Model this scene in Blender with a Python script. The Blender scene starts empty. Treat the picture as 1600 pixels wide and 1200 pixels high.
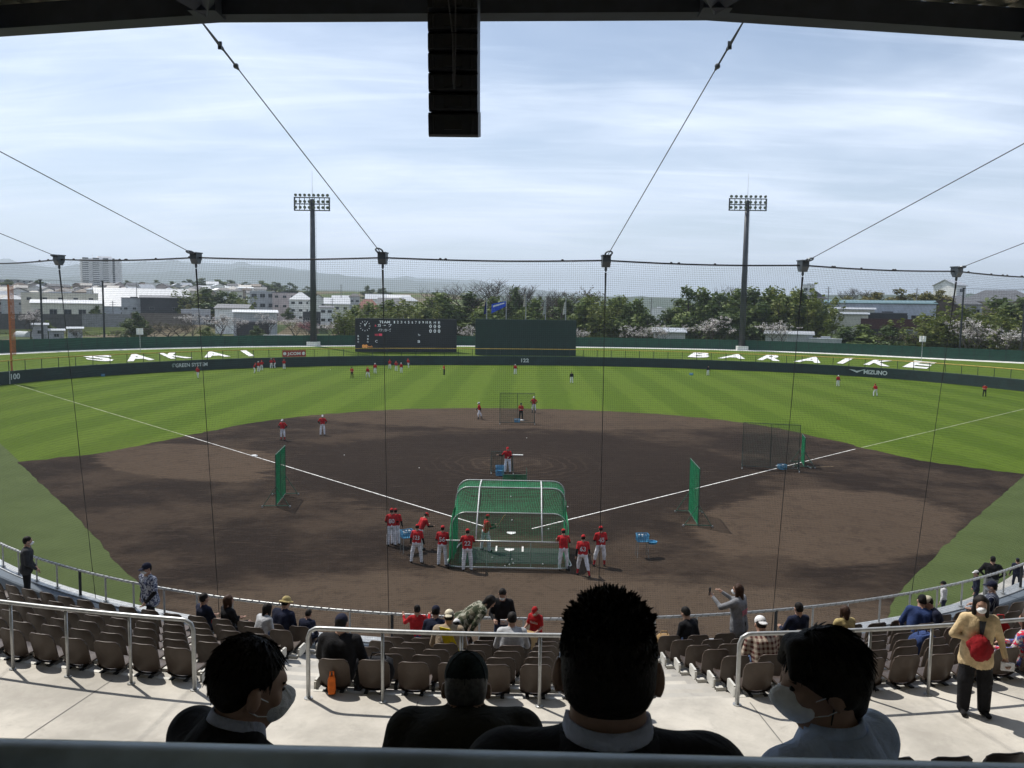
import bpy, math, random
import numpy as np
from mathutils import Vector, Matrix
random.seed(7); RNG = np.random.default_rng(11)
R = math.radians
scene = bpy.context.scene
COL = scene.collection

# ------------------------------------------------------------------ camera
CAM = np.array([0.724, -39.872, 11.375])
YAW, PIT, ROL, FPX = -0.0185, 0.0943, -0.01445, 1268.0      # focal length in pixels of a 1600 wide frame

def cam_dir(u, v, y):
    c, s = math.cos(ROL), math.sin(ROL); x, z = c*u+s*v, -s*u+c*v
    c, s = math.cos(PIT), math.sin(PIT); y, z = c*y+s*z, -s*y+c*z
    c, s = math.cos(YAW), math.sin(YAW); x, y = c*x+s*y, -s*x+c*y
    return np.array([x, y, z])

cam_data = bpy.data.cameras.new("camera"); cam = bpy.data.objects.new("camera", cam_data); COL.objects.link(cam)
r_, u_, f_ = cam_dir(1, 0, 0), cam_dir(0, 1, 0), cam_dir(0, 0, 1)
cam.matrix_world = Matrix(((r_[0], u_[0], -f_[0], CAM[0]), (r_[1], u_[1], -f_[1], CAM[1]), (r_[2], u_[2], -f_[2], CAM[2]), (0, 0, 0, 1)))
cam_data.sensor_width = 36; cam_data.lens = FPX/1600*36
cam_data.clip_start = 0.05; cam_data.clip_end = 40000
cam_data.dof.use_dof = True; cam_data.dof.focus_distance = 40; cam_data.dof.aperture_fstop = 16
scene.camera = cam

# ------------------------------------------------------------------ sky, sun, exposure
SUN = Vector((-0.47, 0.41, 1.0)).normalized()
SUN_EL = math.asin(SUN.z); SUN_ROT = math.atan2(SUN.x, SUN.y)
world = bpy.data.worlds.new("World"); scene.world = world; world.use_nodes = True
nt = world.node_tree; nt.nodes.clear()
def wn(t, **k):
    n = nt.nodes.new(t)
    for a, b in k.items(): setattr(n, a, b)
    return n
def wm(op, a, b=None, clamp=False):
    n = wn('ShaderNodeMath', operation=op, use_clamp=clamp)
    for i, x in enumerate((a, b)):
        if x is None: continue
        if isinstance(x, (int, float)): n.inputs[i].default_value = x
        else: nt.links.new(x, n.inputs[i])
    return n.outputs[0]
sky = wn('ShaderNodeTexSky', sky_type='NISHITA', sun_disc=False, sun_elevation=SUN_EL, sun_rotation=SUN_ROT,
         altitude=50, air_density=1.0, dust_density=0.7, ozone_density=3.0)
tc = wn('ShaderNodeTexCoord'); sep = wn('ShaderNodeSeparateXYZ'); nt.links.new(tc.outputs['Generated'], sep.inputs[0])
den = wm('ADD', wm('MAXIMUM', sep.outputs[2], 0.0), 0.16)
com = wn('ShaderNodeCombineXYZ')
nt.links.new(wm('DIVIDE', sep.outputs[0], den), com.inputs[0]); nt.links.new(wm('DIVIDE', sep.outputs[1], den), com.inputs[1])
def cloud(scale, rot, sc, detail, rough, dist, off=(0, 0, 0)):
    mp = wn('ShaderNodeMapping'); mp.inputs['Location'].default_value = off; mp.inputs['Rotation'].default_value = (0, 0, R(rot)); mp.inputs['Scale'].default_value = sc
    nt.links.new(com.outputs[0], mp.inputs[0])
    nz = wn('ShaderNodeTexNoise'); nz.inputs['Scale'].default_value = scale; nz.inputs['Detail'].default_value = detail
    nz.inputs['Roughness'].default_value = rough; nz.inputs['Distortion'].default_value = dist
    nt.links.new(mp.outputs[0], nz.inputs['Vector']); return nz.outputs[0]
def ramp(x, a, b):
    n = wn('ShaderNodeMapRange', interpolation_type='SMOOTHSTEP'); nt.links.new(x, n.inputs[0])
    n.inputs[1].default_value = a; n.inputs[2].default_value = b; return n.outputs[0]
streak = ramp(cloud(1.3, -24, (0.8, 1.5, 1), 5, 0.52, 0.5, (0.6, 0.2, 0)), 0.36, 0.74)
broad = ramp(cloud(0.55, 10, (0.8, 1.4, 1), 4, 0.5, 0.3, (1.3, 0.4, 0)), 0.32, 0.62)
fine = ramp(cloud(2.6, -30, (0.35, 2.2, 1), 6, 0.6, 1.1, (3.1, 1.7, 0)), 0.42, 0.72)
cf = wm('ADD', wm('ADD', wm('MULTIPLY', streak, 0.55), wm('MULTIPLY', broad, 0.42)), wm('MULTIPLY', fine, 0.26))
low = wm('SUBTRACT', 1.0, ramp(sep.outputs[2], 0.0, 0.40))
cf = wm('ADD', wm('MULTIPLY', wm('ADD', cf, wm('MULTIPLY', low, 0.45)), 0.8), 0.0, True)
mixc = wn('ShaderNodeMix', data_type='RGBA'); nt.links.new(cf, mixc.inputs[0])
nt.links.new(sky.outputs[0], mixc.inputs[6]); mixc.inputs[7].default_value = (8.9, 9.9, 11.6, 1)
bg = wn('ShaderNodeBackground'); bg.inputs[1].default_value = 0.10; nt.links.new(mixc.outputs[2], bg.inputs[0])
wo = wn('ShaderNodeOutputWorld'); nt.links.new(bg.outputs[0], wo.inputs[0])

sl = bpy.data.lights.new("sun", 'SUN'); sl.energy = 4.8; sl.angle = R(0.6); sl.color = (1.0, 0.95, 0.87)
so = bpy.data.objects.new("sun", sl); COL.objects.link(so); so.location = (-40, 40, 90)
so.rotation_euler = (-SUN).to_track_quat('-Z', 'Y').to_euler()

vs = scene.view_settings; vs.view_transform = 'Standard'; vs.look = 'None'; vs.exposure = 0.2; vs.gamma = 1.0; vs.use_curve_mapping = False
scene.cycles.max_bounces = 6; scene.cycles.transparent_max_bounces = 12; scene.cycles.volume_bounces = 0

# ------------------------------------------------------------------ helpers
def S(r, g, b):
    """sRGB bytes to a linear colour"""
    return tuple(((x/255)/12.92 if x/255 <= 0.04045 else ((x/255+0.055)/1.055)**2.4) for x in (r, g, b))

def on_plane(x, y, z=0.0):
    """the point at height z seen at photo pixel (x, y)"""
    d = cam_dir((x-800)/FPX, -(y-600)/FPX, 1); t = (z-CAM[2])/d[2]
    return Vector(CAM + t*d)
def at_dist(x, y, D):
    """the point at horizontal distance D from the camera seen at pixel (x, y)"""
    d = cam_dir((x-800)/FPX, -(y-600)/FPX, 1); t = D/math.hypot(d[0], d[1])
    return Vector(CAM + t*d)

MATS = {}
class NT:
    def __init__(s, name):
        s.m = bpy.data.materials.new(name); s.m.use_nodes = True; s.t = s.m.node_tree
        s.b = s.t.nodes['Principled BSDF']; s.out = s.t.nodes['Material Output']
    def n(s, t, ins=None, **k):
        n = s.t.nodes.new(t)
        for a, b in k.items(): setattr(n, a, b)
        for a, b in (ins or {}).items(): s.set(n.inputs[a], b)
        return n
    def set(s, sock, v):
        if isinstance(v, bpy.types.NodeSocket): s.t.links.new(v, sock)
        elif hasattr(v, 'outputs'): s.t.links.new(v.outputs[0], sock)
        else:
            if isinstance(v, tuple) and len(v) == 3 and sock.type == 'RGBA': v = v+(1,)
            sock.default_value = v
    def math(s, op, a, b=0.0, c=0.0, clamp=False):
        return s.n('ShaderNodeMath', {0: a, 1: b, 2: c}, operation=op, use_clamp=clamp).outputs[0]
    def coord(s, kind='Object'): return s.n('ShaderNodeTexCoord').outputs[kind]
    def noise(s, scale, detail=4, rough=0.55, vec=None, dist=0.0, sc=None, rot=0):
        v = vec if vec is not None else s.coord()
        if sc: v = s.n('ShaderNodeMapping', {0: v, 'Scale': sc, 'Rotation': (0, 0, rot)}).outputs[0]
        return s.n('ShaderNodeTexNoise', {'Vector': v, 'Scale': scale, 'Detail': detail, 'Roughness': rough, 'Distortion': dist}).outputs[0]
    def step(s, x, a, b, lo=0.0, hi=1.0):
        return s.n('ShaderNodeMapRange', {0: x, 1: a, 2: b, 3: lo, 4: hi}, interpolation_type='SMOOTHSTEP').outputs[0]
    def mix(s, f, a, b, mode='MIX'):
        return s.n('ShaderNodeMix', {0: f, 6: a, 7: b}, data_type='RGBA', blend_type=mode).outputs[2]
    def bump(s, h, strength=0.3, d=0.02):
        s.set(s.b.inputs['Normal'], s.n('ShaderNodeBump', {'Height': h, 'Strength': strength, 'Distance': d}).outputs[0])
    def fin(s, col=None, rough=None, metal=None, spec=None):
        for k, v in (('Base Color', col), ('Roughness', rough), ('Metallic', metal), ('Specular IOR Level', spec)):
            if v is not None: s.set(s.b.inputs[k], v)
        return s.m

def paint(name, col, rough=0.6, metal=0.0, spec=0.5, var=0.15, scale=3.0, bump=0.0, bscale=60.0):
    """plain surface with mottled tone"""
    if name in MATS: return MATS[name]
    t = NT(name); c2 = tuple(x*(1-var) for x in col); c3 = tuple(min(1, x*(1+var)) for x in col)
    f = t.step(t.noise(scale, 5, 0.6), 0.3, 0.7)
    t.fin(t.mix(f, c2, c3), rough, metal, spec)
    if bump: t.bump(t.noise(bscale, 3), bump, 0.01)
    MATS[name] = t.m; return t.m
def cloth(name, col, rough=0.9, var=0.22):
    if name in MATS: return MATS[name]
    t = NT(name); f = t.step(t.noise(9, 4, 0.6), 0.3, 0.7)
    t.fin(t.mix(f, tuple(x*(1-var) for x in col), tuple(min(1, x*(1+var)) for x in col)), rough, 0, 0.25)
    h = t.math('ADD', t.math('MULTIPLY', t.noise(16, 3, 0.5, dist=1.2), 1.0), t.math('MULTIPLY', t.noise(240, 2), 0.12))
    t.bump(h, 0.55, 0.02)
    MATS[name] = t.m; return t.m
def glow(name, col, strength):
    if name in MATS: return MATS[name]
    t = NT(name); t.fin(col, 0.6); t.set(t.b.inputs['Emission Color'], col); t.b.inputs['Emission Strength'].default_value = strength
    MATS[name] = t.m; return t.m

class MB:
    """collects shapes into one mesh"""
    def __init__(s): s.v = []; s.n = 0; s.q = []; s.t = []; s.g = []      # verts; (quads, mat) arrays; tris; ngons
    def add(s, v, quads=None, tris=None, ngons=None, m=0):
        v = np.asarray(v, float).reshape(-1, 3); o = s.n; s.v.append(v); s.n += len(v)
        if quads is not None and len(quads): s.q.append((np.asarray(quads, int)+o, m))
        if tris is not None and len(tris): s.t.append((np.asarray(tris, int)+o, m))
        for g in (ngons or []): s.g.append(([i+o for i in g], m))
        return s
    def box(s, c, d, m=0, rz=0, rx=0, ry=0):
        x, y, z = (d[0]/2, d[1]/2, d[2]/2)
        v = np.array([(a*x, b*y, e*z) for e in (-1, 1) for b in (-1, 1) for a in (-1, 1)])
        if rx or ry or rz: v = v @ np.array(Matrix.Rotation(rz, 3, 'Z') @ Matrix.Rotation(ry, 3, 'Y') @ Matrix.Rotation(rx, 3, 'X')).T
        return s.add(v+np.array(c), [(0, 2, 3, 1), (4, 5, 7, 6), (0, 1, 5, 4), (2, 6, 7, 3), (0, 4, 6, 2), (1, 3, 7, 5)], m=m)
    def tube(s, pts, r, n=6, m=0, closed=False, caps=True):
        p = np.array([tuple(x) for x in pts], float); k = len(p)
        r = np.full(k, r, float) if np.isscalar(r) else np.asarray(r, float)
        if closed: t = np.roll(p, -1, 0)-np.roll(p, 1, 0)
        else: t = np.gradient(p, axis=0) if k > 2 else np.repeat((p[1]-p[0])[None], 2, 0)
        t /= np.linalg.norm(t, axis=1)[:, None]+1e-12
        ref = np.where(np.abs(t[:, 2:3]) > 0.93, np.array([[0, 1.0, 0]]), np.array([[0, 0, 1.0]]))
        if np.ptp((np.abs(t[:, 2]) > 0.93).astype(int)) > 0:        # mixed: transport one frame along
            a = np.zeros_like(t); w = np.cross(t[0], [0.31, 0.9, 0.3]); a[0] = w/np.linalg.norm(w)
            for i in range(1, k):
                w = a[i-1]-t[i]*np.dot(a[i-1], t[i]); a[i] = w/(np.linalg.norm(w)+1e-12)
        else:
            a = np.cross(ref, t); a /= np.linalg.norm(a, axis=1)[:, None]+1e-12
        b = np.cross(t, a); ang = np.arange(n)*2*math.pi/n
        v = (p[:, None]+r[:, None, None]*(a[:, None]*np.cos(ang)[None, :, None]+b[:, None]*np.sin(ang)[None, :, None])).reshape(-1, 3)
        i = np.arange(k if closed else k-1)[:, None]*n; j = np.arange(n)[None]; j2 = (j+1) % n; i2 = (i+n) % (k*n)
        q = np.stack([i+j, i+j2, i2+j2, i2+j], -1).reshape(-1, 4)
        s.add(v, q, ngons=None if (closed or not caps) else [list(range(n))[::-1], list(range((k-1)*n, k*n))], m=m); return s
    def cyl(s, a, b, r, n=10, m=0, r2=None): return s.tube([a, b], [r, r if r2 is None else r2], n, m)
    def prism(s, poly, axis, a, b, m=0):
        """extrude a 2D polygon along an axis between a and b"""
        k = len(poly); f = {'x': lambda p, h: (h, p[0], p[1]), 'y': lambda p, h: (p[0], h, p[1]), 'z': lambda p, h: (p[0], p[1], h)}[axis]
        v = [f(p, a) for p in poly]+[f(p, b) for p in poly]
        return s.add(v, [(i, (i+1) % k, (i+1) % k+k, i+k) for i in range(k)], ngons=[list(range(k))[::-1], list(range(k, 2*k))], m=m)
    def poly(s, pts, m=0): return s.add(pts, ngons=[list(range(len(pts)))], m=m)
    def grid(s, g, m=0, flip=False):
        g = np.asarray(g, float); a, b = g.shape[:2]
        i = np.arange(a-1)[:, None]*b; j = np.arange(b-1)[None]; q = np.stack([i+j, i+j+1, i+b+j+1, i+b+j], -1).reshape(-1, 4)
        return s.add(g.reshape(-1, 3), q[:, ::-1] if flip else q, m=m)
    def sph(s, c, r, n=10, k=6, m=0):
        r = np.array(r if hasattr(r, '__len__') else (r, r, r)); th = np.linspace(0, math.pi, k+1); ph = np.arange(n+1)*2*math.pi/n
        g = np.stack([np.sin(th)[:, None]*np.cos(ph), np.sin(th)[:, None]*np.sin(ph), np.cos(th)[:, None]*np.ones_like(ph)], -1)*r+np.array(c)
        return s.grid(g, m)
    def lathe(s, prof, c, n=12, m=0):
        ph = np.arange(n+1)*2*math.pi/n; pr = np.array(prof, float)
        g = np.stack([pr[:, :1]*np.cos(ph), pr[:, :1]*np.sin(ph), pr[:, 1:]*np.ones_like(ph)], -1)+np.array(c)
        return s.grid(g, m, True)
    def mesh(s, name, mats, smooth=False, shift=None):
        me = bpy.data.meshes.new(name); v = np.concatenate(s.v) if s.v else np.zeros((0, 3))
        if shift is not None: v = v-np.array(shift)
        loops, starts, mi, pos = [], [], [], 0
        for arr, k in ((s.q, 4), (s.t, 3)):
            for f, m in arr:
                loops.append(f.reshape(-1)); starts.append(pos+np.arange(len(f))*k); pos += f.size; mi.append(np.full(len(f), m) if np.isscalar(m) else np.asarray(m))
        for g, m in s.g:
            loops.append(np.array(g)); starts.append(np.array([pos])); pos += len(g); mi.append(np.array([m]))
        me.vertices.add(len(v)); me.vertices.foreach_set('co', v.astype(np.float32).ravel())
        if loops:
            L = np.concatenate(loops).astype(np.int32); St = np.concatenate(starts).astype(np.int32); M = np.concatenate(mi).astype(np.int32)
            me.loops.add(len(L)); me.loops.foreach_set('vertex_index', L)
            me.polygons.add(len(St)); me.polygons.foreach_set('loop_start', St); me.polygons.foreach_set('material_index', M)
            me.polygons.foreach_set('use_smooth', np.full(len(St), bool(smooth)))
        for m in (mats if isinstance(mats, (list, tuple)) else [mats]): me.materials.append(m)
        me.update(calc_edges=True); me.validate(); return me

def new(name, data, parent=None, loc=(0, 0, 0), rz=0):
    o = bpy.data.objects.new(name, data); COL.objects.link(o); o.location = loc; o.rotation_euler = (0, 0, rz)
    if parent is not None: o.parent = parent
    return o
def tag(o, label=None, cat=None, group=None, kind=None):
    for k, v in (('label', label), ('category', cat), ('group', group), ('kind', kind)):
        if v: o[k] = v
    return o
def thing(name, label, cat, loc=(0, 0, 0), rz=0, group=None): return tag(new(name, None, None, tuple(loc), rz), label, cat, group)
def part(mb, name, mat, parent, world=False, smooth=False, label=None, kind=None):
    o = new(name, mb.mesh(name, mat, smooth, parent.location if world else None), parent)
    return tag(o, label, None, None, kind)
def single(mb, name, mat, label, cat, group=None, smooth=False, loc=(0, 0, 0), rz=0):
    return tag(new(name, mb.mesh(name, mat, smooth), None, tuple(loc), rz), label, cat, group)
def struct(mb, name, mat, smooth=False): return tag(new(name, mb.mesh(name, mat, smooth)), kind='structure')
def clone(o, parent=None, loc=None, rz=None):
    c = o.copy(); COL.objects.link(c); c.parent = parent
    if loc is not None: c.location = tuple(loc)
    if rz is not None: c.rotation_euler = (0, 0, rz)
    for ch in list(o.children): clone(ch, c)
    return c

_text_cache = {}
def text_shape(s, spacing=1.0, bold=0.0):
    """flat lettering as (verts, faces), height of capitals = 1, centred on x, baseline at 0"""
    key = (s, spacing, bold)
    if key in _text_cache: return _text_cache[key]
    cu = bpy.data.curves.new('lettering', 'FONT'); cu.body = s; cu.size = 1.0; cu.align_x = 'CENTER'; cu.resolution_u = 3
    cu.space_character = spacing; cu.offset = bold; cu.fill_mode = 'FRONT'
    o = bpy.data.objects.new('lettering', cu); COL.objects.link(o)
    dg = bpy.context.evaluated_depsgraph_get(); me = o.evaluated_get(dg).to_mesh()
    v = np.array([x.co[:] for x in me.vertices]).reshape(-1, 3); f = [list(p.vertices) for p in me.polygons]
    o.evaluated_get(dg).to_mesh_clear(); bpy.data.objects.remove(o); bpy.data.curves.remove(cu)
    v = v/0.729 if len(v) else v
    _text_cache[key] = (v, f); return v, f
def letters(mb, s, fn, spacing=1.0, bold=0.02, m=0):
    """lay lettering through fn(x, y) -> world point"""
    v, f = text_shape(s, spacing, bold)
    mb.add([fn(a[0], a[1]) for a in v], ngons=f, m=m); return mb

def netting(mb, fn, nu, nv, su, sv, r, m=0, n=3):
    """square mesh of twine over fn(u, v), u and v in 0..1"""
    for i in range(nu+1): mb.tube([fn(i/nu, k/sv) for k in range(sv+1)], r, n, m, caps=False)
    for j in range(nv+1): mb.tube([fn(k/su, j/nv) for k in range(su+1)], r, n, m, caps=False)
    return mb
def smooth_curve(pts, per=8):
    """Catmull-Rom through points"""
    p = [np.array(tuple(x), float) for x in pts]; p = [2*p[0]-p[1]]+p+[2*p[-1]-p[-2]]; out = []
    for i in range(1, len(p)-2):
        for k in range(per):
            t = k/per; a, b, c, d = p[i-1:i+3]
            out.append(0.5*((2*b)+(-a+c)*t+(2*a-5*b+4*c-d)*t*t+(-a+3*b-3*c+d)*t**3))
    out.append(p[-2]); return out

ORD = ['first', 'second', 'third', 'fourth', 'fifth', 'sixth', 'seventh', 'eighth', 'ninth', 'tenth', 'eleventh', 'twelfth', 'thirteenth', 'fourteenth', 'fifteenth', 'sixteenth', 'seventeenth', 'eighteenth', 'nineteenth', 'twentieth']
ORD += ['twenty-'+w for w in ORD[:9]]+['thirtieth']+['thirty-'+w for w in ORD[:9]]+['fortieth']+['forty-'+w for w in ORD[:9]]
# ------------------------------------------------------------------ materials of the setting
def mat_grass():
    t = NT('mown_grass'); v = t.coord(); sp = t.n('ShaderNodeSeparateXYZ', {0: v})
    wob = t.math('MULTIPLY', t.math('SUBTRACT', t.noise(0.05, 3), 0.5), 1.6)
    st = t.math('SINE', t.math('MULTIPLY', t.math('ADD', t.math('ADD', sp.outputs[0], 1.2), wob), 2*math.pi/7.4))
    f = t.step(st, -0.45, 0.45)
    f = t.math('ADD', t.math('MULTIPLY', f, 0.75), t.math('MULTIPLY', t.math('SUBTRACT', t.noise(0.55, 6, 0.65, sc=(2.2, 0.5, 1)), 0.5), 1.1), clamp=True)
    c = t.mix(f, (0.063, 0.106, 0.008), (0.090, 0.139, 0.014))
    c = t.mix(t.step(t.noise(0.035, 4), 0.45, 0.75, 0, 0.5), c, (0.088, 0.12, 0.016))
    c = t.mix(t.step(t.noise(1.4, 5, 0.7), 0.35, 0.75, 0, 0.45), c, (0.05, 0.075, 0.012))
    t.bump(t.noise(9, 4, 0.7), 0.6, 0.05); return t.fin(c, 0.9, 0, 0.06)
def mat_turf(name, a, b):
    t = NT(name); c = t.mix(t.step(t.noise(0.4, 5, 0.6), 0.3, 0.7), a, b)
    c = t.mix(t.step(t.noise(0.09, 3), 0.45, 0.7, 0, 0.4), c, tuple(x*1.25 for x in a))
    t.bump(t.noise(14, 4, 0.7), 0.6, 0.04); return t.fin(c, 0.9, 0, 0.12)
def mat_dirt():
    t = NT('infield_dirt'); v = t.coord(); sp = t.n('ShaderNodeSeparateXYZ', {0: v}); X, Y = sp.outputs[0], sp.outputs[1]
    wob = t.math('SUBTRACT', t.noise(0.22, 5, 0.6), 0.5); wob2 = t.math('SUBTRACT', t.noise(0.9, 5, 0.7, sc=(0.5, 1.4, 1)), 0.5)
    def ell(cx, cy, rx, ry, rot=0.0, soft=0.18, amp=0.7):
        soft *= .6
        dx, dy = t.math('SUBTRACT', X, cx), t.math('SUBTRACT', Y, cy); c, s = math.cos(rot), math.sin(rot)
        a = t.math('DIVIDE', t.math('ADD', t.math('MULTIPLY', dx, c), t.math('MULTIPLY', dy, s)), rx)
        b = t.math('DIVIDE', t.math('SUBTRACT', t.math('MULTIPLY', dy, c), t.math('MULTIPLY', dx, s)), ry)
        d = t.math('SQRT', t.math('ADD', t.math('MULTIPLY', a, a), t.math('MULTIPLY', b, b)))
        d = t.math('ADD', d, t.math('ADD', t.math('MULTIPLY', wob, amp), t.math('MULTIPLY', wob2, 0.5)))
        return t.step(d, 1-soft, 1+soft, 1.0, 0.0)
    damp, dry = (0.0210, 0.0150, 0.0122), (0.094, 0.067, 0.047)
    k = t.step(t.noise(0.12, 6, 0.68), 0.42, 0.6)
    c = t.mix(t.math('MULTIPLY', k, 0.45), damp, dry)
    c = t.mix(t.math('MULTIPLY', ell(0, 45, 24, 9.5, 0, 0.12, 0.35), 0.62), c, dry)          # arc behind the bases
    c = t.mix(t.math('MULTIPLY', ell(-23, 17.5, 9.5, 5.2, -0.55, 0.08, 0.3), 0.75), c, dry)   # beside third base
    c = t.mix(t.math('MULTIPLY', ell(17.5, 4.0, 9.5, 6.0, 0.75, 0.14, 0.5), 0.8), c, dry)     # first base side
    c = t.mix(t.math('MULTIPLY', ell(1, -14, 17, 8.2, 0, 0.2, 0.5), 0.85), c, (0.100, 0.073, 0.052))  # behind the plate
    c = t.mix(t.math('MULTIPLY', ell(0.3, 18.2, 17.5, 15.0, 0, 0.06, 0.28), 0.9), c, damp)    # watered infield
    c = t.mix(t.math('MULTIPLY', ell(-0.4, 18.6, 3.0, 2.7, 0, 0.5, 0.6), 0.2), c, dry)        # mound
    # drag marks: concentric rings round the mound, raked streaks elsewhere
    d = t.math('SQRT', t.math('ADD', t.math('POWER', t.math('ADD', X, 0.4), 2.0), t.math('POWER', t.math('SUBTRACT', Y, 18.6), 2.0)))
    ring = t.math('SINE', t.math('MULTIPLY', t.math('ADD', d, t.math('MULTIPLY', wob, 2.5)), 7.0))
    near = t.step(d, 3.0, 8.0, 0.32, 0.0)
    c = t.mix(t.math('MULTIPLY', t.step(ring, 0.55, 1.0), near), c, dry)
    streak = t.step(t.noise(1.6, 7, 0.75, sc=(0.35, 2.6, 1), dist=1.6), 0.52, 0.66)
    c = t.mix(t.math('MULTIPLY', streak, 0.42), c, (0.098, 0.074, 0.056))
    scuff = t.math('ADD', t.step(t.noise(3.2, 6, 0.8, dist=0.8), 0.52, 0.64, 0, .6), t.step(t.noise(.7, 6, .75, dist=1.0), .52, .62, 0, .5), clamp=True)
    c = t.mix(t.math('MULTIPLY', scuff, 0.52), c, (0.0165, 0.0122, 0.0105))
    fine = t.noise(26, 4, 0.75); c = t.mix(t.math('MULTIPLY', t.step(fine, 0.5, 0.7), 0.42), c, (0.098, 0.074, 0.056))
    t.bump(t.math('ADD', t.noise(3.0, 7, 0.8), t.math('MULTIPLY', fine, 0.4)), 0.9, 0.09)
    return t.fin(c, 0.95, 0, 0.05)
def mat_concrete(name, col, var=0.2, stain=0.5):
    t = NT(name); c = t.mix(t.step(t.noise(0.8, 7, 0.65), 0.3, 0.7), tuple(x*(1-var) for x in col), tuple(min(1, x*(1+var*0.5)) for x in col))
    c = t.mix(t.step(t.noise(2.7, 8, 0.75, dist=0.6), 0.52, 0.8, 0, stain), c, tuple(x*0.55 for x in col))
    c = t.mix(t.step(t.noise(45, 3, 0.7), 0.55, 0.8, 0, 0.3), c, tuple(x*0.6 for x in col))
    t.bump(t.noise(30, 5, 0.7), 0.25, 0.01); return t.fin(c, 0.85, 0, 0.3)
def mat_ground():
    t = NT('open_ground'); v = t.coord()
    vor = t.n('ShaderNodeTexVoronoi', {'Vector': t.n('ShaderNodeMapping', {0: v, 'Scale': (0.055, 0.035, 0.05), 'Rotation': (0, 0, 0.4)}).outputs[0], 'Scale': 1.0})
    sp = t.n('ShaderNodeSeparateColor', {0: vor.outputs['Color']})
    c = t.mix(t.step(sp.outputs[0], 0.3, 0.5), (0.06, 0.085, 0.03), (0.14, 0.115, 0.075))
    c = t.mix(t.step(sp.outputs[1], 0.6, 0.75), c, (0.09, 0.12, 0.035))
    c = t.mix(t.step(t.noise(0.35, 6, 0.7), 0.4, 0.7, 0, 0.6), c, (0.05, 0.055, 0.03))
    return t.fin(c, 0.95, 0, 0.1)
M_grass = mat_grass(); M_dirt = mat_dirt()
M_turf = mat_turf('artificial_turf', (0.058, 0.080, 0.024), (0.072, 0.097, 0.031))
M_bank = mat_turf('bank_grass', (0.07, 0.115, 0.006), (0.09, 0.135, 0.012))
M_conc = mat_concrete('concourse_concrete', (0.47, 0.445, 0.4), .28, .7)
M_conc2 = mat_concrete('terrace_concrete', (0.4, 0.385, 0.355))
M_kerb = mat_concrete('white_kerb', (0.7, 0.7, 0.66), 0.1, 0.1)
M_slate = mat_concrete('slate_parapet', (0.12, 0.145, 0.175), 0.15, 0.3)
M_ground = mat_ground()
M_chalk = paint('chalk_line', (0.72, 0.71, 0.68), 0.9, var=0.25, scale=6)
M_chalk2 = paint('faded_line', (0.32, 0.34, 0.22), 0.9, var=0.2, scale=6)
M_white = paint('white_paint', (0.78, 0.78, 0.76), 0.6, var=0.06)
M_wall = paint('wall_green', (0.009, 0.028, 0.026), 0.7, var=0.25, scale=0.6)
M_screen = paint('windscreen_green', (0.012, 0.062, 0.038), 0.75, var=0.25, scale=0.5)
M_darkgreen = paint('dark_green_steel', (0.012, 0.03, 0.022), 0.5)
M_yellow = paint('fence_yellow', (0.5, 0.33, 0.06), 0.6)
M_steel = paint('galvanised_steel', (0.42, 0.43, 0.43), 0.42, 0.55, var=0.15, scale=8)
M_dark = paint('dark_steel', (0.035, 0.04, 0.046), 0.5, 0.3)
M_black = paint('black_plastic', (0.012, 0.012, 0.013), 0.5)
M_rope = paint('net_twine', (0.02, 0.024, 0.022), 0.8)

# ------------------------------------------------------------------ terrain
def rise_left(d):
    if d < 326: return 0.0
    if d < 332: return 3.0*(d-326)/6
    if d < 410: return 3.0
    if d < 800:
        t = (d-410)/390; return 3+21*(t*t*(3-2*t))
    if d < 1500: return 24+4*(d-800)/700
    if d < 3000: return 28*(1-(d-1500)/1500)
    return 0.0
def terrain_h(x, y):
    d = math.hypot(x-CAM[0], y-CAM[1])
    a = math.atan2(x-CAM[0], y-CAM[1]); lf = min(1, max(0, (.10-a)/.2)) if -2 < a < 2 else 0; rf = min(1, max(0, (a-.28)/.07)) if a < 1.5 else 0
    return lf*rise_left(d)+rf*min(13.0, max(0.0, (d-225)*.125))*(1 if d < 1500 else max(0, 1-(d-1500)/1500))
rad = [0.5, 20, 60, 110, 150, 180, 200, 230, 260, 290, 310, 326, 328, 330, 332, 345, 370, 410, 440, 480, 520, 560, 600, 640, 680, 720, 760, 800, 900, 1100, 1500, 2000, 3000, 5000, 9000, 16000]
g = []
for r in rad:
    row = []
    for k in range(145):
        a = 2*math.pi*k/144; x, y = CAM[0]+r*math.sin(a), CAM[1]+r*math.cos(a); row.append((x, y, terrain_h(x, y)-0.06))
    g.append(row)
struct(MB().grid(g, flip=True), 'ground', M_ground, True)

# mountains far away, bluish only through the air between
def ridge(name, D, prof, depth, mat):
    n = 200; pts = smooth_curve([(a, b, 0) for a, b in prof], 40); xs = [p[0] for p in pts]; ys = [p[1] for p in pts]
    g = []
    for k in range(9):
        t = k/8; row = []
        for i in range(n+1):
            px_ = xs[0]+(xs[-1]-xs[0])*i/n; py_ = float(np.interp(px_, xs, ys))
            top = at_dist(px_, py_, D); d = D-depth+depth*2*t
            b = at_dist(px_, py_, d); f = math.sin(math.pi*min(1, max(0, t)))**0.8
            wob = 1+0.10*math.sin(i*0.9+k*2.1)*math.sin(i*0.37+k)*(0 if k == 4 else 1)
            row.append((b.x, b.y, max(-2, top.z*f*wob)))
        g.append(row)
    return struct(MB().grid(g, flip=True), name, mat, True)
M_mount = mat_turf('wooded_mountain', (0.035, 0.055, 0.03), (0.05, 0.07, 0.035))
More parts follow.
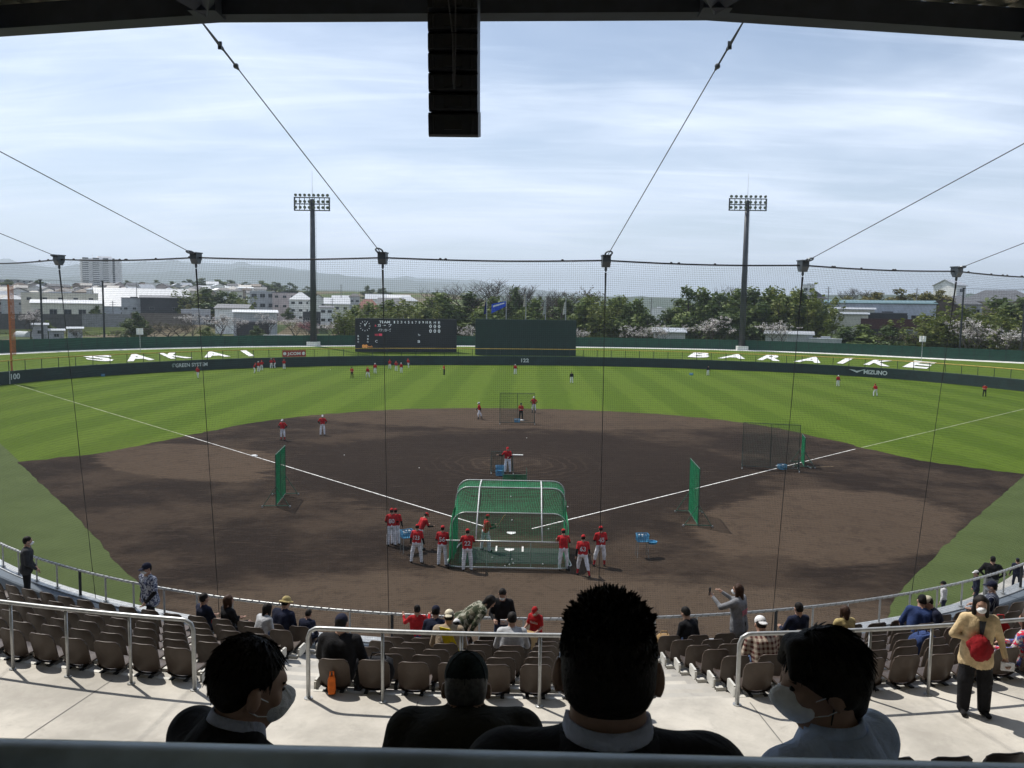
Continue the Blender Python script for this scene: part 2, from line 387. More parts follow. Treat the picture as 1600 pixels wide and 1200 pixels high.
ridge('mountain', 9000, [(-300, 390), (-120, 397), (20, 409), (80, 417), (150, 414), (230, 409), (300, 410), (370, 413), (440, 417), (520, 429), (600, 434), (680, 435), (760, 441), (840, 453), (920, 463), (1000, 468), (1100, 475), (1250, 479), (1500, 485), (1800, 489)], 1500, M_mount)
ridge('mountain', 6500, [(-300, 425), (-100, 431), (60, 435), (180, 429), (330, 423), (420, 419), (480, 425), (560, 433), (640, 439), (760, 445), (880, 457), (980, 465), (1060, 468), (1200, 475), (1500, 483), (1800, 485)], 900, M_mount)
ridge('hill', 2300, [(-300, 452), (0, 450), (200, 449), (400, 452), (600, 455), (800, 462), (1000, 464), (1080, 465), (1200, 462), (1500, 460), (1800, 462)], 300, M_mount)

# ------------------------------------------------------------------ the ball field
def resample(c, n=None, step=None):
    c = np.array(c, float); s = np.concatenate([[0], np.cumsum(np.linalg.norm(np.diff(c, axis=0), axis=1))])
    if n is None: n = int(round(s[-1]/step))
    q = np.linspace(0, s[-1], n+1); return np.stack([np.interp(q, s, c[:, i]) for i in range(3)], 1)
WALL = smooth_curve([(-71, 52, 0), (-70, 61, 0), (-69.3, 69, 0), (-66.8, 77.5, 0), (-61.8, 86.5, 0), (-54.2, 96.5, 0), (-44.6, 105, 0), (-26.5, 114.6, 0), (0, 120.2, 0), (23, 120.5, 0), (46, 113.4, 0), (56, 107.6, 0), (64.3, 100.3, 0), (70.3, 91, 0), (74.5, 81.4, 0), (78, 71, 0), (81, 60, 0)], 12)
OUTER = smooth_curve([(-90, 66, 0), (-87.5, 78, 0), (-84.5, 89, 0), (-79.8, 99.3, 0), (-72.6, 108.5, 0), (-62.5, 118.3, 0), (-54, 124.6, 0), (-30, 136.5, 0), (0, 142.5, 0), (16, 143.6, 0), (40, 142.3, 0), (53, 138, 0), (64.6, 131.5, 0), (74, 123.6, 0), (82.6, 115.8, 0), (91.5, 108, 0), (101, 98, 0)], 12)
def normals2(c):
    t = np.gradient(c, axis=0); nrm = np.stack([-t[:, 1], t[:, 0], np.zeros(len(t))], 1); return nrm/np.linalg.norm(nrm, axis=1)[:, None]
def sweep(mb, c, prof, m=0, closed=True):
    """sweep a closed (offset, z) profile along a curve"""
    c = np.asarray(c, float); nn = normals2(c); g = []
    for i in range(len(c)): g.append([(c[i, 0]+nn[i, 0]*o, c[i, 1]+nn[i, 1]*o, c[i, 2]+z) for o, z in prof+([prof[0]] if closed else [])])
    return mb.grid(g, m)
W = resample(WALL, 150); O_ = resample(OUTER, 150)
struct(MB().poly([(p[0], p[1], 0) for p in W[::-1]]+[(-71, 20, 0), (-60, -34, 0), (60, -34, 0), (81, 20, 0)]), 'outfield_grass', M_grass)
edge = smooth_curve([(-35, 15.9, 0), (-31.3, 20.1, 0), (-28.9, 27, 0), (-25.3, 37, 0), (-20.7, 43.2, 0), (-13.5, 48.4, 0), (-0.9, 51.2, 0), (13.2, 49.1, 0), (22.6, 42.8, 0), (26.9, 34.9, 0), (29.2, 28.3, 0), (31.8, 22.2, 0), (36.6, 18.1, 0)], 8)
rr = random.Random(3)
edge = [(p[0]+rr.uniform(-.25, .25), p[1]+rr.uniform(-.25, .25), 0.008) for p in resample(edge, step=.9)]
struct(MB().poly([(-35, 16, .004), (-25, 4.1, .004), (-14.0, -7.5, .004), (-8, -16, .004), (-6, -28, .004), (-62, -30, .004), (-64, 50, .004)]), 'side_turf', M_turf)
struct(MB().poly([(36.6, 18.2, .004), (68, 52, .004), (62, -30, .004), (6, -28, .004), (8, -14, .004), (17, -5, .004)]), 'side_turf', M_turf)
dirt = edge+[(23.6, 2.3, .008), (18.4, -4.3, .008), (15.8, -7.7, .008), (12, -14, .008), (10, -24, .008), (-9, -24, .008), (-11, -14, .008), (-14.3, -8.7, .008), (-16.4, -6.5, .008), (-20, -1.9, .008), (-25, 4.1, .008)]
low = dirt[len(edge)-1:]+[dirt[0]]; rag = []
for a, b in zip(low[:-1], low[1:]):
    n = max(2, int(math.hypot(b[0]-a[0], b[1]-a[1])/.7))
    for k in range(n): rag.append((a[0]+(b[0]-a[0])*k/n+rr.uniform(-.06, .06), a[1]+(b[1]-a[1])*k/n+rr.uniform(-.06, .06), .008))
dirt = edge+rag[1:]
struct(MB().poly(dirt[::-1]), 'infield_dirt', M_dirt)
# pitcher's mound: a low dome of the same clay
ph = np.linspace(0, 2*math.pi, 33); rr_ = np.linspace(0.0, 1.0, 7)
struct(MB().grid([[(0.0+2.7*r*math.cos(a), 18.2+2.7*r*math.sin(a), 0.012+0.25*(1-r*r)**1.5) for a in ph] for r in rr_]), 'pitchers_mound', M_dirt, True)
def strip(name, a, b, w, z, mat, n=30):
    a, b = Vector(a), Vector(b); d = (b-a).normalized(); s = Vector((-d.y, d.x, 0)); g = []; q = random.Random(int(a.x*10))
    for i in range(n+1):
        p = a.lerp(b, i/n); k = w/2*q.uniform(0.75, 1.15); g.append([tuple(p+s*k+Vector((0, 0, z))), tuple(p-s*k+Vector((0, 0, z)))])
    return struct(MB().grid(g, flip=True), name, mat)
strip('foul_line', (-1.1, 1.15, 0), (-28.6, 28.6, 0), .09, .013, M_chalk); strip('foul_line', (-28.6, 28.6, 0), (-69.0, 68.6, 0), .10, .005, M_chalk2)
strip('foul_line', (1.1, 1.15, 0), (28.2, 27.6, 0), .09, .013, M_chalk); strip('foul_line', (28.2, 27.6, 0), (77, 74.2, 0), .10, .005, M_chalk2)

# bank of grass behind the outfield wall, kerb at its top
def bank(i, t):
    """point on the bank, i = index along the wall, t = 0 at wall .. 1 at kerb"""
    i0 = int(min(max(i, 0), 149)); f = i-i0; w = W[i0]*(1-f)+W[i0+1]*f; o = O_[i0]*(1-f)+O_[i0+1]*f
    p = w*(1-t)+o*t; return np.array([p[0], p[1], 1.15+1.35*t])
struct(MB().grid([[bank(i, t) for t in np.linspace(0.004, 1, 5)] for i in range(151)]), 'grass_bank', M_bank, True)
struct(sweep(MB(), O_, [(-.05, 2.2), (-.05, 2.54), (2.4, 2.66), (2.4, 2.2)]), 'bank_path', M_kerb)
struct(MB().grid([[(p[0]+n[0]*o, p[1]+n[1]*o, 2.5+(0 if o < 8 else -2.5)) for o in (2.4, 6.5, 14)] for p, n in zip(O_, normals2(O_))]), 'bank_back', M_bank)

# outfield wall, its lettering
t = thing('outfield_wall', 'low dark green padded wall curving round the whole outfield', 'wall', (0, 120, 0))
part(sweep(MB(), W, [(0, -0.02), (0, 1.72), (0.02, 1.78), (0.24, 1.78), (0.26, 1.72), (0.26, -0.02)]), 'wall_padding', M_wall, t, True)
mb = MB(); sweep(mb, W, [(-0.006, 1.70), (-0.012, 1.735), (-0.002, 1.75)], closed=False); part(mb, 'wall_trim', paint('trim_green', (0.06, 0.11, 0.07), 0.6), t, True)
Wf = resample(WALL, 1600); Wn = normals2(Wf)
def wall_at(px_, py_):
    """index of the wall point seen at a pixel column"""
    best = min(range(len(Wf)), key=lambda i: abs(px_of(Wf[i])-px_)); return best
def px_of(P):
    d = np.array(P)-CAM; return 800+FPX*np.dot(d, r_)/np.dot(d, f_)
def py_of(P):
    d = np.array(P)-CAM; return 600-FPX*np.dot(d, u_)/np.dot(d, f_)
seglen = np.linalg.norm(Wf[1]-Wf[0])
def on_wall(i0, off=-0.014):
    def fn(x, z):
        k = min(max(i0+x/seglen, 0), len(Wf)-2); a = int(k); f = k-a; p = Wf[a]*(1-f)+Wf[a+1]*f; n = Wn[a]
        return (p[0]+n[0]*off, p[1]+n[1]*off, z)
    return fn
M_print = paint('white_print', (0.62, 0.66, 0.66), 0.6, var=0.05)
def wall_text(px0, px1, s, z, h, name, spacing=1.0, bold=0.02):
    i0, i1 = wall_at(px0, 0), wall_at(px1, 0); fn = on_wall((i0+i1)//2); width = abs(i1-i0)*seglen
    v, f = text_shape(s, spacing, bold); w = np.ptp(v[:, 0]); kx = width/w; mid = (v[:, 0].max()+v[:, 0].min())/2
    mb = MB().add([fn((a[0]-mid)*kx, z+a[1]*h) for a in v], ngons=f); part(mb, name, M_print, t, True)
wall_text(17.5, 32.3, '100', 0.62, 0.78, 'distance_number'); wall_text(814.5, 826.5, '122', 0.60, 0.74, 'distance_number', bold=0.03)
wall_text(275, 324, 'GREEN SYSTEM', 0.70, 0.62, 'sponsor_lettering', 1.05); wall_text(1349, 1386, 'MIZUNO', 0.58, 0.72, 'sponsor_lettering', 0.95, 0.035)
fn = on_wall(wall_at(1340, 0)); k = 1.55
mb = MB()      # winged emblem before the lettering
for poly in ([(-1.0, .62), (-.35, .55), (-.1, .42), (.95, .78), (.2, .3), (-.05, .12), (-.35, .28), (-.55, .42)],):
    mb.poly([fn(a*k, 0.55+b*1.1) for a, b in poly])
part(mb, 'sponsor_emblem', M_print, t, True)
fn = on_wall(wall_at(271.5, 0)); mb = MB()
for a0, rr1 in ((0.3, .5), (2.4, .38)):
    mb.poly([fn(rr1*math.cos(a0+a)*0.9, 1.0+0.4*math.sin(a0+a)*(1 if a < 2 else .6)) for a in np.linspace(0, 2.6, 7)])
part(mb, 'sponsor_emblem', paint('leaf_print', (0.16, 0.22, 0.2), 0.6), t, True)
fn = on_wall(wall_at(15.5, 0)); part(MB().poly([fn(-.07, 0), fn(.07, 0), fn(.07, 1.76), fn(-.07, 1.76)]), 'foul_stripe', paint('pole_stripe', (.4, .42, .4)), t, True)

# chain-link fence with yellow rail on top of the wall
t = thing('outfield_fence', 'see-through fence of thin green posts with yellow top rail on the outfield wall', 'fence', (0, 120, 1.7))
Wp = resample(WALL, step=2.75); Wpn = normals2(Wp)
pm = MB().cyl((0, 0, 0), (0, 0, 1.42), 0.055, 6).mesh('post', M_darkgreen)
for p, n in zip(Wp, Wpn): new('post', pm, t, (p[0]+n[0]*.13, p[1]+n[1]*.13-120, 0.06))
part(MB().tube([(p[0]+n[0]*.13, p[1]+n[1]*.13, 3.2) for p, n in zip(W, normals2(W))], 0.075, 6), 'top_rail', M_yellow, t, True)
mb = MB(); Wd = resample(WALL, 150); nn = normals2(Wd)
for j in range(1, 12): mb.tube([(p[0]+n[0]*.13, p[1]+n[1]*.13, 1.78+j*.118) for p, n in zip(Wd, nn)], 0.006, 3, caps=False)
tag(part(mb, 'fence_wire', M_darkgreen, t, True), kind='stuff')
# red advertising board hung on that fence
i = wall_at(460, 0); tx = Wf[i+1]-Wf[i]; a = math.atan2(tx[1], tx[0])
t = thing('advertising_board', 'red advertising board with white lettering hung on the outfield fence', 'sign', (Wf[i][0], Wf[i][1], 1.85), a)
part(MB().box((0, .02, .58), (4.3, .06, 1.2)), 'board', paint('sign_red', (0.32, 0.03, 0.025), 0.5), t)
part(letters(MB(), 'J:COM', lambda x, y: (x*.62, -.02, .33+y*.52), 1.0, .03), 'lettering', M_white, t)
for sx in (-1.72, 1.72): part(MB().poly([(sx+.3*math.cos(q), -.02, .58+.3*math.sin(q)) for q in np.linspace(0, 2*math.pi, 14)[:-1]]), 'emblem', M_white, t)

# giant white letters laid on the grass bank
def bank_z(x, y):
    p = np.array([x, y]); a, b = W[:, :2], O_[:, :2]; d = b-a; t = np.clip(((p-a)*d).sum(1)/(d*d).sum(1), 0, 1)
    i = int(np.argmin(np.linalg.norm(a+d*t[:, None]-p, axis=1))); return 1.15+1.35*t[i]
def bank_letter(ch, quad, label):
    """quad: pixel corners bottom-left, bottom-right, top-right, top-left of one letter, on the bank"""
    q = []
    for x, y in quad:
        z = 1.9
        for _ in range(40): p = on_plane(x, y, z); z += .3*(bank_z(p.x, p.y)+.03-z)
        q.append(np.array(p))
    v, f = text_shape(ch, 1, 0.035); x0, x1 = v[:, 0].min(), v[:, 0].max(); y0, y1 = v[:, 1].min(), v[:, 1].max(); vv = []
    for a in v:
        s, tt = (a[0]-x0)/(x1-x0), (a[1]-y0)/(y1-y0)
        w = (q[0]*(1-s)+q[1]*s)*(1-tt)+(q[3]*(1-s)+q[2]*s)*tt; w[2] = bank_z(w[0], w[1])+.03; vv.append(w)
    c = np.mean(vv, 0); n = len(vv)
    top = MB().add([p-c+np.array([0, 0, .05]) for p in vv], ngons=f)
    return single(top, 'bank_letter', M_white, label, 'letter', 'white letters on the grass bank', loc=c)
for ch, qd, lb in [('S', [(136, 562.5), (178, 566), (176, 555), (128, 555.5)], 'white letter S laid on the left grass bank'),
                   ('A', [(199, 565), (242, 562.5), (224, 552.5), (193, 553.5)], 'white letter A between S and K on the left bank'),
                   ('K', [(267, 561), (302, 559.5), (279, 550.5), (246, 551.5)], 'white letter K on the left grass bank'),
                   ('A', [(319, 559), (361, 557.5), (340, 549), (317, 550)], 'white letter A between K and I on the left bank'),
                   ('I', [(389, 557), (398, 556.5), (384, 547.5), (375, 548)], 'white letter I at the end of the left bank word'),
                   ('B', [(1074, 558), (1106, 559.5), (1112, 551.5), (1085, 550.5)], 'white letter B starting the word on the right bank'),
                   ('A', [(1121, 560), (1164, 561), (1160, 554), (1146, 553)], 'white letter A between B and R on the right bank'),
                   ('R', [(1183, 562.5), (1219, 564.5), (1226, 556), (1199, 554.5)], 'white letter R on the right grass bank'),
                   ('A', [(1240, 565.5), (1282, 567.5), (1283, 558.5), (1266, 557)], 'white letter A between R and I on the right bank'),
                   ('I', [(1307, 568), (1317, 569), (1335, 559.5), (1323, 559)], 'white letter I before the K on the right bank'),
                   ('K', [(1349, 570), (1390, 573), (1398, 564), (1368, 561.5)], 'white letter K before the final E on the right bank'),
                   ('E', [(1410, 573.5), (1448, 576.5), (1464, 567), (1429, 564)], 'white letter E ending the word on the right bank')]:
    bank_letter(ch, qd, lb)

# windscreen fence behind the bank: every panel and post its own piece
t = thing('windscreen_fence', 'tall dark green panel fence along the top of the grass bank', 'fence', (0, 143, 2.8))
Op = resample(OUTER, step=2.6); n_ = normals2(Op)
pan = MB().box((0, 0, 1.0), (2.5, 0.05, 2.0)); pan.box((0, -.035, 1.0), (2.5, .02, .05)); pan = pan.mesh('panel', M_screen)
pst = MB().box((0, .05, 1.05), (.1, .12, 2.1)).mesh('post', M_darkgreen)
for i in range(len(Op)-1):
    a, b = Op[i]+n_[i]*2.3, Op[i+1]+n_[i+1]*2.3; m = (a+b)/2; an = math.atan2(b[1]-a[1], b[0]-a[0]); w_ = np.linalg.norm(b-a)
    o = new('panel', pan, t, (m[0], m[1]-143, -.14), an); o.scale = ((w_-.1)/2.5, 1, 1.07+.012*math.sin(i*3.7))
    new('post', pst, t, (a[0], a[1]-143, -.14), an)
# ------------------------------------------------------------------ the stand
CC = np.array([0.2, 2.6])
def ring(Rr, phi, z=0.0): return np.array([CC[0]+Rr*math.sin(phi), CC[1]-Rr*math.cos(phi), z])
def rsweep(prof, a0=-58, a1=58, n=116, m=0, mb=None):
    mb = mb or MB(); return mb.grid([[ring(r, R(a0+(a1-a0)*i/n), z) for r, z in prof] for i in range(n+1)], m, True)
ROWS = 6; DEP, RISE, R_TOP = 0.85, 0.275, 31.75; WALKZ = 3.7
def tread(k): return 5.66-RISE*k                   # floor height in front of the seats of row k (0 = top)
CF, RF = np.array([0.226, 0.476]), 23.37
def fr(phi, z=0.0, o=0.0):
    """point on the front fence arc, o metres outward"""
    return np.array([CF[0]+(RF+o)*math.sin(phi), CF[1]-(RF+o)*math.cos(phi), z])
def fsweep(prof, a0=-62, a1=62, n=124, m=0): return MB().grid([[fr(R(a0+(a1-a0)*i/n), z, o) for o, z in prof] for i in range(n+1)], m, True)
R_IN = R_TOP-DEP*ROWS
struct(MB().grid([[fr(R(a*1.07), WALKZ, .3), ring(R_IN, R(a), WALKZ)] for a in np.arange(-58, 58.1, 1)], flip=True), 'front_walkway', mat_concrete('walkway_paint', (0.36, 0.37, 0.38), .12, .3))
prof = [(R_IN, WALKZ-.3)]
for k in range(ROWS-1, -1, -1): prof += [(R_TOP-DEP*(k+1), tread(k)), (R_TOP-DEP*k, tread(k))]
prof += [(R_TOP, 5.998)]
struct(rsweep(prof), 'seating_terrace', M_conc2)
struct(rsweep([(R_TOP, 5.7), (R_TOP, 6.0), (R_TOP+.02, 6.0), (34.75, 6.0)]), 'concourse', M_conc)
prof = [(34.75, 6.0)]
for i in range(11): prof += [(34.75+.85*i, 6.42+.44*i), (34.75+.85*(i+1), 6.42+.44*i)]
struct(rsweep(prof), 'upper_terrace', M_conc2)
# expansion joints across the concourse
M_joint = paint('joint_filler', (0.16, 0.155, 0.145), 0.9)
for a in (-9.6, -1.6, 6.6, 14.8):
    mb = MB(); s = R(a); d = .008/32
    mb.poly([ring(31.9, s-d, 6.004), ring(34.7, s-d, 6.004), ring(34.7, s+d, 6.004), ring(31.9, s+d, 6.004)]); struct(mb, 'floor_joint', M_joint)
# stairs in the aisles: half steps
AISLE = [(-7.26, -4.31), (3.32, 6.24), (-30.0, -27.6), (26.5, 29.0)]
for a0, a1 in AISLE:
    mb = MB()
    for k in range(ROWS):
        r1 = R_TOP-DEP*k; rise = RISE if k else .34; r0 = r1-.40; z = tread(k)+rise/2
        g0 = [ring(r0, R(a0+(a1-a0)*i/6), z) for i in range(7)]; g1 = [ring(r1, R(a0+(a1-a0)*i/6), z) for i in range(7)]; gb = [p-np.array([0, 0, rise/2]) for p in g0]
        mb.grid([gb, g0, g1], flip=True)
        for e in (0, 6): mb.poly([gb[e], g0[e], g1[e], g1[e]-np.array([0, 0, rise/2])])
    struct(mb, 'aisle_steps', M_conc)
# ledge outside the fence at the right, where a few people stand
struct(fsweep([(-1.3, -.5), (-1.3, 3.35), (-.16, 3.35)], 20, 62, 42), 'field_ledge', M_conc2)

# parapet and railing at the front, with the net laced to it
t = thing('front_parapet', 'low slate-grey parapet curving along the front of the seating', 'wall', fr(0, WALKZ))
part(fsweep([(-.16, -0.5), (-.16, 3.99), (-.13, 4.02), (.32, 4.02), (.35, 3.99), (.35, 3.702)]), 'parapet_wall', M_slate, t, True)
part(fsweep([(-.2, 4.023), (-.2, 4.05), (.1, 4.05), (.1, 4.023)]), 'coping', M_steel, t, True)
t = thing('front_railing', 'long steel railing along the parapet with the net laced to it', 'railing', fr(0, 4.03))
arc = [fr(R(a), 4.68) for a in np.arange(-58, 58.1, 1)]
part(MB().tube(arc, .032, 8), 'top_rail', M_steel, t, True, True)
pm = MB().cyl((0, 0, 0), (0, 0, .64), .022, 8).box((0, 0, .04), (.1, .1, .012)).mesh('post', M_steel)
pd = MB().cyl((0, 0, 0), (0, 0, .64), .035, 8).mesh('post', M_dark)
for i, a in enumerate(np.arange(-57.5, 57.6, 2.35)):
    p = fr(R(a))-np.array(t.location); new('post', pd if i % 9 == 4 else pm, t, (p[0], p[1], 0.01), R(a))
hel = []
for i in range(int(116/0.13)):
    a = -50+100*i/(116/0.13); q = i*1.7; hel.append(fr(R(a), 4.68+.042*math.sin(q), .042*math.cos(q)))
part(MB().tube(hel, .008, 3, caps=False), 'lacing_rope', paint('lacing', (.2, .19, .17), .8), t, True)

# ------------------------------------------------------------------ backstop net
PUL = [(-11.29, -19.15), (-7.04, -20.91), (-2.5, -21.85), (2.41, -21.9), (6.98, -21.05), (11.35, -19.33)]
FOOT = [(-10.47, -19.56), (-6.64, -21.03), (-2.37, -21.87), (2.45, -21.9), (6.64, -21.14), (10.54, -19.72)]
def toward(p, k=0.95): return (CAM[0]+(p[0]-CAM[0])*k, CAM[1]+(p[1]-CAM[1])*k)
PUL = [toward(p) for p in PUL]; FOOT = [toward(p) for p in FOOT]
PZ = 12.37
PULX = [(-14.6, -17.5)]+PUL+[(15.0, -17.6)]; FOOTX = [(-13.8, -18.2)]+FOOT+[(14.2, -18.2)]
def lerp_poly(pts, u, zs=None):
    k = u*(len(pts)-1); i = min(int(k), len(pts)-2); f = k-i; return np.array([pts[i][0]*(1-f)+pts[i+1][0]*f, pts[i][1]*(1-f)+pts[i+1][1]*f]), f
def net_pt(u, v):
    a, f = lerp_poly(PULX, u); b, _ = lerp_poly(FOOTX, u)
    ztop = PZ-.03-.04*math.sin(math.pi*f); phi = math.atan2(b[0]-CF[0], CF[1]-b[1]); c = fr(phi, 0, -.02)[:2]; w = v*v
    xy = a*(1-v)+c*v; gather = .05*math.sin(2*math.pi*f)*(1-v)*math.exp(-((1-v)*1.0))
    bulge = .12*math.sin(math.pi*v)
    n = (xy-CF)/np.linalg.norm(xy-CF)
    return (xy[0]-n[0]*bulge+gather, xy[1]-n[1]*bulge, ztop*(1-v)+4.06*v)
t = thing('backstop_net', 'fine dark backstop net hung between the stand and the field', 'net', (0, -22.9, 4.06))
tag(part(netting(MB(), net_pt, 760, 190, 56, 8, 0.0016), 'netting', M_rope, t, True), kind='stuff')
mb = MB(); mb.tube([(lambda a: (a[0][0], a[0][1], PZ-.04*math.sin(math.pi*a[1])))(lerp_poly(PULX, i/140)) for i in range(141)], .019, 6)
part(mb, 'top_cable', M_black, t, True)
q = random.Random(5); clip = MB().sph((0, 0, 0), (.03, .03, .02), 6, 4).mesh('cable_clip', M_black)
for i in range(30):
    a, f = lerp_poly(PULX, q.random()); new('cable_clip', clip, t, (a[0], a[1]+22.9, PZ+.02-.04*math.sin(math.pi*f)-4.06))
M_bracket = paint('pulley_grey', (0.10, 0.115, 0.125), 0.45, 0.5)
for i, (a, b) in enumerate(zip(PUL, FOOT)):
    an = math.atan2(a[0]-CC[0], CC[1]-a[1])
    mb = MB().prism([(-.10, .07), (.10, .07), (.10, -.05), (.04, -.16), (-.04, -.16), (-.10, -.05)], 'x', -.085, .085); mb.box((0, 0, .08), (.19, .24, .025)); mb.sph((0, 0, -.2), (.03, .03, .06), 6, 6)
    o = part(mb, 'pulley', M_bracket, t); o.location = Vector((a[0], a[1], PZ+.02))-t.location; o.rotation_euler = (0, 0, an)
    c = fr(math.atan2(b[0]-CF[0], CF[1]-b[1]), 4.05, -.05); top = np.array([a[0], a[1], PZ-.25])
    part(MB().tube([top*(1-k/8)+c*k/8+np.array([0, 0, 0]) for k in range(9)], [.022]+[.0075]*8, 5), 'drop_cable', M_black, t, True)
# stay cables from the pulleys up to the roof edge
ROOFZ = 15.0
STAY = [((0, 373), 12), ((0, 238), 12), None, None, ((1600, 208), 12), ((1600, 378), 12)]
ANCH = [on_plane(315, 34, ROOFZ+.02), on_plane(1162, 33, ROOFZ+.02)]
STAY_END = [at_dist(-260, 258, 16.5), at_dist(-330, 62, 13.2), ANCH[0], ANCH[1], at_dist(1885, 70, 13.2), at_dist(1850, 282, 16.5)]
for i, e in enumerate(STAY_END):
    a = Vector((PUL[i][0], PUL[i][1], PZ+.05)); d = (e-a)
    lab = ['outermost stay cable at the far left of the net', 'stay cable to the second net pulley from the left', 'stay cable running up left of the loudspeakers to the roof', 'stay cable running up right of the loudspeakers to the roof', 'stay cable to the second net pulley from the right', 'outermost stay cable at the far right of the net'][i]
    s = thing('stay_cable', lab, 'cable', a, group='stay cables of the backstop net')
    part(MB().tube([a, a+d], .0085, 5), 'cable', paint('wire_rope', (.12, .12, .12), .5, .4), s, True)
    n = d.normalized(); mb = MB()
    ringp = [a+n*.22+Vector((0, 0, 1)).cross(n).normalized()*.07*math.cos(k)+n*.1*math.sin(k) for k in np.linspace(0, 2*math.pi, 13)[:-1]]
    mb.tube(ringp, .018, 5, closed=True); part(mb, 'eye_ring', M_bracket, s, True)
    mb = MB(); e0 = a+n*(d.length-.95); mb.tube([e0, e0+n*.06, e0+n*.1, e0+n*.4, e0+n*.44, e0+n*.92], [.014, .028, .014, .014, .024, .012], 6)
    mb.sph(e0+n*.08, .04, 8, 6); mb.box(e0+n*.5, (.05, .03, .1)); part(mb, 'turnbuckle', M_bracket, s, True)

# ------------------------------------------------------------------ roof above
t = thing('grandstand_roof', 'dark steel grandstand roof edge across the top of the view', 'roof', (0, -30, ROOFZ))
FAS = [(-30, -15.5), (-22, -20.4), (-13.5, -24.0), (-8.7, -25.2), (-4.45, -26.02), (3.5, -26.3), (9.0, -25.45), (13.8, -24.5), (22.5, -21.2), (31, -16)]
FAS = [toward(p, 3.625/4.625) for p in FAS]
def fas(i, back=0.0, z=0.0):
    p = np.array(FAS[i], float); n = p-np.array([0.2, 0.0]); n /= np.linalg.norm(n); q = p+n*back; return np.array([q[0], q[1], z])
mb = MB()
for i in range(len(FAS)-1):
    a0, a1, b0, b1 = fas(i), fas(i, .3), fas(i+1), fas(i+1, .3); z0, z1 = ROOFZ, ROOFZ+.30
    up = lambda p, z: (p[0], p[1], z)
    mb.add([up(a0, z0), up(b0, z0), up(b1, z0), up(a1, z0), up(a0, z1), up(b0, z1), up(b1, z1), up(a1, z1)], [(0, 3, 2, 1), (4, 5, 6, 7), (0, 1, 5, 4), (1, 2, 6, 5), (2, 3, 7, 6), (3, 0, 4, 7)])
M_roofsteel = paint('roof_steel', (0.035, 0.043, 0.058), 0.55, 0.1)
part(mb, 'fascia_beam', M_roofsteel, t, True)
mb = MB(); g = []
for i in range(len(FAS)-1):
    n = 44
    for k in range(n):
        f = k/n; a = fas(i)*(1-f)+fas(i+1)*f; b = fas(i, 20)*(1-f)+fas(i+1, 20)*f; h = .05 if k % 4 in (1, 2) else -.03
        g.append([(a[0]*(1-s)+b[0]*s, a[1]*(1-s)+b[1]*s, ROOFZ+.37+1.0*s+h) for s in (0, .25, .5, .75, 1)])
def roof_mat():
    t = NT('roof_sheet'); sp = t.n('ShaderNodeSeparateXYZ', {0: t.coord()})
    return t.fin(t.mix(t.step(t.noise(.4, 4), .4, .6), (.42, .38, .28), (.52, .47, .36)), .7)
M_sheet = roof_mat()
part(mb.grid(g), 'corrugated_sheet', M_sheet, t, True)
mb = MB().grid([[(x, y, z+.12) for x, y, z in row] for row in g]); part(mb, 'roof_covering', paint('roof_top', (.25, .27, .28), .5, .3), t, True)
for i in range(len(FAS)):
    mb = MB(); a, b = fas(i, .3, ROOFZ+.03), fas(i, 19, ROOFZ+.97)
    d = b-a; sd = np.cross(d, [0, 0, 1]); sd /= np.linalg.norm(sd)
    for z0, z1, w in ((0, .03, .11), (.03, .25, .02), (.25, .28, .11)):
        v = [p+sd*s*w+np.array([0, 0, z]) for p in (a, b) for z in (z0, z1) for s in (-1, 1)]
        mb.add(v, [(0, 1, 3, 2), (4, 6, 7, 5), (0, 4, 5, 1), (2, 3, 7, 6), (0, 2, 6, 4), (1, 5, 7, 3)])
    part(mb, 'rafter', M_roofsteel, t, True)
for i in range(len(FAS)-1):                        # purlins and bracing struts near the edge
    mb = MB()
    for bk in (1.5, 4.0, 7.0, 10.5, 14): mb.tube([fas(i, bk, ROOFZ+.24+1.0*bk/20), fas(i+1, bk, ROOFZ+.24+1.0*bk/20)], .045, 4)
    part(mb, 'purlin', M_roofsteel, t, True)
    mb = MB(); c0 = fas(i, .35, ROOFZ+.02)
    for bk, sgn in ((2.4, 1), (2.4, -1)):
        j = min(i+1, len(FAS)-1) if sgn > 0 else max(i-1, 0); e = fas(i, bk, ROOFZ+.25)*.82+fas(j, bk, ROOFZ+.25)*.18; mb.tube([c0, e], .075, 4)
    mb.box(c0+np.array([0, .0, .1]), (.35, .35, .3)); part(mb, 'bracing', M_roofsteel, t, True)
t = thing('added_rear_wall', 'unseen grey wall added behind the upper stand to block sky light', 'wall', ring(45.5, 0, 10.5))  # unseen wall added behind the camera, keeps sky light off the nearest backs
part(rsweep([(44.3, 10.4), (44.3, 18.6), (44.6, 18.6), (44.6, 10.4)]), 'wall_face', mat_concrete('added_wall_paint', (.42, .42, .41)), t, True)

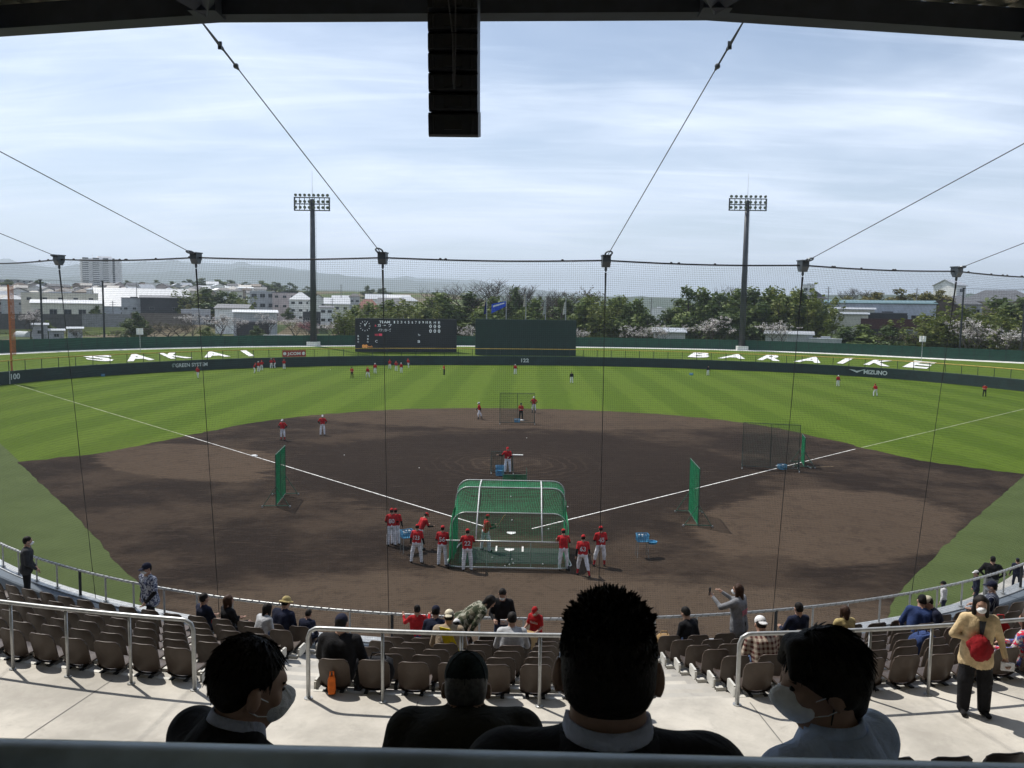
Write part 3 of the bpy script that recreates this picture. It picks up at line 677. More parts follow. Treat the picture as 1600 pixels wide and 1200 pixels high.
# hanging line-array loudspeaker seen from behind
SPK = at_dist(710, 40, 9.5); SPK.z = 0
t = thing('loudspeaker_array', 'black hanging loudspeaker column of stacked cabinets under the roof edge', 'loudspeaker', (SPK.x, SPK.y, 13.4))
top = 15.28-13.4; x_w = .55; nb = 8; hh = .205; z = top-.25; y = 0.0; tilt = R(2); M_spk = paint('speaker_black', (0.010, 0.011, 0.013), 0.55, var=.3, scale=20, bump=.2)
for k in range(nb):
    h2 = hh if k < nb-1 else .27; c, s = math.cos(tilt), math.sin(tilt)
    mb = MB(); w = x_w*(1 if k < nb-1 else 1.03)
    P2 = lambda yy, zz: (y+yy*c-zz*s, z+yy*s+zz*c)
    sec = [(-.21, -h2+.001), (.24, -h2+.001), (.24, .006), (-.21, -.004), (-.25, -.03), (-.25, -h2+.03)]
    v0 = [P2(*q) for q in sec]; mb.prism(v0[::-1], 'x', -w/2, w/2)
    cab = part(mb, 'cabinet', M_spk, t)
    for sx in (-1, 1):
        ay, az = P2(-.26, -.04); by, bz = P2(-.26, -h2+.04); part(MB().tube([(sx*w*.38, ay, az), (sx*w*.38, by, bz)], .012, 5), 'link_bar', M_black, cab)
    ay, az = P2(-.255, -h2*.5); part(MB().box((0, ay, az), (.2, .03, .1)), 'rear_fitting', M_black, cab)
    ny, nz = P2(0, -h2); y, z = ny, nz; tilt += R(1.5)
mb = MB().box((0, 0, top-.2), (.62, .8, .07)).box((0, .1, top+.12), (.2, .2, .6)); mb.tube([(-.2, -.2, top-.2), (0, .1, top+.45)], .02, 5).tube([(.2, -.2, top-.2), (0, .1, top+.45)], .02, 5)
part(mb, 'rigging_frame', M_black, t)
mb = MB(); mb.tube([(-.06, -.1, top+.4), (-.05, -.32, top-.5), (0.02, -.36, top-1.0), (.03, -.38, top-1.5)], .009, 5); mb.tube([(.03, -.1, top+.4), (.04, -.33, top-.5), (.05, -.37, top-1.1), (.04, -.39, top-1.55)], .009, 5)
part(mb, 'speaker_cable', paint('cable_grey', (.08, .08, .085), .6), t)

# ------------------------------------------------------------------ railings of the concourse
def railing(phis, label, ends):
    Rr = 31.95; a = ring(Rr, R(phis[0]), 6.0); t = thing('concourse_railing', label, 'railing', a, group='steel railings along the concourse')
    top = []; lo, hi = phis[0], phis[-1]
    if ends[0]: top += [ring(Rr, R(lo), z) for z in (6.0, 6.5, 6.86)]+[ring(Rr, R(lo+.06), 6.95), ring(Rr, R(lo+.2), 6.995)]
    st = lo+(.3 if ends[0] else 0); en = hi-(.3 if ends[1] else 0)
    top += [ring(Rr, R(x), 7.0) for x in np.linspace(st, en, 14)]
    if ends[1]: top += [ring(Rr, R(hi-.2), 6.995), ring(Rr, R(hi-.06), 6.95)]+[ring(Rr, R(hi), z) for z in (6.86, 6.5, 6.0)]
    part(MB().tube(top, .030, 8), 'handrail', M_steel, t, True, True)
    for k, p in enumerate(phis):
        if (k == 0 and ends[0]) or (k == len(phis)-1 and ends[1]): 
            b = ring(Rr, R(p), 6.0); part(MB().cyl(b, b+np.array([0, 0, .012]), .06, 10), 'foot_plate', M_steel, t, True); continue
        b = ring(Rr, R(p), 6.0); part(MB().cyl(b, b+np.array([0, 0, .98]), .022, 8).cyl(b, b+np.array([0, 0, .012]), .055, 10), 'post', M_steel, t, True, True)
def phi_of(x): return math.degrees(math.asin((x-CC[0])/31.95))
railing([phi_of(x) for x in (-10.8, -9.6, -8.5, -7.6, -6.72, -5.80, -4.80, -3.84)], 'steel railing above the left block of seats', (False, True))
railing([phi_of(x) for x in (-2.2, -1.17, -0.1, 0.96, 2.05)], 'steel railing above the middle block of seats', (True, True))
railing([phi_of(x) for x in (3.67, 5.54, 6.47, 7.41, 8.35, 9.3, 10.3, 11.4)], 'steel railing above the right block of seats', (True, False))
# thick rail right in front of the camera
t = thing('near_rail', 'thick blue-grey steel rail across the very bottom of the view', 'railing', (CAM[0], -39.12, 10.1))
mrail = paint('rail_blue', (0.38, 0.50, 0.62), 0.38, 0.1, var=.35, scale=5)
part(MB().tube([(x, -39.12, 10.905) for x in np.linspace(-4, 5, 10)], .036, 14), 'rail_tube', mrail, t, True, True)
for x in (-2.6, 4.0): part(MB().cyl((x, -39.12, 9.0), (x, -39.12, 10.88), .025, 8), 'post', mrail, t, True, True)

# ------------------------------------------------------------------ seats
def seat_plastic():
    t = NT('seat_plastic'); rn = t.n('ShaderNodeObjectInfo').outputs['Random']; c = t.mix(t.step(t.noise(5, 4), .3, .7), (.050, .034, .024), (.070, .049, .036)); c = t.mix(t.math('MULTIPLY', rn, .4), c, (.08, .061, .05)); c = t.mix(t.step(t.noise(14, 6, .7), .54, .74, 0, .3), c, (.12, .10, .085))
    t.bump(t.noise(220, 2), .15, .002); return t.fin(c, t.step(t.noise(8, 3), .3, .7, .36, .5), 0, .4)
M_seat = seat_plastic(); M_beam = paint('seat_beam_paint', (.55, .54, .5), .55)
def seat_meshes():
    g = []                                          # backrest: front and rear skins with rounded top corners
    def back(u, v, o):
        w = .225*(1-.06*(1-v))*(1 if v < .8 else math.sqrt(max(0.0, 1-((v-.8)/.2)**2*.22)))
        x = u*w; z = .40+.43*v-(abs(u)**6)*.05*v; y = -.02-.10*v+.055*(u*u)+o
        return (x, y, z)
    us = np.linspace(-1, 1, 9); vs_ = [0, .25, .5, .75, .9, 1]
    mb = MB().grid([[back(u, v, 0) for u in us] for v in vs_]).grid([[back(u, v, -.022) for u in us] for v in vs_], flip=True)
    rim = [(back(u, 1, 0), back(u, 1, -.022)) for u in us]; mb.grid(rim)
    for u, fl in ((-1, False), (1, True)): mb.grid([(back(u, v, 0), back(u, v, -.022)) for v in vs_], flip=not fl)
    lip = [back(u, 1, -.011) for u in us]; mb.tube([(p[0], p[1], p[2]+.002) for p in lip], .014, 5)
    bm = mb.mesh('backrest', M_seat, True)
    def pan(u, v, o):
        w = .215*(1 if v < .7 else 1-.25*((v-.7)/.3)**2); return (u*w, -.03+.43*v, .415-.03*(1-v)*(1-u*u)+.012*v-.035*max(0, v-.85)/.15+.03*u**4+o)
    vs2 = [0, .2, .45, .7, .88, 1]
    mb = MB().grid([[pan(u, v, 0) for u in us] for v in vs2]).grid([[pan(u, v, -.025) for u in us] for v in vs2], flip=True)
    mb.grid([(pan(u, 1, 0), pan(u, 1, -.025)) for u in us])
    for u, fl in ((-1, True), (1, False)): mb.grid([(pan(u, v, 0), pan(u, v, -.025)) for v in vs2], flip=fl)
    pm = mb.mesh('seat_pan', M_seat, True)
    lg = MB().box((0, .04, .33), (.05, .26, .05)).box((0, -.07, .25), (.05, .05, .2)).box((0, -.10, .19), (.06, .03, .12)).mesh('bracket', M_dark)
    return bm, pm, lg
SB, SP, SL = seat_meshes()
def seat(p, phi, label, group):
    o = tag(new('stadium_seat', None, None, tuple(p), phi), label, 'seat', group); q = random.Random(int(p[0]*997+p[1]*31)); o.rotation_euler = (R(q.uniform(-1.2, 1.2)), R(q.uniform(-.8, .8)), phi+R(q.uniform(-2, 2)))
    new('backrest', SB, o); new('seat_pan', SP, o)
    for s in (-.11, .11): new('bracket', SL, o, (s, 0, 0))
    return o
ROWN = ['top', 'second highest', 'third highest', 'third lowest', 'second lowest', 'front']
BLOCKS = [(-27.4, -7.45, 'left'), (-4.1, 3.1, 'middle'), (6.45, 26.3, 'right')]
seat_spots = {}
for k in range(ROWS):
    rb = R_TOP-DEP*k-.10
    for a0, a1, nm in BLOCKS:
        width = R(a1-a0)*rb; n = max(1, int(width/.555)); spots = []
        for i in range(n):
            if nm == 'left': phi = R(a1)-(i+.5)*.555/rb
            elif nm == 'right': phi = R(a0)+(i+.5)*.555/rb
            else: phi = R(a0-.2)+(i+.5)*.56/rb
            p = ring(rb, phi, tread(k)); x = px_of(p+np.array([0, 0, .5]))
            if -50 < x < 1660:
                spots.append((phi, p)); seat(p, phi, 'brown seat in %s row, %s block, %s from the %s aisle' % (ROWN[k], nm, ORD[i], 'right' if nm == 'right' else 'left'), 'brown stadium seats of the lower stand')
        seat_spots[(k, nm)] = spots
        if not spots: continue
        ph0, ph1 = min(s[0] for s in spots)-.3/rb, max(s[0] for s in spots)+.3/rb
        b = thing('seat_rail', 'pale steel mounting rail under the %s row of the %s block' % (ROWN[k], nm), 'rail', ring(rb-.0, ph0, tread(k)), group='mounting rails under the seats')
        c = [ring(rb+.04, ph0+(ph1-ph0)*i/20) for i in range(21)]
        gz = tread(k)+.27; part(MB().grid([[ring(rb+o, ph0+(ph1-ph0)*i/20, gz+z) for o, z in ((.0, 0), (.0, .06), (.07, .06), (.07, 0), (.0, 0))] for i in range(21)]), 'rail_bar', M_beam, b, True)
        for e in (ph0, ph1):
            if abs(math.degrees(e)) > 20: continue
            q = ring(rb-.16, e, tread(k)+.36); mb = MB().box((0, 0, 0), (.03, .30, .13)).box((0, 0, 0), (.034, .24, .17)); o = part(mb, 'end_plate', M_beam, b); o.location = Vector(q)-b.location; o.rotation_euler = (0, 0, e)
# first rows of the upper stand, backs just showing at the lower right corner
for i in range(2):
    for j in range(40):
        rb = 35.35+.85*i; phi = R(1.5)+(j+.5)*.56/rb; p = ring(rb, phi, 6.42+.44*i); q = p+np.array([0, 0, .83]); x, y = px_of(q), py_of(q)
        if 1380 < x < 1640 and y < 1215: seat(p, phi, 'dark shaded seat back at the lower right corner, %s upper row, place %s' % (ORD[i], ORD[j]), 'shaded upper seats at the lower right')
# ------------------------------------------------------------------ light towers, scoreboard, batter's eye, poles
M_tower = paint('tower_steel', (0.045, 0.05, 0.058), 0.5, 0.3, var=.2, scale=.6)
def light_tower(base, frame_px, D, label):
    (x0, x1, y0, y1) = frame_px; bz = base.z; c = at_dist((x0+x1)/2, (y0+y1)/2, D); wdt = (x1-x0)/FPX*D
    zt, zb = at_dist((x0+x1)/2, y0, D).z, at_dist((x0+x1)/2, y1, D).z
    t = thing('light_tower', label, 'light tower', base, group='floodlight towers behind the outfield')
    H = zt-bz
    part(MB().tube([(0, 0, .8), (0, 0, H*.5), (0, 0, H-.3)], [.72, .60, .48], 12), 'pole', M_tower, t, smooth=True)
    part(MB().box((0, 0, .45), (2.4, 2.4, .9)), 'base_block', M_kerb, t)
    h = zt-zb; mb = MB()
    for z in (0, h*.5, h): mb.box((0, -.35, H-h+z), (wdt, .22, .2))
    for x in np.linspace(-wdt/2, wdt/2, 8): mb.box((x, -.35, H-h/2), (.12, .14, h))
    for sx in (-1, 1): mb.box((sx*wdt/2, -.35, H-h/2), (.26, .3, h+.2))
    fr_ = part(mb, 'lamp_frame', M_tower, t)
    lm = MB().lathe([(.05, .35), (.22, .28), (.34, 0), (.30, 0), (.0, .1)], (0, 0, 0), 10).tube([(0, 0, .3), (0, .0, .55)], .06, 5).mesh('floodlight', paint('lamp_grey', (.16, .17, .18), .4, .5), True)
    for row, z in enumerate((.12, h*.5, h)):
        for i, x in enumerate(np.linspace(-wdt/2+.3, wdt/2-.3, 8)):
            o = new('floodlight', lm, t, (x, -.7, H-h+z+.45)); o.rotation_euler = (R(-62), 0, R(-18+36*i/7))
    part(MB().tube([(0, 0, H-.3), (0, 0, H+5.5)], [.05, .02], 5), 'lightning_rod', M_steel, t)
    q = MB()
    for sx in (-.15, .15): q.tube([(.62+sx, .2, 1), (.5+sx, .2, H-h)], .025, 4)
    part(q, 'ladder', M_tower, t)
def on_path(x, o=2.2):
    i = min(range(151), key=lambda k: abs(px_of(O_[k])-x)); n = normals2(O_)[i]; return Vector((O_[i][0]+n[0]*o, O_[i][1]+n[1]*o, 2.6))
b = on_path(490); b0 = at_dist(490, 540, math.hypot(b.x-CAM[0], b.y-CAM[1])); b.x, b.y = b0.x, b0.y; light_tower(b, (459, 511, 309, 329), math.hypot(b.x-CAM[0], b.y-CAM[1]), 'left floodlight tower rising behind the scoreboard bank')
b = on_path(1158); b0 = at_dist(1158.5, 546, math.hypot(b.x-CAM[0], b.y-CAM[1])); b.x, b.y = b0.x, b0.y; light_tower(b, (1144, 1198, 311, 329), math.hypot(b.x-CAM[0], b.y-CAM[1]), 'right floodlight tower rising behind the letter bank')

# scoreboard
def facing(p): return math.atan2(p[1]-CAM[1], p[0]-CAM[0])-math.pi/2
p0, p1 = at_dist(555.5, 552, 168), at_dist(713, 552, 170); w = (p1-p0).length; c = (p0+p1)/2; an = math.atan2(p1.y-p0.y, p1.x-p0.x)
z0 = c.z; z1 = at_dist(634, 498, 169).z; H = z1-z0
t = thing('scoreboard', 'wide black electronic scoreboard with clock and Japanese team names', 'scoreboard', (c.x, c.y, z0), an)
M_board = paint('scoreboard_black', (0.010, 0.012, 0.018), 0.45, var=.2, scale=.3)
part(MB().box((0, .5, H/2), (w, 1.0, H)), 'cabinet', M_board, t)
mb = MB()
for a in ((0, -.03, H-.06, w+.1, .1), (0, -.03, .06, w+.1, .1)): mb.box(a[:3], (a[3], .1, a[4]))
for sx in (-1, 1): mb.box((sx*w/2, -.03, H/2), (.1, .1, H))
part(mb, 'frame', paint('board_frame', (.02, .022, .03), .5), t)
mb = MB()
for i in range(1, 15): mb.box((0, -.004, H*i/15), (w-.1, .01, .02))
part(mb, 'panel_joint', paint('panel_joint', (.018, .02, .03), .4), t)
M_led = glow('led_white', (.62, .66, .7), .25); M_ledr = glow('led_red', (.55, .05, .09), .35); M_ledo = glow('led_orange', (.7, .3, .08), .35)
K = w/160.0                                         # metres per photo pixel across the board
def bx(px_, py_): return ((px_-634.3)*K, H-(py_-498)*K)
def btext(s, x0, x1, y0, y1, mat=None, name='lettering', bold=.02):
    v, f = text_shape(s, 1.0, bold); (a, zt), (b_, zb) = bx(x0, y0), bx(x1, y1)
    xa, xb, ya, yb = v[:, 0].min(), v[:, 0].max(), v[:, 1].min(), v[:, 1].max()
    part(MB().add([(a+(q[0]-xa)/(xb-xa)*(b_-a), -.02, zb+(q[1]-ya)/(yb-ya+1e-9)*(zt-zb)) for q in v], ngons=f), name, mat or M_led, t)
btext('TEAM', 591, 608, 501.5, 505.5)
for i, s in enumerate(['1', '2', '3', '4', '5', '6', '7', '8', '9', '10']): btext(s, 613.4+i*5.72-(0 if i != 0 else -.6)-(.6 if i == 9 else 0), 615.8+i*5.72+(.8 if i == 9 else 0), 501.5, 505.5)
for i, s in enumerate('RHE'): btext(s, 670.5+i*6.9, 674+i*6.9, 501.5, 505.5)
for r_i in range(2):
    for i in range(3): btext('0', 670.3+i*6.9, 674.3+i*6.9, 507+r_i*7.3, 512.6+r_i*7.3, bold=.035)
for s, a, b_ in (('カ', 588.5, 593.5), ('ー', 597, 601.5), ('プ', 605.5, 610.5)): btext(s, a, b_, 508.2 if s == 'ー' else 506.5, 509.3 if s == 'ー' else 511.3)
btext('バファローズ', 589.5, 609.5, 513.8, 518.6); btext('▲', 584, 587, 507.5, 510.5, M_ledr)
btext('H1', 584.5, 589, 522, 525.5, M_ledr); part(MB().box((bx(593, 523.5)[0], -.02, bx(593, 523.5)[1]), (5.2*K, .02, 3.6*K)), 'count_lamp', M_ledr, t)
btext('C', 585, 588.5, 532, 536); btext('B', 652, 655.5, 532, 536); btext('To', 652, 656, 522, 525)
for s, x, y in (('B', 557.5, 524.5), ('S', 557.5, 529), ('O', 557.5, 533.5), ('H', 572.5, 524.5), ('E', 572.5, 529), ('Fc', 572.3, 533.5)): btext(s, x, x+2.2, y, y+2.8)
btext('88', 564.5, 573, 539.2, 544.4, M_ledo, bold=.04); btext('km/h', 574, 580.5, 540.8, 543.6, M_ledo)
cx_, cz_ = bx(569, 510); cl = part(MB().lathe([(0, .06), (8.6*K, .05), (8.8*K, 0)], (0, 0, 0), 24), 'clock', M_board, t); cl.location = (cx_, -.0, cz_); cl.rotation_euler = (R(90), 0, 0)
mb = MB()
for i in range(12):
    a = i*math.pi/6; mb.box((cx_+7.4*K*math.sin(a), -.09, cz_+7.4*K*math.cos(a)), (.10, .03, .26), ry=a)
mb.box((cx_+.16, -.1, cz_+.3), (.12, .03, .8), ry=R(28)); mb.box((cx_-.06, -.12, cz_+.22), (.13, .03, .55), ry=R(-14))
part(mb, 'clock_marks', M_led, t)
mb = MB()
for x in np.linspace(-w/2+.4, w/2-.4, 5): mb.box((x, .5, -.8), (.35, .5, 1.7))
part(mb, 'support_leg', M_dark, t); part(MB().box((0, .3, -.45), (w*.94, .12, .3)), 'maintenance_rail', M_kerb, t)

# batter's eye: plain dark green backdrop
p0, p1 = at_dist(742.5, 556, 166), at_dist(899.5, 556, 168); w = (p1-p0).length; c = (p0+p1)/2; an = math.atan2(p1.y-p0.y, p1.x-p0.x); z0 = c.z-.4; H = at_dist(820, 499.5, 167).z-z0
t = thing('batters_eye', 'big plain dark green backdrop wall in centre field', 'backdrop', (c.x, c.y, z0), an)
part(MB().box((0, .5, H/2), (w, 1.0, H)), 'backdrop_body', M_wall, t)
n = 11; sh = MB().box((0, -.02, 0), (w/n-.03, .04, H-.06)).mesh('cladding_sheet', paint('eye_green', (0.008, 0.030, 0.024), .7, var=.2, scale=.5))
for i in range(n): new('cladding_sheet', sh, t, (-w/2+(i+.5)*w/n, -.005, H/2))
# flag poles behind it
def flag_mat(name, col): return cloth(name, col, .8)
for i, (x, ytop, D, fl) in enumerate([(760.3, 467.5, 172, ('hang', (.02, .03, .16), 'navy flag hanging limp')), (790.6, 468, 172, ('fly', (.03, .09, .55), 'blue and white flag flying out')), (821.3, 456, 172, ('hang', (.55, .5, .42), 'cream flag hanging limp')), (852.3, 468, 172, ('hang', (.45, .47, .42), 'pale flag hanging limp')), (883.6, 468, 172, ('hang', (.5, .5, .45), 'whitish flag hanging limp'))]):
    b = at_dist(x, 505, D); top = at_dist(x, ytop, D).z; z0 = 2.4
    t = thing('flagpole', ['leftmost flagpole', 'second flagpole from the left', 'tallest flagpole in the middle', 'second flagpole from the right', 'rightmost flagpole'][i]+' behind the green backdrop with '+fl[2], 'flagpole', (b.x, b.y, z0), group='flagpoles behind the batter backdrop')
    h = top-z0; part(MB().tube([(0, 0, 0), (0, 0, h)], [.13, .08], 8), 'pole', paint('pole_grey', (.35, .36, .37), .4, .5), t); part(MB().sph((0, 0, h+.08), .12, 8, 6), 'finial', M_steel, t)
    if fl[0] == 'fly':
        g = [[(-.1-3.0*u/10, .25*math.sin(u*.9+v*.3)*u/10, h-.35-1.1*v/5-.08*u-.09*u*(v/5-.2)) for v in range(6)] for u in range(11)]
        f = part(MB().grid(g), 'flag', flag_mat('flag_blue', fl[1]), t, smooth=True)
        g = [[(p[0], p[1]-.03, p[2]) for p in row[1:3]] for row in g[1:10]]; part(MB().grid(g), 'flag_stripe', flag_mat('flag_white', (.7, .72, .75)), f, smooth=True)
    else:
        g = [[(-.1-.55*u/5*(.4+.6*v/8), .12*math.sin(u*2.1+i), h-.4-2.6*v/8-.25*u/5) for v in range(9)] for u in range(6)]
        part(MB().grid(g), 'flag', flag_mat('flag_%d' % i, fl[1]), t, smooth=True)
# tall net posts left and right, foul pole
def net_post(x, ytop, D, label, r=.2):
    b = at_dist(x, 540, D); b.z = 2.3; h = at_dist(x, ytop, D).z-2.3
    t = thing('net_post', label, 'post', b, group='tall black net posts behind the bank')
    part(MB().tube([(0, 0, 0), (0, 0, h)], [r, r*.85], 8), 'pole', M_dark, t); part(MB().box((0, 0, h), (.5, .5, .12)), 'cap', M_dark, t); return b, h
posts = []
for x, y, D, lb in [(67, 437, 168, 'tall black net post behind the left bank, nearest the orange foul pole'), (163.5, 439, 172, 'tall black net post behind the letter A of the left bank'), (1500, 450, 182, 'tall black net post beside blossoming tree on the right'), (1596.5, 452, 178, 'tall black net post at the right edge of the view')]: posts.append(net_post(x, y, D, lb))
for (a, b_), lb in (((posts[0], posts[1]), 'thin net strung between the two left net posts'), ((posts[2], posts[3]), 'thin net strung between the two right net posts')):
    A, B = a[0]+Vector((0, 0, .4)), b_[0]+Vector((0, 0, .4)); hA, hB = a[1]-.5, b_[1]-.5
    t = thing('field_net', lb, 'net', A); tag(part(netting(MB(), lambda u, v: A.lerp(B, u)+Vector((0, 0, (hA*(1-u)+hB*u)*v)), 24, 14, 1, 1, .009), 'netting', M_rope, t, True), kind='stuff')
    part(MB().tube([A+Vector((0, 0, hA)), B+Vector((0, 0, hB))], .03, 5), 'head_rope', M_black, t, True)
M_orange = paint('foul_orange', (0.5, 0.14, 0.035), .55)
b = Vector((-69.6, 69.2, 1.7)); h = at_dist(9, 445, 131).z-1.7
t = thing('foul_pole', 'orange left field foul pole with mesh wing', 'foul pole', b)
part(MB().tube([(0, 0, 0), (0, 0, h)], .13, 8), 'pole', M_orange, t); part(netting(MB(), lambda u, v: (.1+.45*u, .2*u, 2.2+(h-2.4)*v), 4, 60, 1, 1, .03), 'mesh_wing', M_orange, t)

# ------------------------------------------------------------------ trees
def leaf_mat(name, a, b, c):
    t = NT(name); oi = t.n('ShaderNodeNewGeometry'); f = t.n('ShaderNodeMapRange', {0: oi.outputs['Random Per Island'], 1: 0.0, 2: 1.0}).outputs[0]
    col = t.mix(f, a, b); col = t.mix(t.step(t.noise(.5, 3), .45, .65, 0, .7), col, c)
    t.b.inputs['Transmission Weight'].default_value = 0
    tr = t.n('ShaderNodeBsdfTranslucent', {0: t.mix(0.5, col, (.1, .14, .02))}); t.fin(col, .6, 0, .25)
    mx = t.n('ShaderNodeMixShader', {0: .22, 1: t.b.outputs[0], 2: tr.outputs[0]}); t.t.links.new(mx.outputs[0], t.out.inputs[0]); return t.m
LEAF = {'dark': leaf_mat('leaf_dark', (.038, .068, .02), (.09, .135, .036), (.105, .14, .04)),
        'mid': leaf_mat('leaf_mid', (.065, .105, .022), (.15, .205, .046), (.16, .2, .05)),
        'bamboo': leaf_mat('leaf_bamboo', (.075, .11, .018), (.18, .21, .04), (.19, .20, .05)),
        'olive': leaf_mat('leaf_olive', (.10, .095, .02), (.2, .18, .04), (.16, .12, .04)),
        'brown': leaf_mat('leaf_brown', (.05, .042, .03), (.1, .08, .06), (.07, .06, .045)),
        'blossom': leaf_mat('blossom', (.6, .55, .55), (.85, .8, .8), (.45, .39, .39)),
        'pink': leaf_mat('blossom_pink', (.35, .12, .15), (.5, .22, .25), (.2, .07, .1))}
M_bark = paint('bark', (.055, .045, .036), .9, var=.4, scale=4)
def leaf_cloud(mb, lobes, n, size, seed, up=0.3):
    g = np.random.default_rng(seed); V = []
    vol = np.array([l[3]*l[4]*l[5] for l in lobes]); pick = g.choice(len(lobes), n, p=vol/vol.sum()); L = np.array(lobes)[pick]
    d = g.normal(size=(n, 3)); d /= np.linalg.norm(d, axis=1)[:, None]; rad_ = g.random(n)**.38
    c = L[:, :3]+d*L[:, 3:]*rad_[:, None]*(1+.18*g.normal(size=(n, 1)))
    nn = d+g.normal(size=(n, 3))*.7+np.array([0, 0, up]); nn /= np.linalg.norm(nn, axis=1)[:, None]
    a = np.cross(nn, g.normal(size=(n, 3))); a /= np.linalg.norm(a, axis=1)[:, None]+1e-9; b = np.cross(nn, a)
    s = size*(.5+g.random((n, 1))); s2 = s*(.35+.4*g.random((n, 1)))
    V = np.stack([c-a*s, c-b*s2+a*s*.1, c+a*s, c+b*s2-a*s*.1], 1).reshape(-1, 3); i = np.arange(n)[:, None]*4+np.arange(4)
    return mb.add(V, i)
def branches(mb, base, direction, length, r, depth, rnd, spread=.6, n=3, out=None, up=.12):
    d = Vector(direction).normalized(); p = Vector(base); pts = [p.copy()]
    for k in range(3):
        d = (d+Vector((rnd.uniform(-.16, .16), rnd.uniform(-.16, .16), rnd.uniform(-.05, .1)+up))).normalized(); p = p+d*length/3; pts.append(p.copy())
    mb.tube(pts, [r, r*.86, r*.74, r*.6], 5 if r > .05 else 3, caps=False)
    if depth == 0:
        if out is not None: out.append(tuple(p))
        return
    for k in range(n+(1 if rnd.random() < .4 else 0)):
        t_ = rnd.uniform(.45, 1.0); i = min(2, int(t_*3)); q = pts[i].lerp(pts[i+1], t_*3-i) if k else p
        a = rnd.uniform(0, 2*math.pi); side = Vector((math.cos(a), math.sin(a), rnd.uniform(-.1, .5))); nd = (d*(1-spread)+side*spread).normalized()
        branches(mb, q, nd, length*rnd.uniform(.58, .8), r*.6, depth-1, rnd, spread, n, out, up)
def crown_variant(kind, seed):
    """unit tree about 10 m tall: returns (crown mesh, trunk mesh)"""
    rnd = random.Random(seed); lobes = []; tm = MB()
    if kind in ('dark', 'mid', 'olive'):
        for i in range(rnd.randint(19, 24)):
            a, r = rnd.uniform(0, 2*math.pi), rnd.uniform(0, 2.9); z = rnd.uniform(.9, 8.4); k = 1-.55*max(0, (z-5)/4)
            lobes.append((r*math.cos(a)*k, r*math.sin(a)*k, z, rnd.uniform(.9, 1.7)*k, rnd.uniform(.9, 1.7)*k, rnd.uniform(.7, 1.3)))
        lobes.append((rnd.uniform(-.4, .4), 0, 9, .9, .9, 1.0))
        mb = leaf_cloud(MB(), lobes, 5200, .25, seed)
    elif kind == 'bamboo':
        for i in range(26):
            a, r = rnd.uniform(0, 2*math.pi), 3.2*math.sqrt(rnd.random()); x, y = r*math.cos(a), r*math.sin(a); top = rnd.uniform(6.0, 10); lx, ly = rnd.uniform(-.7, .7), rnd.uniform(-.7, .7)
            tm.tube([(x*.6, y*.6, 0), (x*.8, y*.8, top*.5), (x+lx*.5, y+ly*.5, top*.85)], [.05, .045, .02], 4)
            for k in range(4):
                f = .3+.7*k/3; lobes.append((x*(.7+.3*f)+lx*f, y*(.7+.3*f)+ly*f, top*f, .75*(1.15-f*.6), .75*(1.15-f*.6), .95))
        mb = leaf_cloud(MB(), lobes, 4600, .22, seed, .1)
    for i in range(4 if kind != 'bamboo' else 0):
        pass
    if kind != 'bamboo':
        tm.tube([(0, 0, 0), (.08, 0, 2.5), (-.05, .1, 5), (0, 0, 8)], [.26, .2, .13, .05], 7)
        for i in range(7):
            a = i*2.4; z = 2.2+i*.7; tm.tube([(0, 0, z), (1.1*math.cos(a), 1.1*math.sin(a), z+.9), (2.0*math.cos(a), 2.0*math.sin(a), z+1.3)], [.09, .06, .025], 5)
    return mb.mesh('crown', LEAF[kind]), tm.mesh('trunk', M_bark)
CROWNS = {k: [crown_variant(k, 31*j+len(k)*7) for j in range(3)] for k in ('dark', 'mid', 'bamboo', 'olive')}
def bare_variant(seed, leaf, depth=4, n_leaf=0, r=.2, twig=3):
    rnd = random.Random(seed); mb = MB(); tips = []; mb.tube([(0, 0, -.2), (.05, 0, 1.4), (0, .08, 2.6)], [r*1.2, r, r*.85], 7)
    for i in range(4):
        a = i*1.6+rnd.random(); branches(mb, (0, .05, 2.2+.15*i), (math.cos(a)*.8, math.sin(a)*.8, 1), 2.9, r*.55, depth-1, rnd, .55, twig, tips)
    cm = None
    if leaf:
        lo = [(x, y, z, .32, .32, .3) for x, y, z in tips]; cm = leaf_cloud(MB(), lo, n_leaf, .10, seed).mesh('crown', LEAF[leaf])
    return cm, mb.mesh('trunk', M_bark)
BARE = [bare_variant(5, None, 5), bare_variant(9, None, 5), bare_variant(12, 'brown', 4, 900)]
BLOSSOM = [bare_variant(21, 'blossom', 4, 1500, .16), bare_variant(23, 'blossom', 4, 1300, .15)]; PINK = [bare_variant(27, 'pink', 4, 2200, .14)]
tree_no = [0]
def tree(kind, x, ytop, D, label, wid=1.0, z0=None, group='trees beyond the windscreen fence', ht=None):
    v = {'bare': BARE, 'blossom': BLOSSOM, 'pink': PINK}.get(kind) or CROWNS[kind]; tree_no[0] += 1; i = tree_no[0]
    c = at_dist(x, ytop, D); z0 = terrain_h(c.x, c.y) if z0 is None else z0; h = ht or (c.z-z0); cm, tm = v[i % len(v)]
    full = {'bare': 9.6, 'blossom': 8.2, 'pink': 8.2, 'bamboo': 10.3}.get(kind, 10.0)
    nm = {'bare': 'bare_tree', 'blossom': 'cherry_tree', 'pink': 'cherry_tree', 'bamboo': 'bamboo_clump'}.get(kind, 'evergreen_tree' if kind == 'dark' else 'leafy_tree')
    t = thing(nm, label, 'tree', (c.x, c.y, z0), i*1.9, group); s = h/full
    t.scale = (s*wid*1.42, s*wid*1.42, s)
    if cm: new('crown', cm, t)
    new('trunk', tm, t)
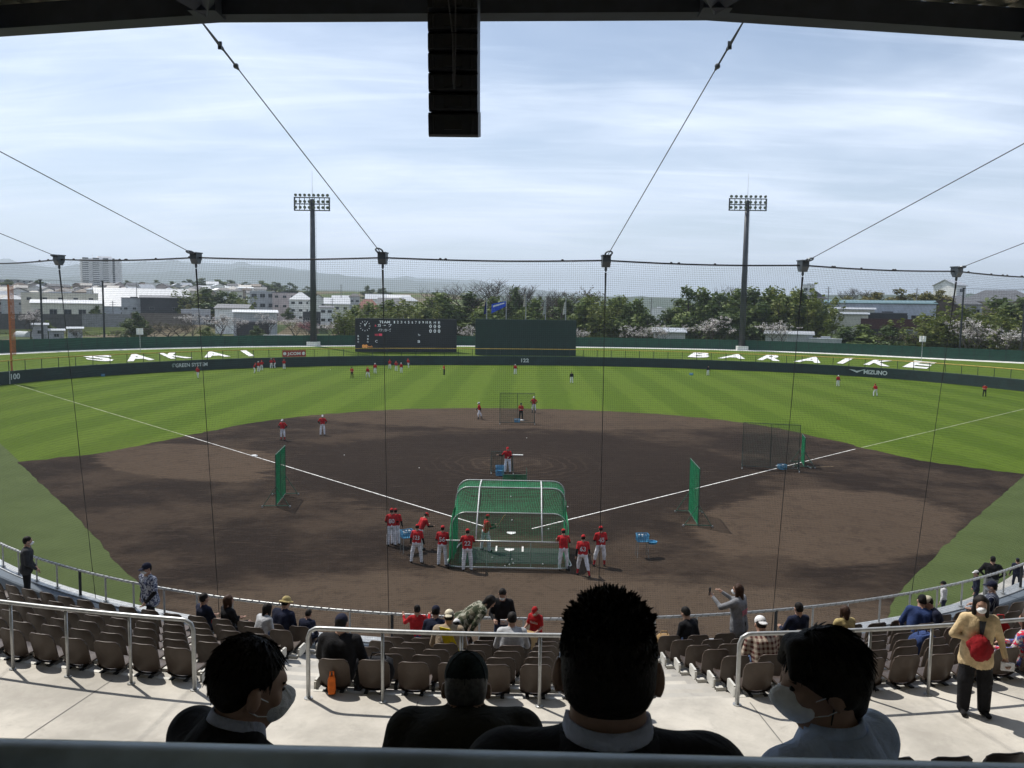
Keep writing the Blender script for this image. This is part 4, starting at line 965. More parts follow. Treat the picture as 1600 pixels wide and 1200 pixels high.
# belt of trees, left to right in the photograph
BELT = [('bamboo', 545, 482, 232, 'bright green bamboo clump left of the scoreboard', 1.25), ('bamboo', 590, 476, 236, 'bamboo clump standing behind the left half of the scoreboard', 1.3),
 ('bamboo', 655, 464, 238, 'tall bamboo clump behind the right half of the scoreboard', 1.35), ('mid', 690, 456, 240, 'leafy tree behind the right end of the scoreboard', 1.3), ('dark', 728, 456, 244, 'dark evergreen between the scoreboard and the green backdrop', 1.2),
 ('bare', 703, 440, 250, 'thin bare tree sticking up left of the big bare one', .8), ('bare', 757, 432, 244, 'big spreading bare tree above the left flagpole', 1.15), ('mid', 772, 462, 236, 'leafy tree behind the first two flagpoles', 1.2),
 ('dark', 804, 445, 246, 'pointed dark evergreen between the second and third flagpoles', .62), ('bare', 825, 441, 248, 'bare tree behind the middle flagpole', .8), ('mid', 838, 464, 240, 'leafy tree behind the middle flagpole', 1.1), ('bare', 858, 444, 248, 'bare tree behind the second flagpole from the right', .85),
 ('dark', 878, 464, 240, 'dark evergreen behind the rightmost flagpole', 1.2), ('bare', 909, 441, 246, 'bare tree right of the flagpoles', .8), ('mid', 915, 463, 238, 'leafy tree right of the green backdrop', 1.2), ('bamboo', 942, 460, 234, 'bamboo clump behind the fourth drop cable', 1.1),
 ('mid', 968, 460, 238, 'rounded leafy tree left of the gap in the tree belt', 1.1), ('mid', 996, 466, 240, 'leafy tree at the left side of the gap in the belt', 1.0), ('dark', 1012, 488, 236, 'low dark evergreen in front of the gap', 1.2), ('dark', 1048, 482, 236, 'low dark evergreen just right of the gap', 1.2),
 ('bare', 1128, 436, 246, 'thin bare tree left of the right floodlight tower', .6), ('dark', 1076, 446, 238, 'tall dark evergreen at the right side of the gap', .9), ('mid', 1098, 447, 236, 'feathery tall tree left of the right floodlight tower', .9), ('dark', 1125, 454, 234, 'dark evergreen just left of the right floodlight tower', 1.15),
 ('mid', 1150, 450, 238, 'leafy tree directly behind the right floodlight tower', 1.0), ('dark', 1180, 449, 234, 'dark evergreen just right of the right floodlight tower', 1.05), ('mid', 1208, 448, 236, 'feathery leafy tree right of the floodlight tower', 1.0), ('bamboo', 1232, 446, 232, 'bamboo clump left of the fifth drop cable', .95), ('dark', 1252, 452, 234, 'dark evergreen behind the fifth drop cable', 1.0), ('bamboo', 1278, 458, 230, 'bamboo clump left of the teal roofed building', .95),
 ('bare', 1330, 447, 300, 'bare tree rising behind the teal roofed building', .8), ('bare', 1360, 449, 300, 'smaller bare tree behind the middle of the teal roof', .8), ('olive', 1322, 462, 290, 'olive tree behind the left end of the teal roof', 1.3), ('olive', 1372, 455, 292, 'olive tree behind the middle of the teal roof', 1.5), ('olive', 1408, 450, 292, 'big yellowish tree behind the right end of the teal roof', 1.5), ('olive', 1446, 455, 292, 'olive tree behind the brown shed', 1.3), ('olive', 1470, 452, 300, 'reddish olive tree beside the white gable house', 1.1),
 ('bamboo', 1440, 497, 206, 'low bamboo clump in front of the brown shed', 1.6), ('bamboo', 1478, 486, 206, 'bamboo clump left of the right net post', 1.4), ('bamboo', 1518, 474, 208, 'bright bamboo clump just right of the right net post', 1.3), ('bamboo', 1552, 478, 206, 'bamboo clump behind the white cherry tree', 1.3), ('dark', 1562, 462, 218, 'dark tree behind the bamboo at the right edge', 1.3), ('dark', 1598, 460, 216, 'dark tree at the right edge of the view', 1.2), ('bamboo', 1600, 500, 202, 'low bamboo at the right edge of the view', 1.3),
 ('dark', 1320, 508, 206, 'clipped dark hedge tree below the teal roofed building', 1.7), ('mid', 1352, 506, 206, 'clipped hedge tree below the middle of the teal roof', 1.7), ('dark', 1388, 508, 206, 'clipped hedge tree below the brown fence', 1.7), ('brown', 1412, 510, 204, 'brownish shrub right of the hedge trees', 1.5)]
CROWNS['brown'] = [BARE[2]]
rq = random.Random(4)
for i in range(34):
    x = 560+i*22+rq.uniform(-6, 6)
    if 1000 < x < 1062: continue
    BELT.append((rq.choice(['mid', 'dark', 'bamboo']), x, 470+rq.uniform(-5, 9), 254+rq.uniform(-6, 6), '%s tree from the left in the crowded second row of the tree belt' % ORD[i], 1.15))
for k, x, y, D, lb, w in BELT: tree(k, x, y, D, lb, w)
for x, y, D, lb, w in [(730, 513, 196, 'white cherry tree between scoreboard and green backdrop', .8), (905, 518, 196, 'small white cherry tree right of the green backdrop', .8), (992, 514, 196, 'white cherry tree left of the gap', .9), (1032, 512, 196, 'white cherry tree right of the gap', 1.0), (1112, 502, 196, 'white cherry tree left of the right floodlight tower', 1.1), (1212, 508, 196, 'pinkish cherry tree below the fifth drop cable', 1.0), (1520, 506, 192, 'full white cherry tree right of the net post', .9), (1578, 520, 190, 'white cherry tree at the right edge', 1.2),
                        (47, 488, 262, 'white cherry tree in the gardens left of the net posts', .9), (300, 494, 246, 'white cherry tree in front of the mauve shrubs', .9), (345, 496, 246, 'white cherry tree beside the dark cabin', 1.0), (372, 500, 246, 'white cherry tree right of the dark cabin', .8), (418, 494, 246, 'white cherry tree left of the floodlight tower', .8), (462, 500, 242, 'low white cherry tree beside the floodlight tower', 1.2), (523, 505, 240, 'low white cherry tree right of the floodlight tower', 1.6)]:
    tree('blossom', x, y, D, lb, w, group='cherry trees in blossom')
tree('pink', 478, 505, 240, 'deep pink cherry tree behind the floodlight tower base', .9, group='cherry trees in blossom')
for x, y, D, lb, w in [(262, 498, 250, 'mauve leafless shrub behind the left bank, widest', 1.9), (240, 506, 248, 'mauve leafless shrub right of the dark garden tree', 1.6), (282, 502, 248, 'mauve leafless shrub left of the white cherry', 1.6), (120, 511, 252, 'brownish garden shrub between the left net posts', 1.3), (185, 512, 252, 'brown dry shrubs right of the second net post', 1.5)]: tree('brown', x, y, D, lb, w, group='shrubs behind the left bank')
for k, x, y, D, lb, w in [('dark', 210, 487, 262, 'dark garden tree right of the second left net post', 1.0), ('mid', 222, 498, 262, 'green garden tree beside the dark one', 1.0), ('mid', 75, 500, 270, 'small dark garden tree behind the first left net post', .9), ('mid', 325, 510, 250, 'yellowish shrub between two cherry trees', 1.6), ('dark', 400, 508, 246, 'dark low shrub by the dark cabin', 1.2),
                         ('bamboo', 300, 452, 360, 'bamboo grove tree left part of the wooded knoll', 1.4), ('dark', 320, 449, 360, 'dark tree on the wooded knoll left of centre', 1.4), ('dark', 345, 453, 358, 'dark tree in the middle of the wooded knoll', 1.4), ('mid', 365, 456, 358, 'green tree on the wooded knoll right of centre', 1.3), ('bamboo', 380, 462, 356, 'bamboo at the right end of the wooded knoll', 1.2), ('dark', 290, 462, 364, 'dark tree at the left end of the wooded knoll', 1.2),
                         ('dark', 452, 441, 640, 'round dark tree on the skyline left of the floodlight tower', 1.5), ('dark', 575, 446, 620, 'round dark tree on the skyline right of the floodlight tower', 1.2), ('dark', 598, 449, 620, 'second dark skyline tree right of the floodlight tower', 1.5), ('dark', 480, 447, 640, 'dark skyline tree behind the floodlight tower', 1.6)]: tree(k, x, y, D, lb, w, group='trees in the town on the left')
for i, (x, y) in enumerate(sorted([(198, 438), (222, 440), (246, 437), (268, 439), (296, 436), (318, 434), (340, 436), (360, 437), (385, 440), (408, 438), (430, 440), (170, 440), (12, 436), (60, 437)])):
    tree('dark' if i % 3 else 'mid', x, y, 700+10*(i % 4), '%s tree from the left in the wood on the left skyline ridge' % ORD[i], 2.2, group='wood on the left skyline ridge')

rq = random.Random(23); spots = []
for i in range(26):
    spots.append((rq.uniform(0, 660), rq.choice([350, 400, 430, 470, 520, 580])))
spots.sort()
for i, (x, D) in enumerate(spots):
    tree(rq.choice(['dark', 'mid', 'olive']), x, 0, D, '%s garden tree from the left among the houses of the town' % ORD[i], 1.0, group='garden trees among the houses', ht=rq.uniform(5, 8.5))
# ------------------------------------------------------------------ buildings of the town
def wcol(name, c): return paint('plaster_'+name, c, .85, var=.12, scale=.5)
WC = {'white': wcol('white', (.78, .78, .76)), 'cream': wcol('cream', (.66, .64, .55)), 'grey': wcol('grey', (.40, .41, .43)), 'tan': wcol('tan', (.32, .27, .22)), 'dark': wcol('dark', (.05, .052, .058)), 'brown': wcol('brown', (.12, .09, .075)), 'blue': wcol('blue', (.46, .5, .57)), 'pink': wcol('pink', (.50, .43, .42))}
RC = {'grey': paint('tile_grey', (.11, .115, .125), .55, var=.25, scale=1.5), 'pale': paint('metal_pale', (.48, .5, .52), .35, .3, var=.1), 'white': paint('metal_white', (.62, .63, .63), .4, .1, var=.08), 'red': paint('tile_red', (.22, .085, .06), .7, var=.25, scale=1.5), 'teal': paint('metal_teal', (.11, .20, .21), .4, .2, var=.15), 'dark': paint('tile_dark', (.04, .042, .048), .5, var=.25, scale=1.5), 'brown': paint('tile_brown', (.10, .075, .06), .6, var=.25, scale=1.5)}
M_glass = paint('window_glass', (.025, .032, .04), .12, 0, .6, var=.3, scale=.7); M_sash = paint('window_sash', (.30, .31, .31), .5)
def window_mesh(w, h):
    mb = MB().box((0, 0, 0), (w, .06, h), 0); f = .07
    for a in ((0, h/2, w+f, f), (0, -h/2, w+f, f)): mb.box((a[0], -.03, a[1]), (a[2], .12, a[3]), 1)
    for x in (-w/2, 0, w/2): mb.box((x, -.03, 0), (f, .12, h), 1)
    return mb.mesh('window', [M_glass, M_sash])
WIN = {(1.6, 1.1): window_mesh(1.6, 1.1), (1.2, .9): window_mesh(1.2, .9), (2.4, 1.8): window_mesh(2.4, 1.8)}
def roof_mesh(mb, w, d, h, kind, rh, ov=.45, axis='x'):
    w2, d2 = w/2+ov, d/2+ov; th = .18
    if kind == 'flat':
        mb.box((0, 0, h+.1), (w+.2, d+.2, .2)); mb.box((0, 0, h+.35), (w*.3, d*.3, .5)); return
    if kind == 'shed': mb.prism([(-d2, h), (d2, h+rh), (d2, h+rh+th), (-d2, h+th)], 'x', -w2, w2); return
    if kind == 'gable':
        if axis == 'x': mb.prism([(-d2, h-.12), (0, h+rh), (d2, h-.12), (d2, h+.1), (0, h+rh+th+.05), (-d2, h+.1)], 'x', -w2, w2)
        else: mb.prism([(-w2, h-.12), (0, h+rh), (w2, h-.12), (w2, h+.1), (0, h+rh+th+.05), (-w2, h+.1)][::-1], 'y', -d2, d2)
        return
    r = max(.1, w/2-d/2*.9) if axis == 'x' else .1          # hip
    v = [(-w2, -d2, h), (w2, -d2, h), (w2, d2, h), (-w2, d2, h), (-w2, -d2, h+.12), (w2, -d2, h+.12), (w2, d2, h+.12), (-w2, d2, h+.12), (-r, 0, h+rh+.12), (r, 0, h+rh+.12)]
    mb.add(v, [(0, 1, 5, 4), (1, 2, 6, 5), (2, 3, 7, 6), (3, 0, 4, 7), (0, 3, 2, 1), (4, 5, 9, 8), (6, 7, 8, 9)], [(5, 6, 9), (7, 4, 8)])
def house(x0, x1, ytop, D, label, wall='white', roof='grey', kind='gable', rise=.3, depth=None, wins=(3, 2), rot=0, axis='x', wsize=(1.6, 1.1), cat='house', name='house', group='houses of the town beyond the field', z0=None, door=True):
    """a building seen between pixel columns x0..x1 with its top at ytop, standing on the terrain at distance D"""
    c = at_dist((x0+x1)/2, ytop, D); w = (x1-x0)/FPX*D; depth = depth or w*.7
    if z0 is None: z0 = terrain_h(c.x, c.y)
    H = max(2.4, c.z-z0); rh = rise*min(depth, w) if kind in ('gable', 'hip') else (rise if kind == 'shed' else .5); h = max(2.0, H-rh)
    a = math.atan2(c.y-CAM[1], c.x-CAM[0])-math.pi/2+R(rot); fwd = Vector((-math.sin(a), math.cos(a), 0)); o = Vector((c.x, c.y, z0))+fwd*depth/2
    t = thing(name, label, cat, o, a, group)
    mb = MB().box((0, 0, h/2-.4), (w, depth, h+.8))
    if kind == 'gable':
        if axis == 'x': mb.prism([(-depth/2, h), (depth/2, h), (0, h+rh)], 'x', -w/2+.01, w/2-.01)
        else: mb.prism([(-w/2, h), (0, h+rh), (w/2, h)], 'y', -depth/2+.01, depth/2-.01)
    part(mb, 'wall', WC[wall], t); rm = MB(); roof_mesh(rm, w, depth, h, kind, rh, axis=axis); part(rm, 'roof', RC[roof], t)
    nx, nz = wins; m = WIN[wsize]
    for j in range(nz):
        for i in range(nx):
            z = h*(j+.58)/max(nz, 1) if nz else 0; x = w*((i+.5)/nx-.5)
            if nz > 1 and z > h-.7: z = h-.9
            new('window', m, t, (x, -depth/2-.02, z))
    if door: part(MB().box((w*.31, -depth/2-.03, 1.0), (.95, .08, 2.0)), 'door', M_sash, t)
    return t
# apartment tower on the skyline
c = at_dist(158.5, 404, 900); z0 = terrain_h(c.x, c.y); H = c.z-z0; w = 50/FPX*900; a = math.atan2(c.y-CAM[1], c.x-CAM[0])-math.pi/2
t = thing('apartment_tower', 'tall pale apartment tower with rows of balconies on the left skyline', 'tower block', (c.x, c.y, z0), a+.12, None)
WT = wcol('tower', (.80, .79, .79)); part(MB().box((0, 8, H/2), (w*.94, 16, H)), 'wall', WT, t); part(MB().box((w*.1, 8, H+1.2), (w*.35, 8, 2.4)).box((-w*.2, 8, H+2.5), (.3, .3, 5)), 'roof_house', WT, t)
nf = 15
for x, bw, kind in ((-w*.40, w*.16, 0), (-w*.14, w*.17, 0), (w*.10, w*.15, 0), (-w*.5, 6, 1), (w*.5, 6, 1), (w*.30, w*.07, 2)):
    bm = MB().box((0, -.9, .35), (bw, 1.6, 1.15)).mesh('balcony', WT) if kind == 0 else MB().box((0, 5, .35), (1.6, 6, 1.1)).mesh('balcony', WT)
    gm = MB().box((0, -.05, 1.7), (bw-.4, .12, 1.5)).mesh('window', M_glass)
    for f in range(nf):
        if kind < 2: new('balcony', bm, t, (x, 0, f*H/nf))
        if kind != 1: new('window', gm, t, (x, 0, f*H/nf))
# named buildings, left part
house(48, 140, 456, 372, 'cream two-storey block with small windows behind the white hall', 'cream', 'pale', 'flat', wins=(5, 2), wsize=(1.6, 1.1), depth=14, cat='building', name='office_block', group=None)
house(62, 149, 469, 350, 'long white-roofed hall with dark glazed front behind the left net posts', 'cream', 'white', 'shed', 1.3, wins=(5, 1), wsize=(2.4, 1.8), depth=9, cat='building', name='hall', group=None)
house(166, 292, 451, 385, 'big pale-roofed warehouse behind the car park', 'blue', 'white', 'gable', .30, wins=(2, 3), depth=26, rot=8, cat='warehouse', name='warehouse', group=None)
house(193, 226, 464, 360, 'grey-brown block in front of the warehouse', 'grey', 'dark', 'flat', wins=(3, 1), wsize=(1.2, .9), depth=9, cat='building', name='annex', group=None)
house(225, 284, 462, 358, 'dark open shed right of the grey-brown block', 'dark', 'grey', 'shed', 1.0, wins=(2, 1), depth=9, cat='shed', name='shed', group=None)
house(286, 326, 482, 336, 'low pale site hut left of the sloped-roof cabin', 'grey', 'pale', 'flat', wins=(4, 1), wsize=(1.2, .9), depth=4, cat='hut', name='hut', group=None)
house(338, 384, 476, 320, 'white cabin with one sloped grey roof', 'white', 'grey', 'shed', 1.5, wins=(2, 1), depth=7, rot=-10, cat='cabin', name='cabin', group=None)
house(368, 430, 485, 292, 'white-roofed cabin on a dark base with a white sign', 'grey', 'white', 'shed', .8, wins=(4, 1), depth=7, cat='cabin', name='cabin', group=None)
house(372, 418, 503, 268, 'black storage block below the white-roofed cabin', 'dark', 'dark', 'flat', wins=(0, 0), depth=5, cat='shed', name='shed', group=None, door=False)
house(392, 428, 454, 420, 'grey three-storey flats right of the wooded knoll', 'grey', 'pale', 'flat', wins=(3, 3), wsize=(2.4, 1.8), depth=11, cat='flats', name='flats', group=None)
house(427, 462, 456, 418, 'brownish three-storey flats left of the floodlight tower', 'pink', 'grey', 'flat', wins=(3, 3), depth=11, cat='flats', name='flats', group=None)
house(453, 486, 457, 400, 'white house with pale hipped roof left of the floodlight tower', 'white', 'pale', 'hip', .35, wins=(3, 3), depth=10)
house(482, 512, 460, 386, 'white gabled house just right of the floodlight tower', 'white', 'grey', 'gable', .4, wins=(2, 3), axis='y', depth=9)
house(508, 545, 466, 380, 'pale two-storey house with light roof right of the floodlight tower', 'cream', 'pale', 'gable', .3, wins=(3, 2), depth=9)
house(474, 500, 486, 330, 'dark carport house behind the floodlight tower base', 'dark', 'dark', 'flat', wins=(2, 1), depth=6)
house(500, 520, 478, 345, 'small white house with lean-to roof right of the tower', 'white', 'grey', 'shed', .8, wins=(2, 2), depth=6)
house(546, 562, 459, 470, 'narrow dark-roofed house on the skyline left of the red roof', 'grey', 'dark', 'hip', .4, wins=(2, 2))
house(556, 594, 468, 400, 'house with wide red-brown tiled roof', 'tan', 'red', 'hip', .5, wins=(3, 2), depth=9)
house(592, 630, 466, 392, 'dark-roofed house right of the red-brown roof', 'pink', 'grey', 'gable', .4, wins=(3, 2), depth=9)
house(572, 606, 460, 460, 'white house with pale roof above the red-brown roof', 'white', 'pale', 'gable', .3, wins=(3, 1))
house(606, 640, 461, 455, 'white house with bright roof above the dark roof', 'white', 'white', 'gable', .3, wins=(3, 1))
house(618, 652, 463, 450, 'pale-roofed house at the left edge of the tree belt', 'cream', 'pale', 'hip', .3, wins=(3, 1))
house(520, 556, 462, 480, 'grey house with pale roof on the skyline right of the floodlight tower', 'grey', 'pale', 'gable', .3, wins=(3, 2))
house(355, 400, 448, 560, 'long white roof above the wooded knoll', 'white', 'white', 'shed', .9, wins=(4, 1), depth=12, cat='building', name='hall', group=None)
house(230, 262, 442, 640, 'white flat-roofed building far behind the warehouse', 'white', 'white', 'flat', wins=(4, 1), depth=14, cat='building', name='hall', group=None)
house(2, 44, 437, 760, 'long grey school-like block on the far left skyline', 'grey', 'grey', 'flat', wins=(6, 2), depth=12, cat='building', name='school_block', group=None)
# dense hillside of small houses
rg = random.Random(17); cols = [('white', 'grey'), ('cream', 'grey'), ('grey', 'dark'), ('tan', 'brown'), ('white', 'pale'), ('pink', 'grey'), ('grey', 'pale'), ('white', 'dark')]; n = 0
for D, yb in ((420, 462), (455, 457), (495, 452), (540, 449), (590, 446), (650, 443)):
    x = -30+rg.uniform(0, 20); col_ = -1; ROWH = {420: 'lowest', 455: 'second lowest', 495: 'third lowest', 540: 'third highest', 590: 'second highest', 650: 'highest'}
    while x < 400:
        wpx = rg.uniform(15, 27)*430/D
        if not (150 < x < 300 and D < 450) and not (280 < x < 390 and D < 470):
            wl, rf = cols[rg.randrange(len(cols))]; col_ += 1
            house(x, x+wpx, yb+rg.uniform(-3, 4), D+rg.uniform(-12, 12), 'small %s house with %s roof, %s from left in the %s hillside row' % (wl, rf, ORD[col_], ROWH[D]), wl, rf, rg.choice(['gable', 'hip', 'gable']), rg.uniform(.25, .4), wins=(2, 2) if D < 520 else (2, 1), rot=rg.uniform(-35, 35), axis=rg.choice('xy'), group='crowded small houses on the left hillside', door=False); n += 1
        x += wpx+rg.uniform(2, 14)*430/D
# right part
house(1300, 1446, 469, 258, 'long building with teal metal roof above the right bank', 'blue', 'teal', 'shed', 1.0, wins=(9, 1), wsize=(2.4, 1.8), depth=12, cat='building', name='long_building', group=None)
house(1297, 1361, 481, 248, 'lower cream wing with two eaves in front of the teal roof', 'cream', 'pale', 'shed', .5, wins=(3, 1), wsize=(1.6, 1.1), depth=6, cat='building', name='wing', group=None)
house(1300, 1352, 489, 240, 'lowest cream lean-to under the left end of the teal roof', 'cream', 'pale', 'shed', .4, wins=(3, 1), wsize=(1.2, .9), depth=4, cat='building', name='lean_to', group=None)
house(1362, 1412, 487, 244, 'dark open bay below the right half of the teal roof', 'dark', 'grey', 'flat', wins=(3, 1), depth=5, cat='shed', name='shed', group=None)
house(1446, 1502, 467, 262, 'brown gabled barn right of the teal roof', 'brown', 'brown', 'gable', .28, wins=(2, 1), depth=14, axis='y', cat='barn', name='barn', group=None)
house(1493, 1513, 437, 330, 'white house with steep grey roof standing high on the right', 'white', 'pale', 'gable', .4, wins=(1, 2), depth=9, rot=55, group=None)
house(1466, 1526, 462, 300, 'long grey-roofed house below the white gable house', 'grey', 'grey', 'hip', .22, wins=(5, 1), depth=13, group=None)
house(1516, 1610, 453, 320, 'wide grey slate roof at the right edge behind the trees', 'tan', 'grey', 'hip', .25, wins=(6, 1), depth=16, group=None)
house(1234, 1294, 449, 300, 'dark hipped roof showing above the trees left of the teal roof', 'tan', 'dark', 'hip', .35, wins=(4, 2), depth=14, group=None)
house(1256, 1272, 443, 303, 'small white penthouse on top of the dark hipped roof', 'white', 'pale', 'flat', wins=(2, 1), wsize=(1.2, .9), depth=5, group=None, z0=17)
house(1018, 1042, 480, 330, 'white building glimpsed through the gap in the trees', 'white', 'white', 'flat', wins=(3, 1), depth=8, cat='building', name='hall', group=None)
house(1022, 1070, 514, 205, 'low grey shelter roof behind the windscreen at the gap', 'grey', 'pale', 'shed', .9, wins=(0, 0), depth=6, cat='shelter', name='shelter', group=None, door=False)
house(1200, 1266, 519, 202, 'low grey shelter roof right of the right floodlight tower', 'grey', 'pale', 'shed', .6, wins=(0, 0), depth=6, cat='shelter', name='shelter', group=None, door=False)
house(1268, 1312, 527, 200, 'lowest grey shelter roof left of the hedge trees', 'grey', 'pale', 'flat', wins=(0, 0), depth=5, cat='shelter', name='shelter', group=None, door=False)
# walls, hedge bank and garden bits below the car park
def wall_run(x0, x1, ytop, D, h, label, mat, name='retaining_wall'):
    a, b = at_dist(x0, ytop, D), at_dist(x1, ytop, D); c = (a+b)/2; an = math.atan2(b.y-a.y, b.x-a.x); z = c.z-h
    single(MB().box((0, 0, h/2), ((b-a).length, .5, h)).box((0, -.02, h+.06), ((b-a).length+.1, .62, .12)), name, mat, label, 'wall', loc=(c.x, c.y, z), rz=an)
wall_run(-30, 128, 491, 327, 5.2, 'dark retaining wall below the white-roofed hall', mat_concrete('old_concrete', (.10, .10, .10)))
wall_run(128, 204, 491, 326, 4.6, 'pale concrete retaining wall below the car park', mat_concrete('pale_concrete', (.26, .265, .27)))
wall_run(204, 300, 490, 327, 4.4, 'brownish retaining wall below the site hut', mat_concrete('brown_concrete', (.17, .15, .13)))
wall_run(1345, 1452, 499, 236, 2.6, 'dark red-brown board fence below the teal roofed building', paint('red_brown_boards', (.07, .025, .025), .7), 'board_fence')
tunnel = MB().grid([[(2.0*math.cos(a)*.9, y, 1.7*math.sin(a)) for a in np.linspace(0, math.pi, 11)] for y in (-3, 0, 3)], flip=True).poly([(1.8*math.cos(a), -3, 1.7*math.sin(a)) for a in np.linspace(0, math.pi, 11)])
p = on_plane(38, 526, 0); single(tunnel, 'garden_tunnel', paint('tunnel_film', (.5, .52, .5), .4), 'small white arched garden tunnel beside the foul pole', 'greenhouse', loc=p, rz=1.1)
for x, y, lb in ((88, 521, 'pale garden shed roof left of the first drop cable'), (117, 518, 'white garden hut between the left net posts'), (62, 512, 'grey garden shed near the left edge')): house(x-9, x+9, y-6, 262, lb, 'grey', 'pale', 'shed', .4, wins=(1, 1), wsize=(1.2, .9), depth=3, cat='shed', name='garden_shed', group='sheds in the gardens')
for i in range(12):                                 # rows of vegetables
    p = on_plane(10+i*16, 519+3*(i % 3), 0); mb = leaf_cloud(MB(), [(k*.9-3, 0, .3, .5, .5, .35) for k in range(8)], 260, .16, 70+i)
    single(mb, 'vegetable_bed', LEAF['bamboo' if i % 2 else 'mid'], '%s vegetable row from the left in the gardens behind the left bank' % ORD[i], 'plants', 'vegetable rows in the left gardens', loc=p, rz=.3)
def lamp_post(x, y0, D, label):
    p = at_dist(x, y0+8, D); p.z = 2.3; z = at_dist(x, y0, D).z-2.3; t = thing('speaker_post', label, 'post', p)
    part(MB().cyl((0, 0, 0), (0, 0, z-.6), .06, 6), 'post', M_steel, t)
    for s in (-1, 1): part(MB().box((s*.32, 0, z-.45), (.42, .4, 1.1)), 'speaker_box', M_white, t)
lamp_post(218.5, 514, 160, 'white twin-box post behind the left windscreen fence'); lamp_post(1441.5, 526, 172, 'white twin-box post behind the right windscreen fence')
# utility poles of the town
for x, y0, D, lb in ((176, 470, 345, 'utility pole in front of the warehouse'), (213, 441, 380, 'utility pole behind the grey-brown block'), (533, 444, 400, 'tall utility pole right of the floodlight tower'), (519, 466, 350, 'utility pole beside the lean-to house'), (1018, 465, 260, 'utility pole in the gap of the tree belt'), (1295, 448, 262, 'utility pole left of the teal roofed building'), (1433, 450, 285, 'utility pole behind the teal roof')):
    p = at_dist(x, y0, D); z0 = terrain_h(p.x, p.y); h = p.z-z0; t = thing('utility_pole', lb, 'pole', (p.x, p.y, z0), .3)
    part(MB().tube([(0, 0, 0), (0, 0, h)], [.2, .13], 7), 'pole', paint('pole_concrete', (.2, .2, .2), .8), t)
    for z in (.6, 1.5): part(MB().box((0, 0, h-z), (2.0, .12, .12)), 'cross_arm', M_steel, t)
# ------------------------------------------------------------------ vehicles
M_tyre = paint('tyre', (.012, .012, .012), .85); M_carglass = paint('car_glass', (.02, .024, .028), .08, 0, .8); M_lampw = paint('head_lamp', (.6, .6, .58), .2); M_lampr = paint('tail_lamp', (.3, .02, .02), .3)
def vehicle(p, rz, col, style, label, group):
    L, Wd, Hh = {'sedan': (4.4, 1.7, 1.45), 'van': (4.6, 1.75, 2.0), 'kei': (3.4, 1.48, 1.7), 'bus': (8.5, 2.3, 2.9), 'truck': (4.8, 1.8, 2.2)}[style]
    t = thing(style if style in ('van', 'bus', 'truck') else 'parked_car', label, {'sedan': 'car', 'kei': 'car'}.get(style, style), p, rz, group); hl = L/2
    body = [(-hl, .3), (hl, .3), (hl+.02, .62), (hl*.97, .82), (hl*.5, .92), (-hl*.95, .95), (-hl, .7)] if style == 'sedan' else [(-hl, .3), (hl, .3), (hl, .8), (hl*.93, .98), (-hl, 1.0)]
    cab = {'sedan': [(hl*.48, .9), (hl*.16, Hh), (-hl*.5, Hh), (-hl*.86, .93)]}.get(style, [(hl*.93, .97), (hl*.74, Hh), (-hl*.96, Hh), (-hl, .99)])
    m = paint('car_%d_%d_%d' % tuple(int(99*x) for x in col), col, .25, .1, .6, var=.04)
    part(MB().prism(body[::-1], 'y', -Wd/2, Wd/2), 'body', m, t); part(MB().prism(cab, 'y', -Wd/2+.12, Wd/2-.12), 'cabin', m, t)
    zc, zt = cab[0][1]+.06, Hh-.14
    for s in (-1, 1):
        q = [(cab[0][0]-.22, zc), (cab[1][0]-.08, zt), (cab[2][0]+.12, zt), (cab[3][0]+.25, zc)]; y = s*(Wd/2-.115)
        part(MB().poly([(a, y, b) for a, b in (q if s < 0 else q[::-1])]), 'side_window', M_carglass, t)
    part(MB().poly([(cab[0][0]-.02, -Wd/2+.2, zc-.02), (cab[0][0]-.02, Wd/2-.2, zc-.02), (cab[1][0]+.06, Wd/2-.25, zt), (cab[1][0]+.06, -Wd/2+.25, zt)]), 'windscreen', M_carglass, t)
    wh = MB().cyl((0, -.1, 0), (0, .1, 0), .31, 12).mesh('wheel', M_tyre); ri = MB().cyl((0, -.105, 0), (0, .105, 0), .18, 10).mesh('rim', M_steel)
    for sx in (-.62, .62):
        for s in (-1, 1): o = new('wheel', wh, t, (sx*hl, s*(Wd/2-.1), .31)); new('rim', ri, o)
    for s in (-1, 1): part(MB().box((hl, s*Wd*.34, .68), (.06, .32, .16)), 'headlight', M_lampw, t); part(MB().box((-hl, s*Wd*.38, .74), (.06, .22, .2)), 'tail_light', M_lampr, t)
rg = random.Random(8); cw = {'white': (.62, .62, .6), 'silver': (.34, .35, .36), 'black': (.015, .015, .017), 'blue': (.05, .08, .2), 'red': (.3, .03, .03), 'grey': (.14, .145, .15)}
for i, (x, D, col, st, lb) in enumerate([(138, 336, 'silver', 'sedan', 'silver car at the left end of the upper car park'), (150, 338, 'white', 'sedan', 'white car parked beside the white-roofed hall'), (160, 340, 'white', 'kei', 'small white car behind the second net post'), (184, 334, 'white', 'kei', 'small white car in front of the warehouse gable'), (193, 334, 'silver', 'sedan', 'silver car in front of the grey-brown block'), (203, 334, 'white', 'sedan', 'white car in front of the grey-brown block'), (213, 334, 'silver', 'kei', 'small silver car right of the grey-brown block'), (248, 335, 'white', 'sedan', 'white car in front of the dark open shed'), (260, 335, 'silver', 'sedan', 'silver car at the right end of the dark shed'), (280, 333, 'white', 'truck', 'white truck left of the site hut'), (330, 332, 'white', 'van', 'white van right of the site hut'), (487, 335, 'black', 'sedan', 'black car by the carport house'), (478, 336, 'white', 'kei', 'small white car by the carport house')]):
    p = at_dist(x, 490, D); p.z = terrain_h(p.x, p.y); vehicle(p, rg.choice([0.15, 1.3, 3.0]), cw[col], st, lb, 'vehicles in the upper car park')
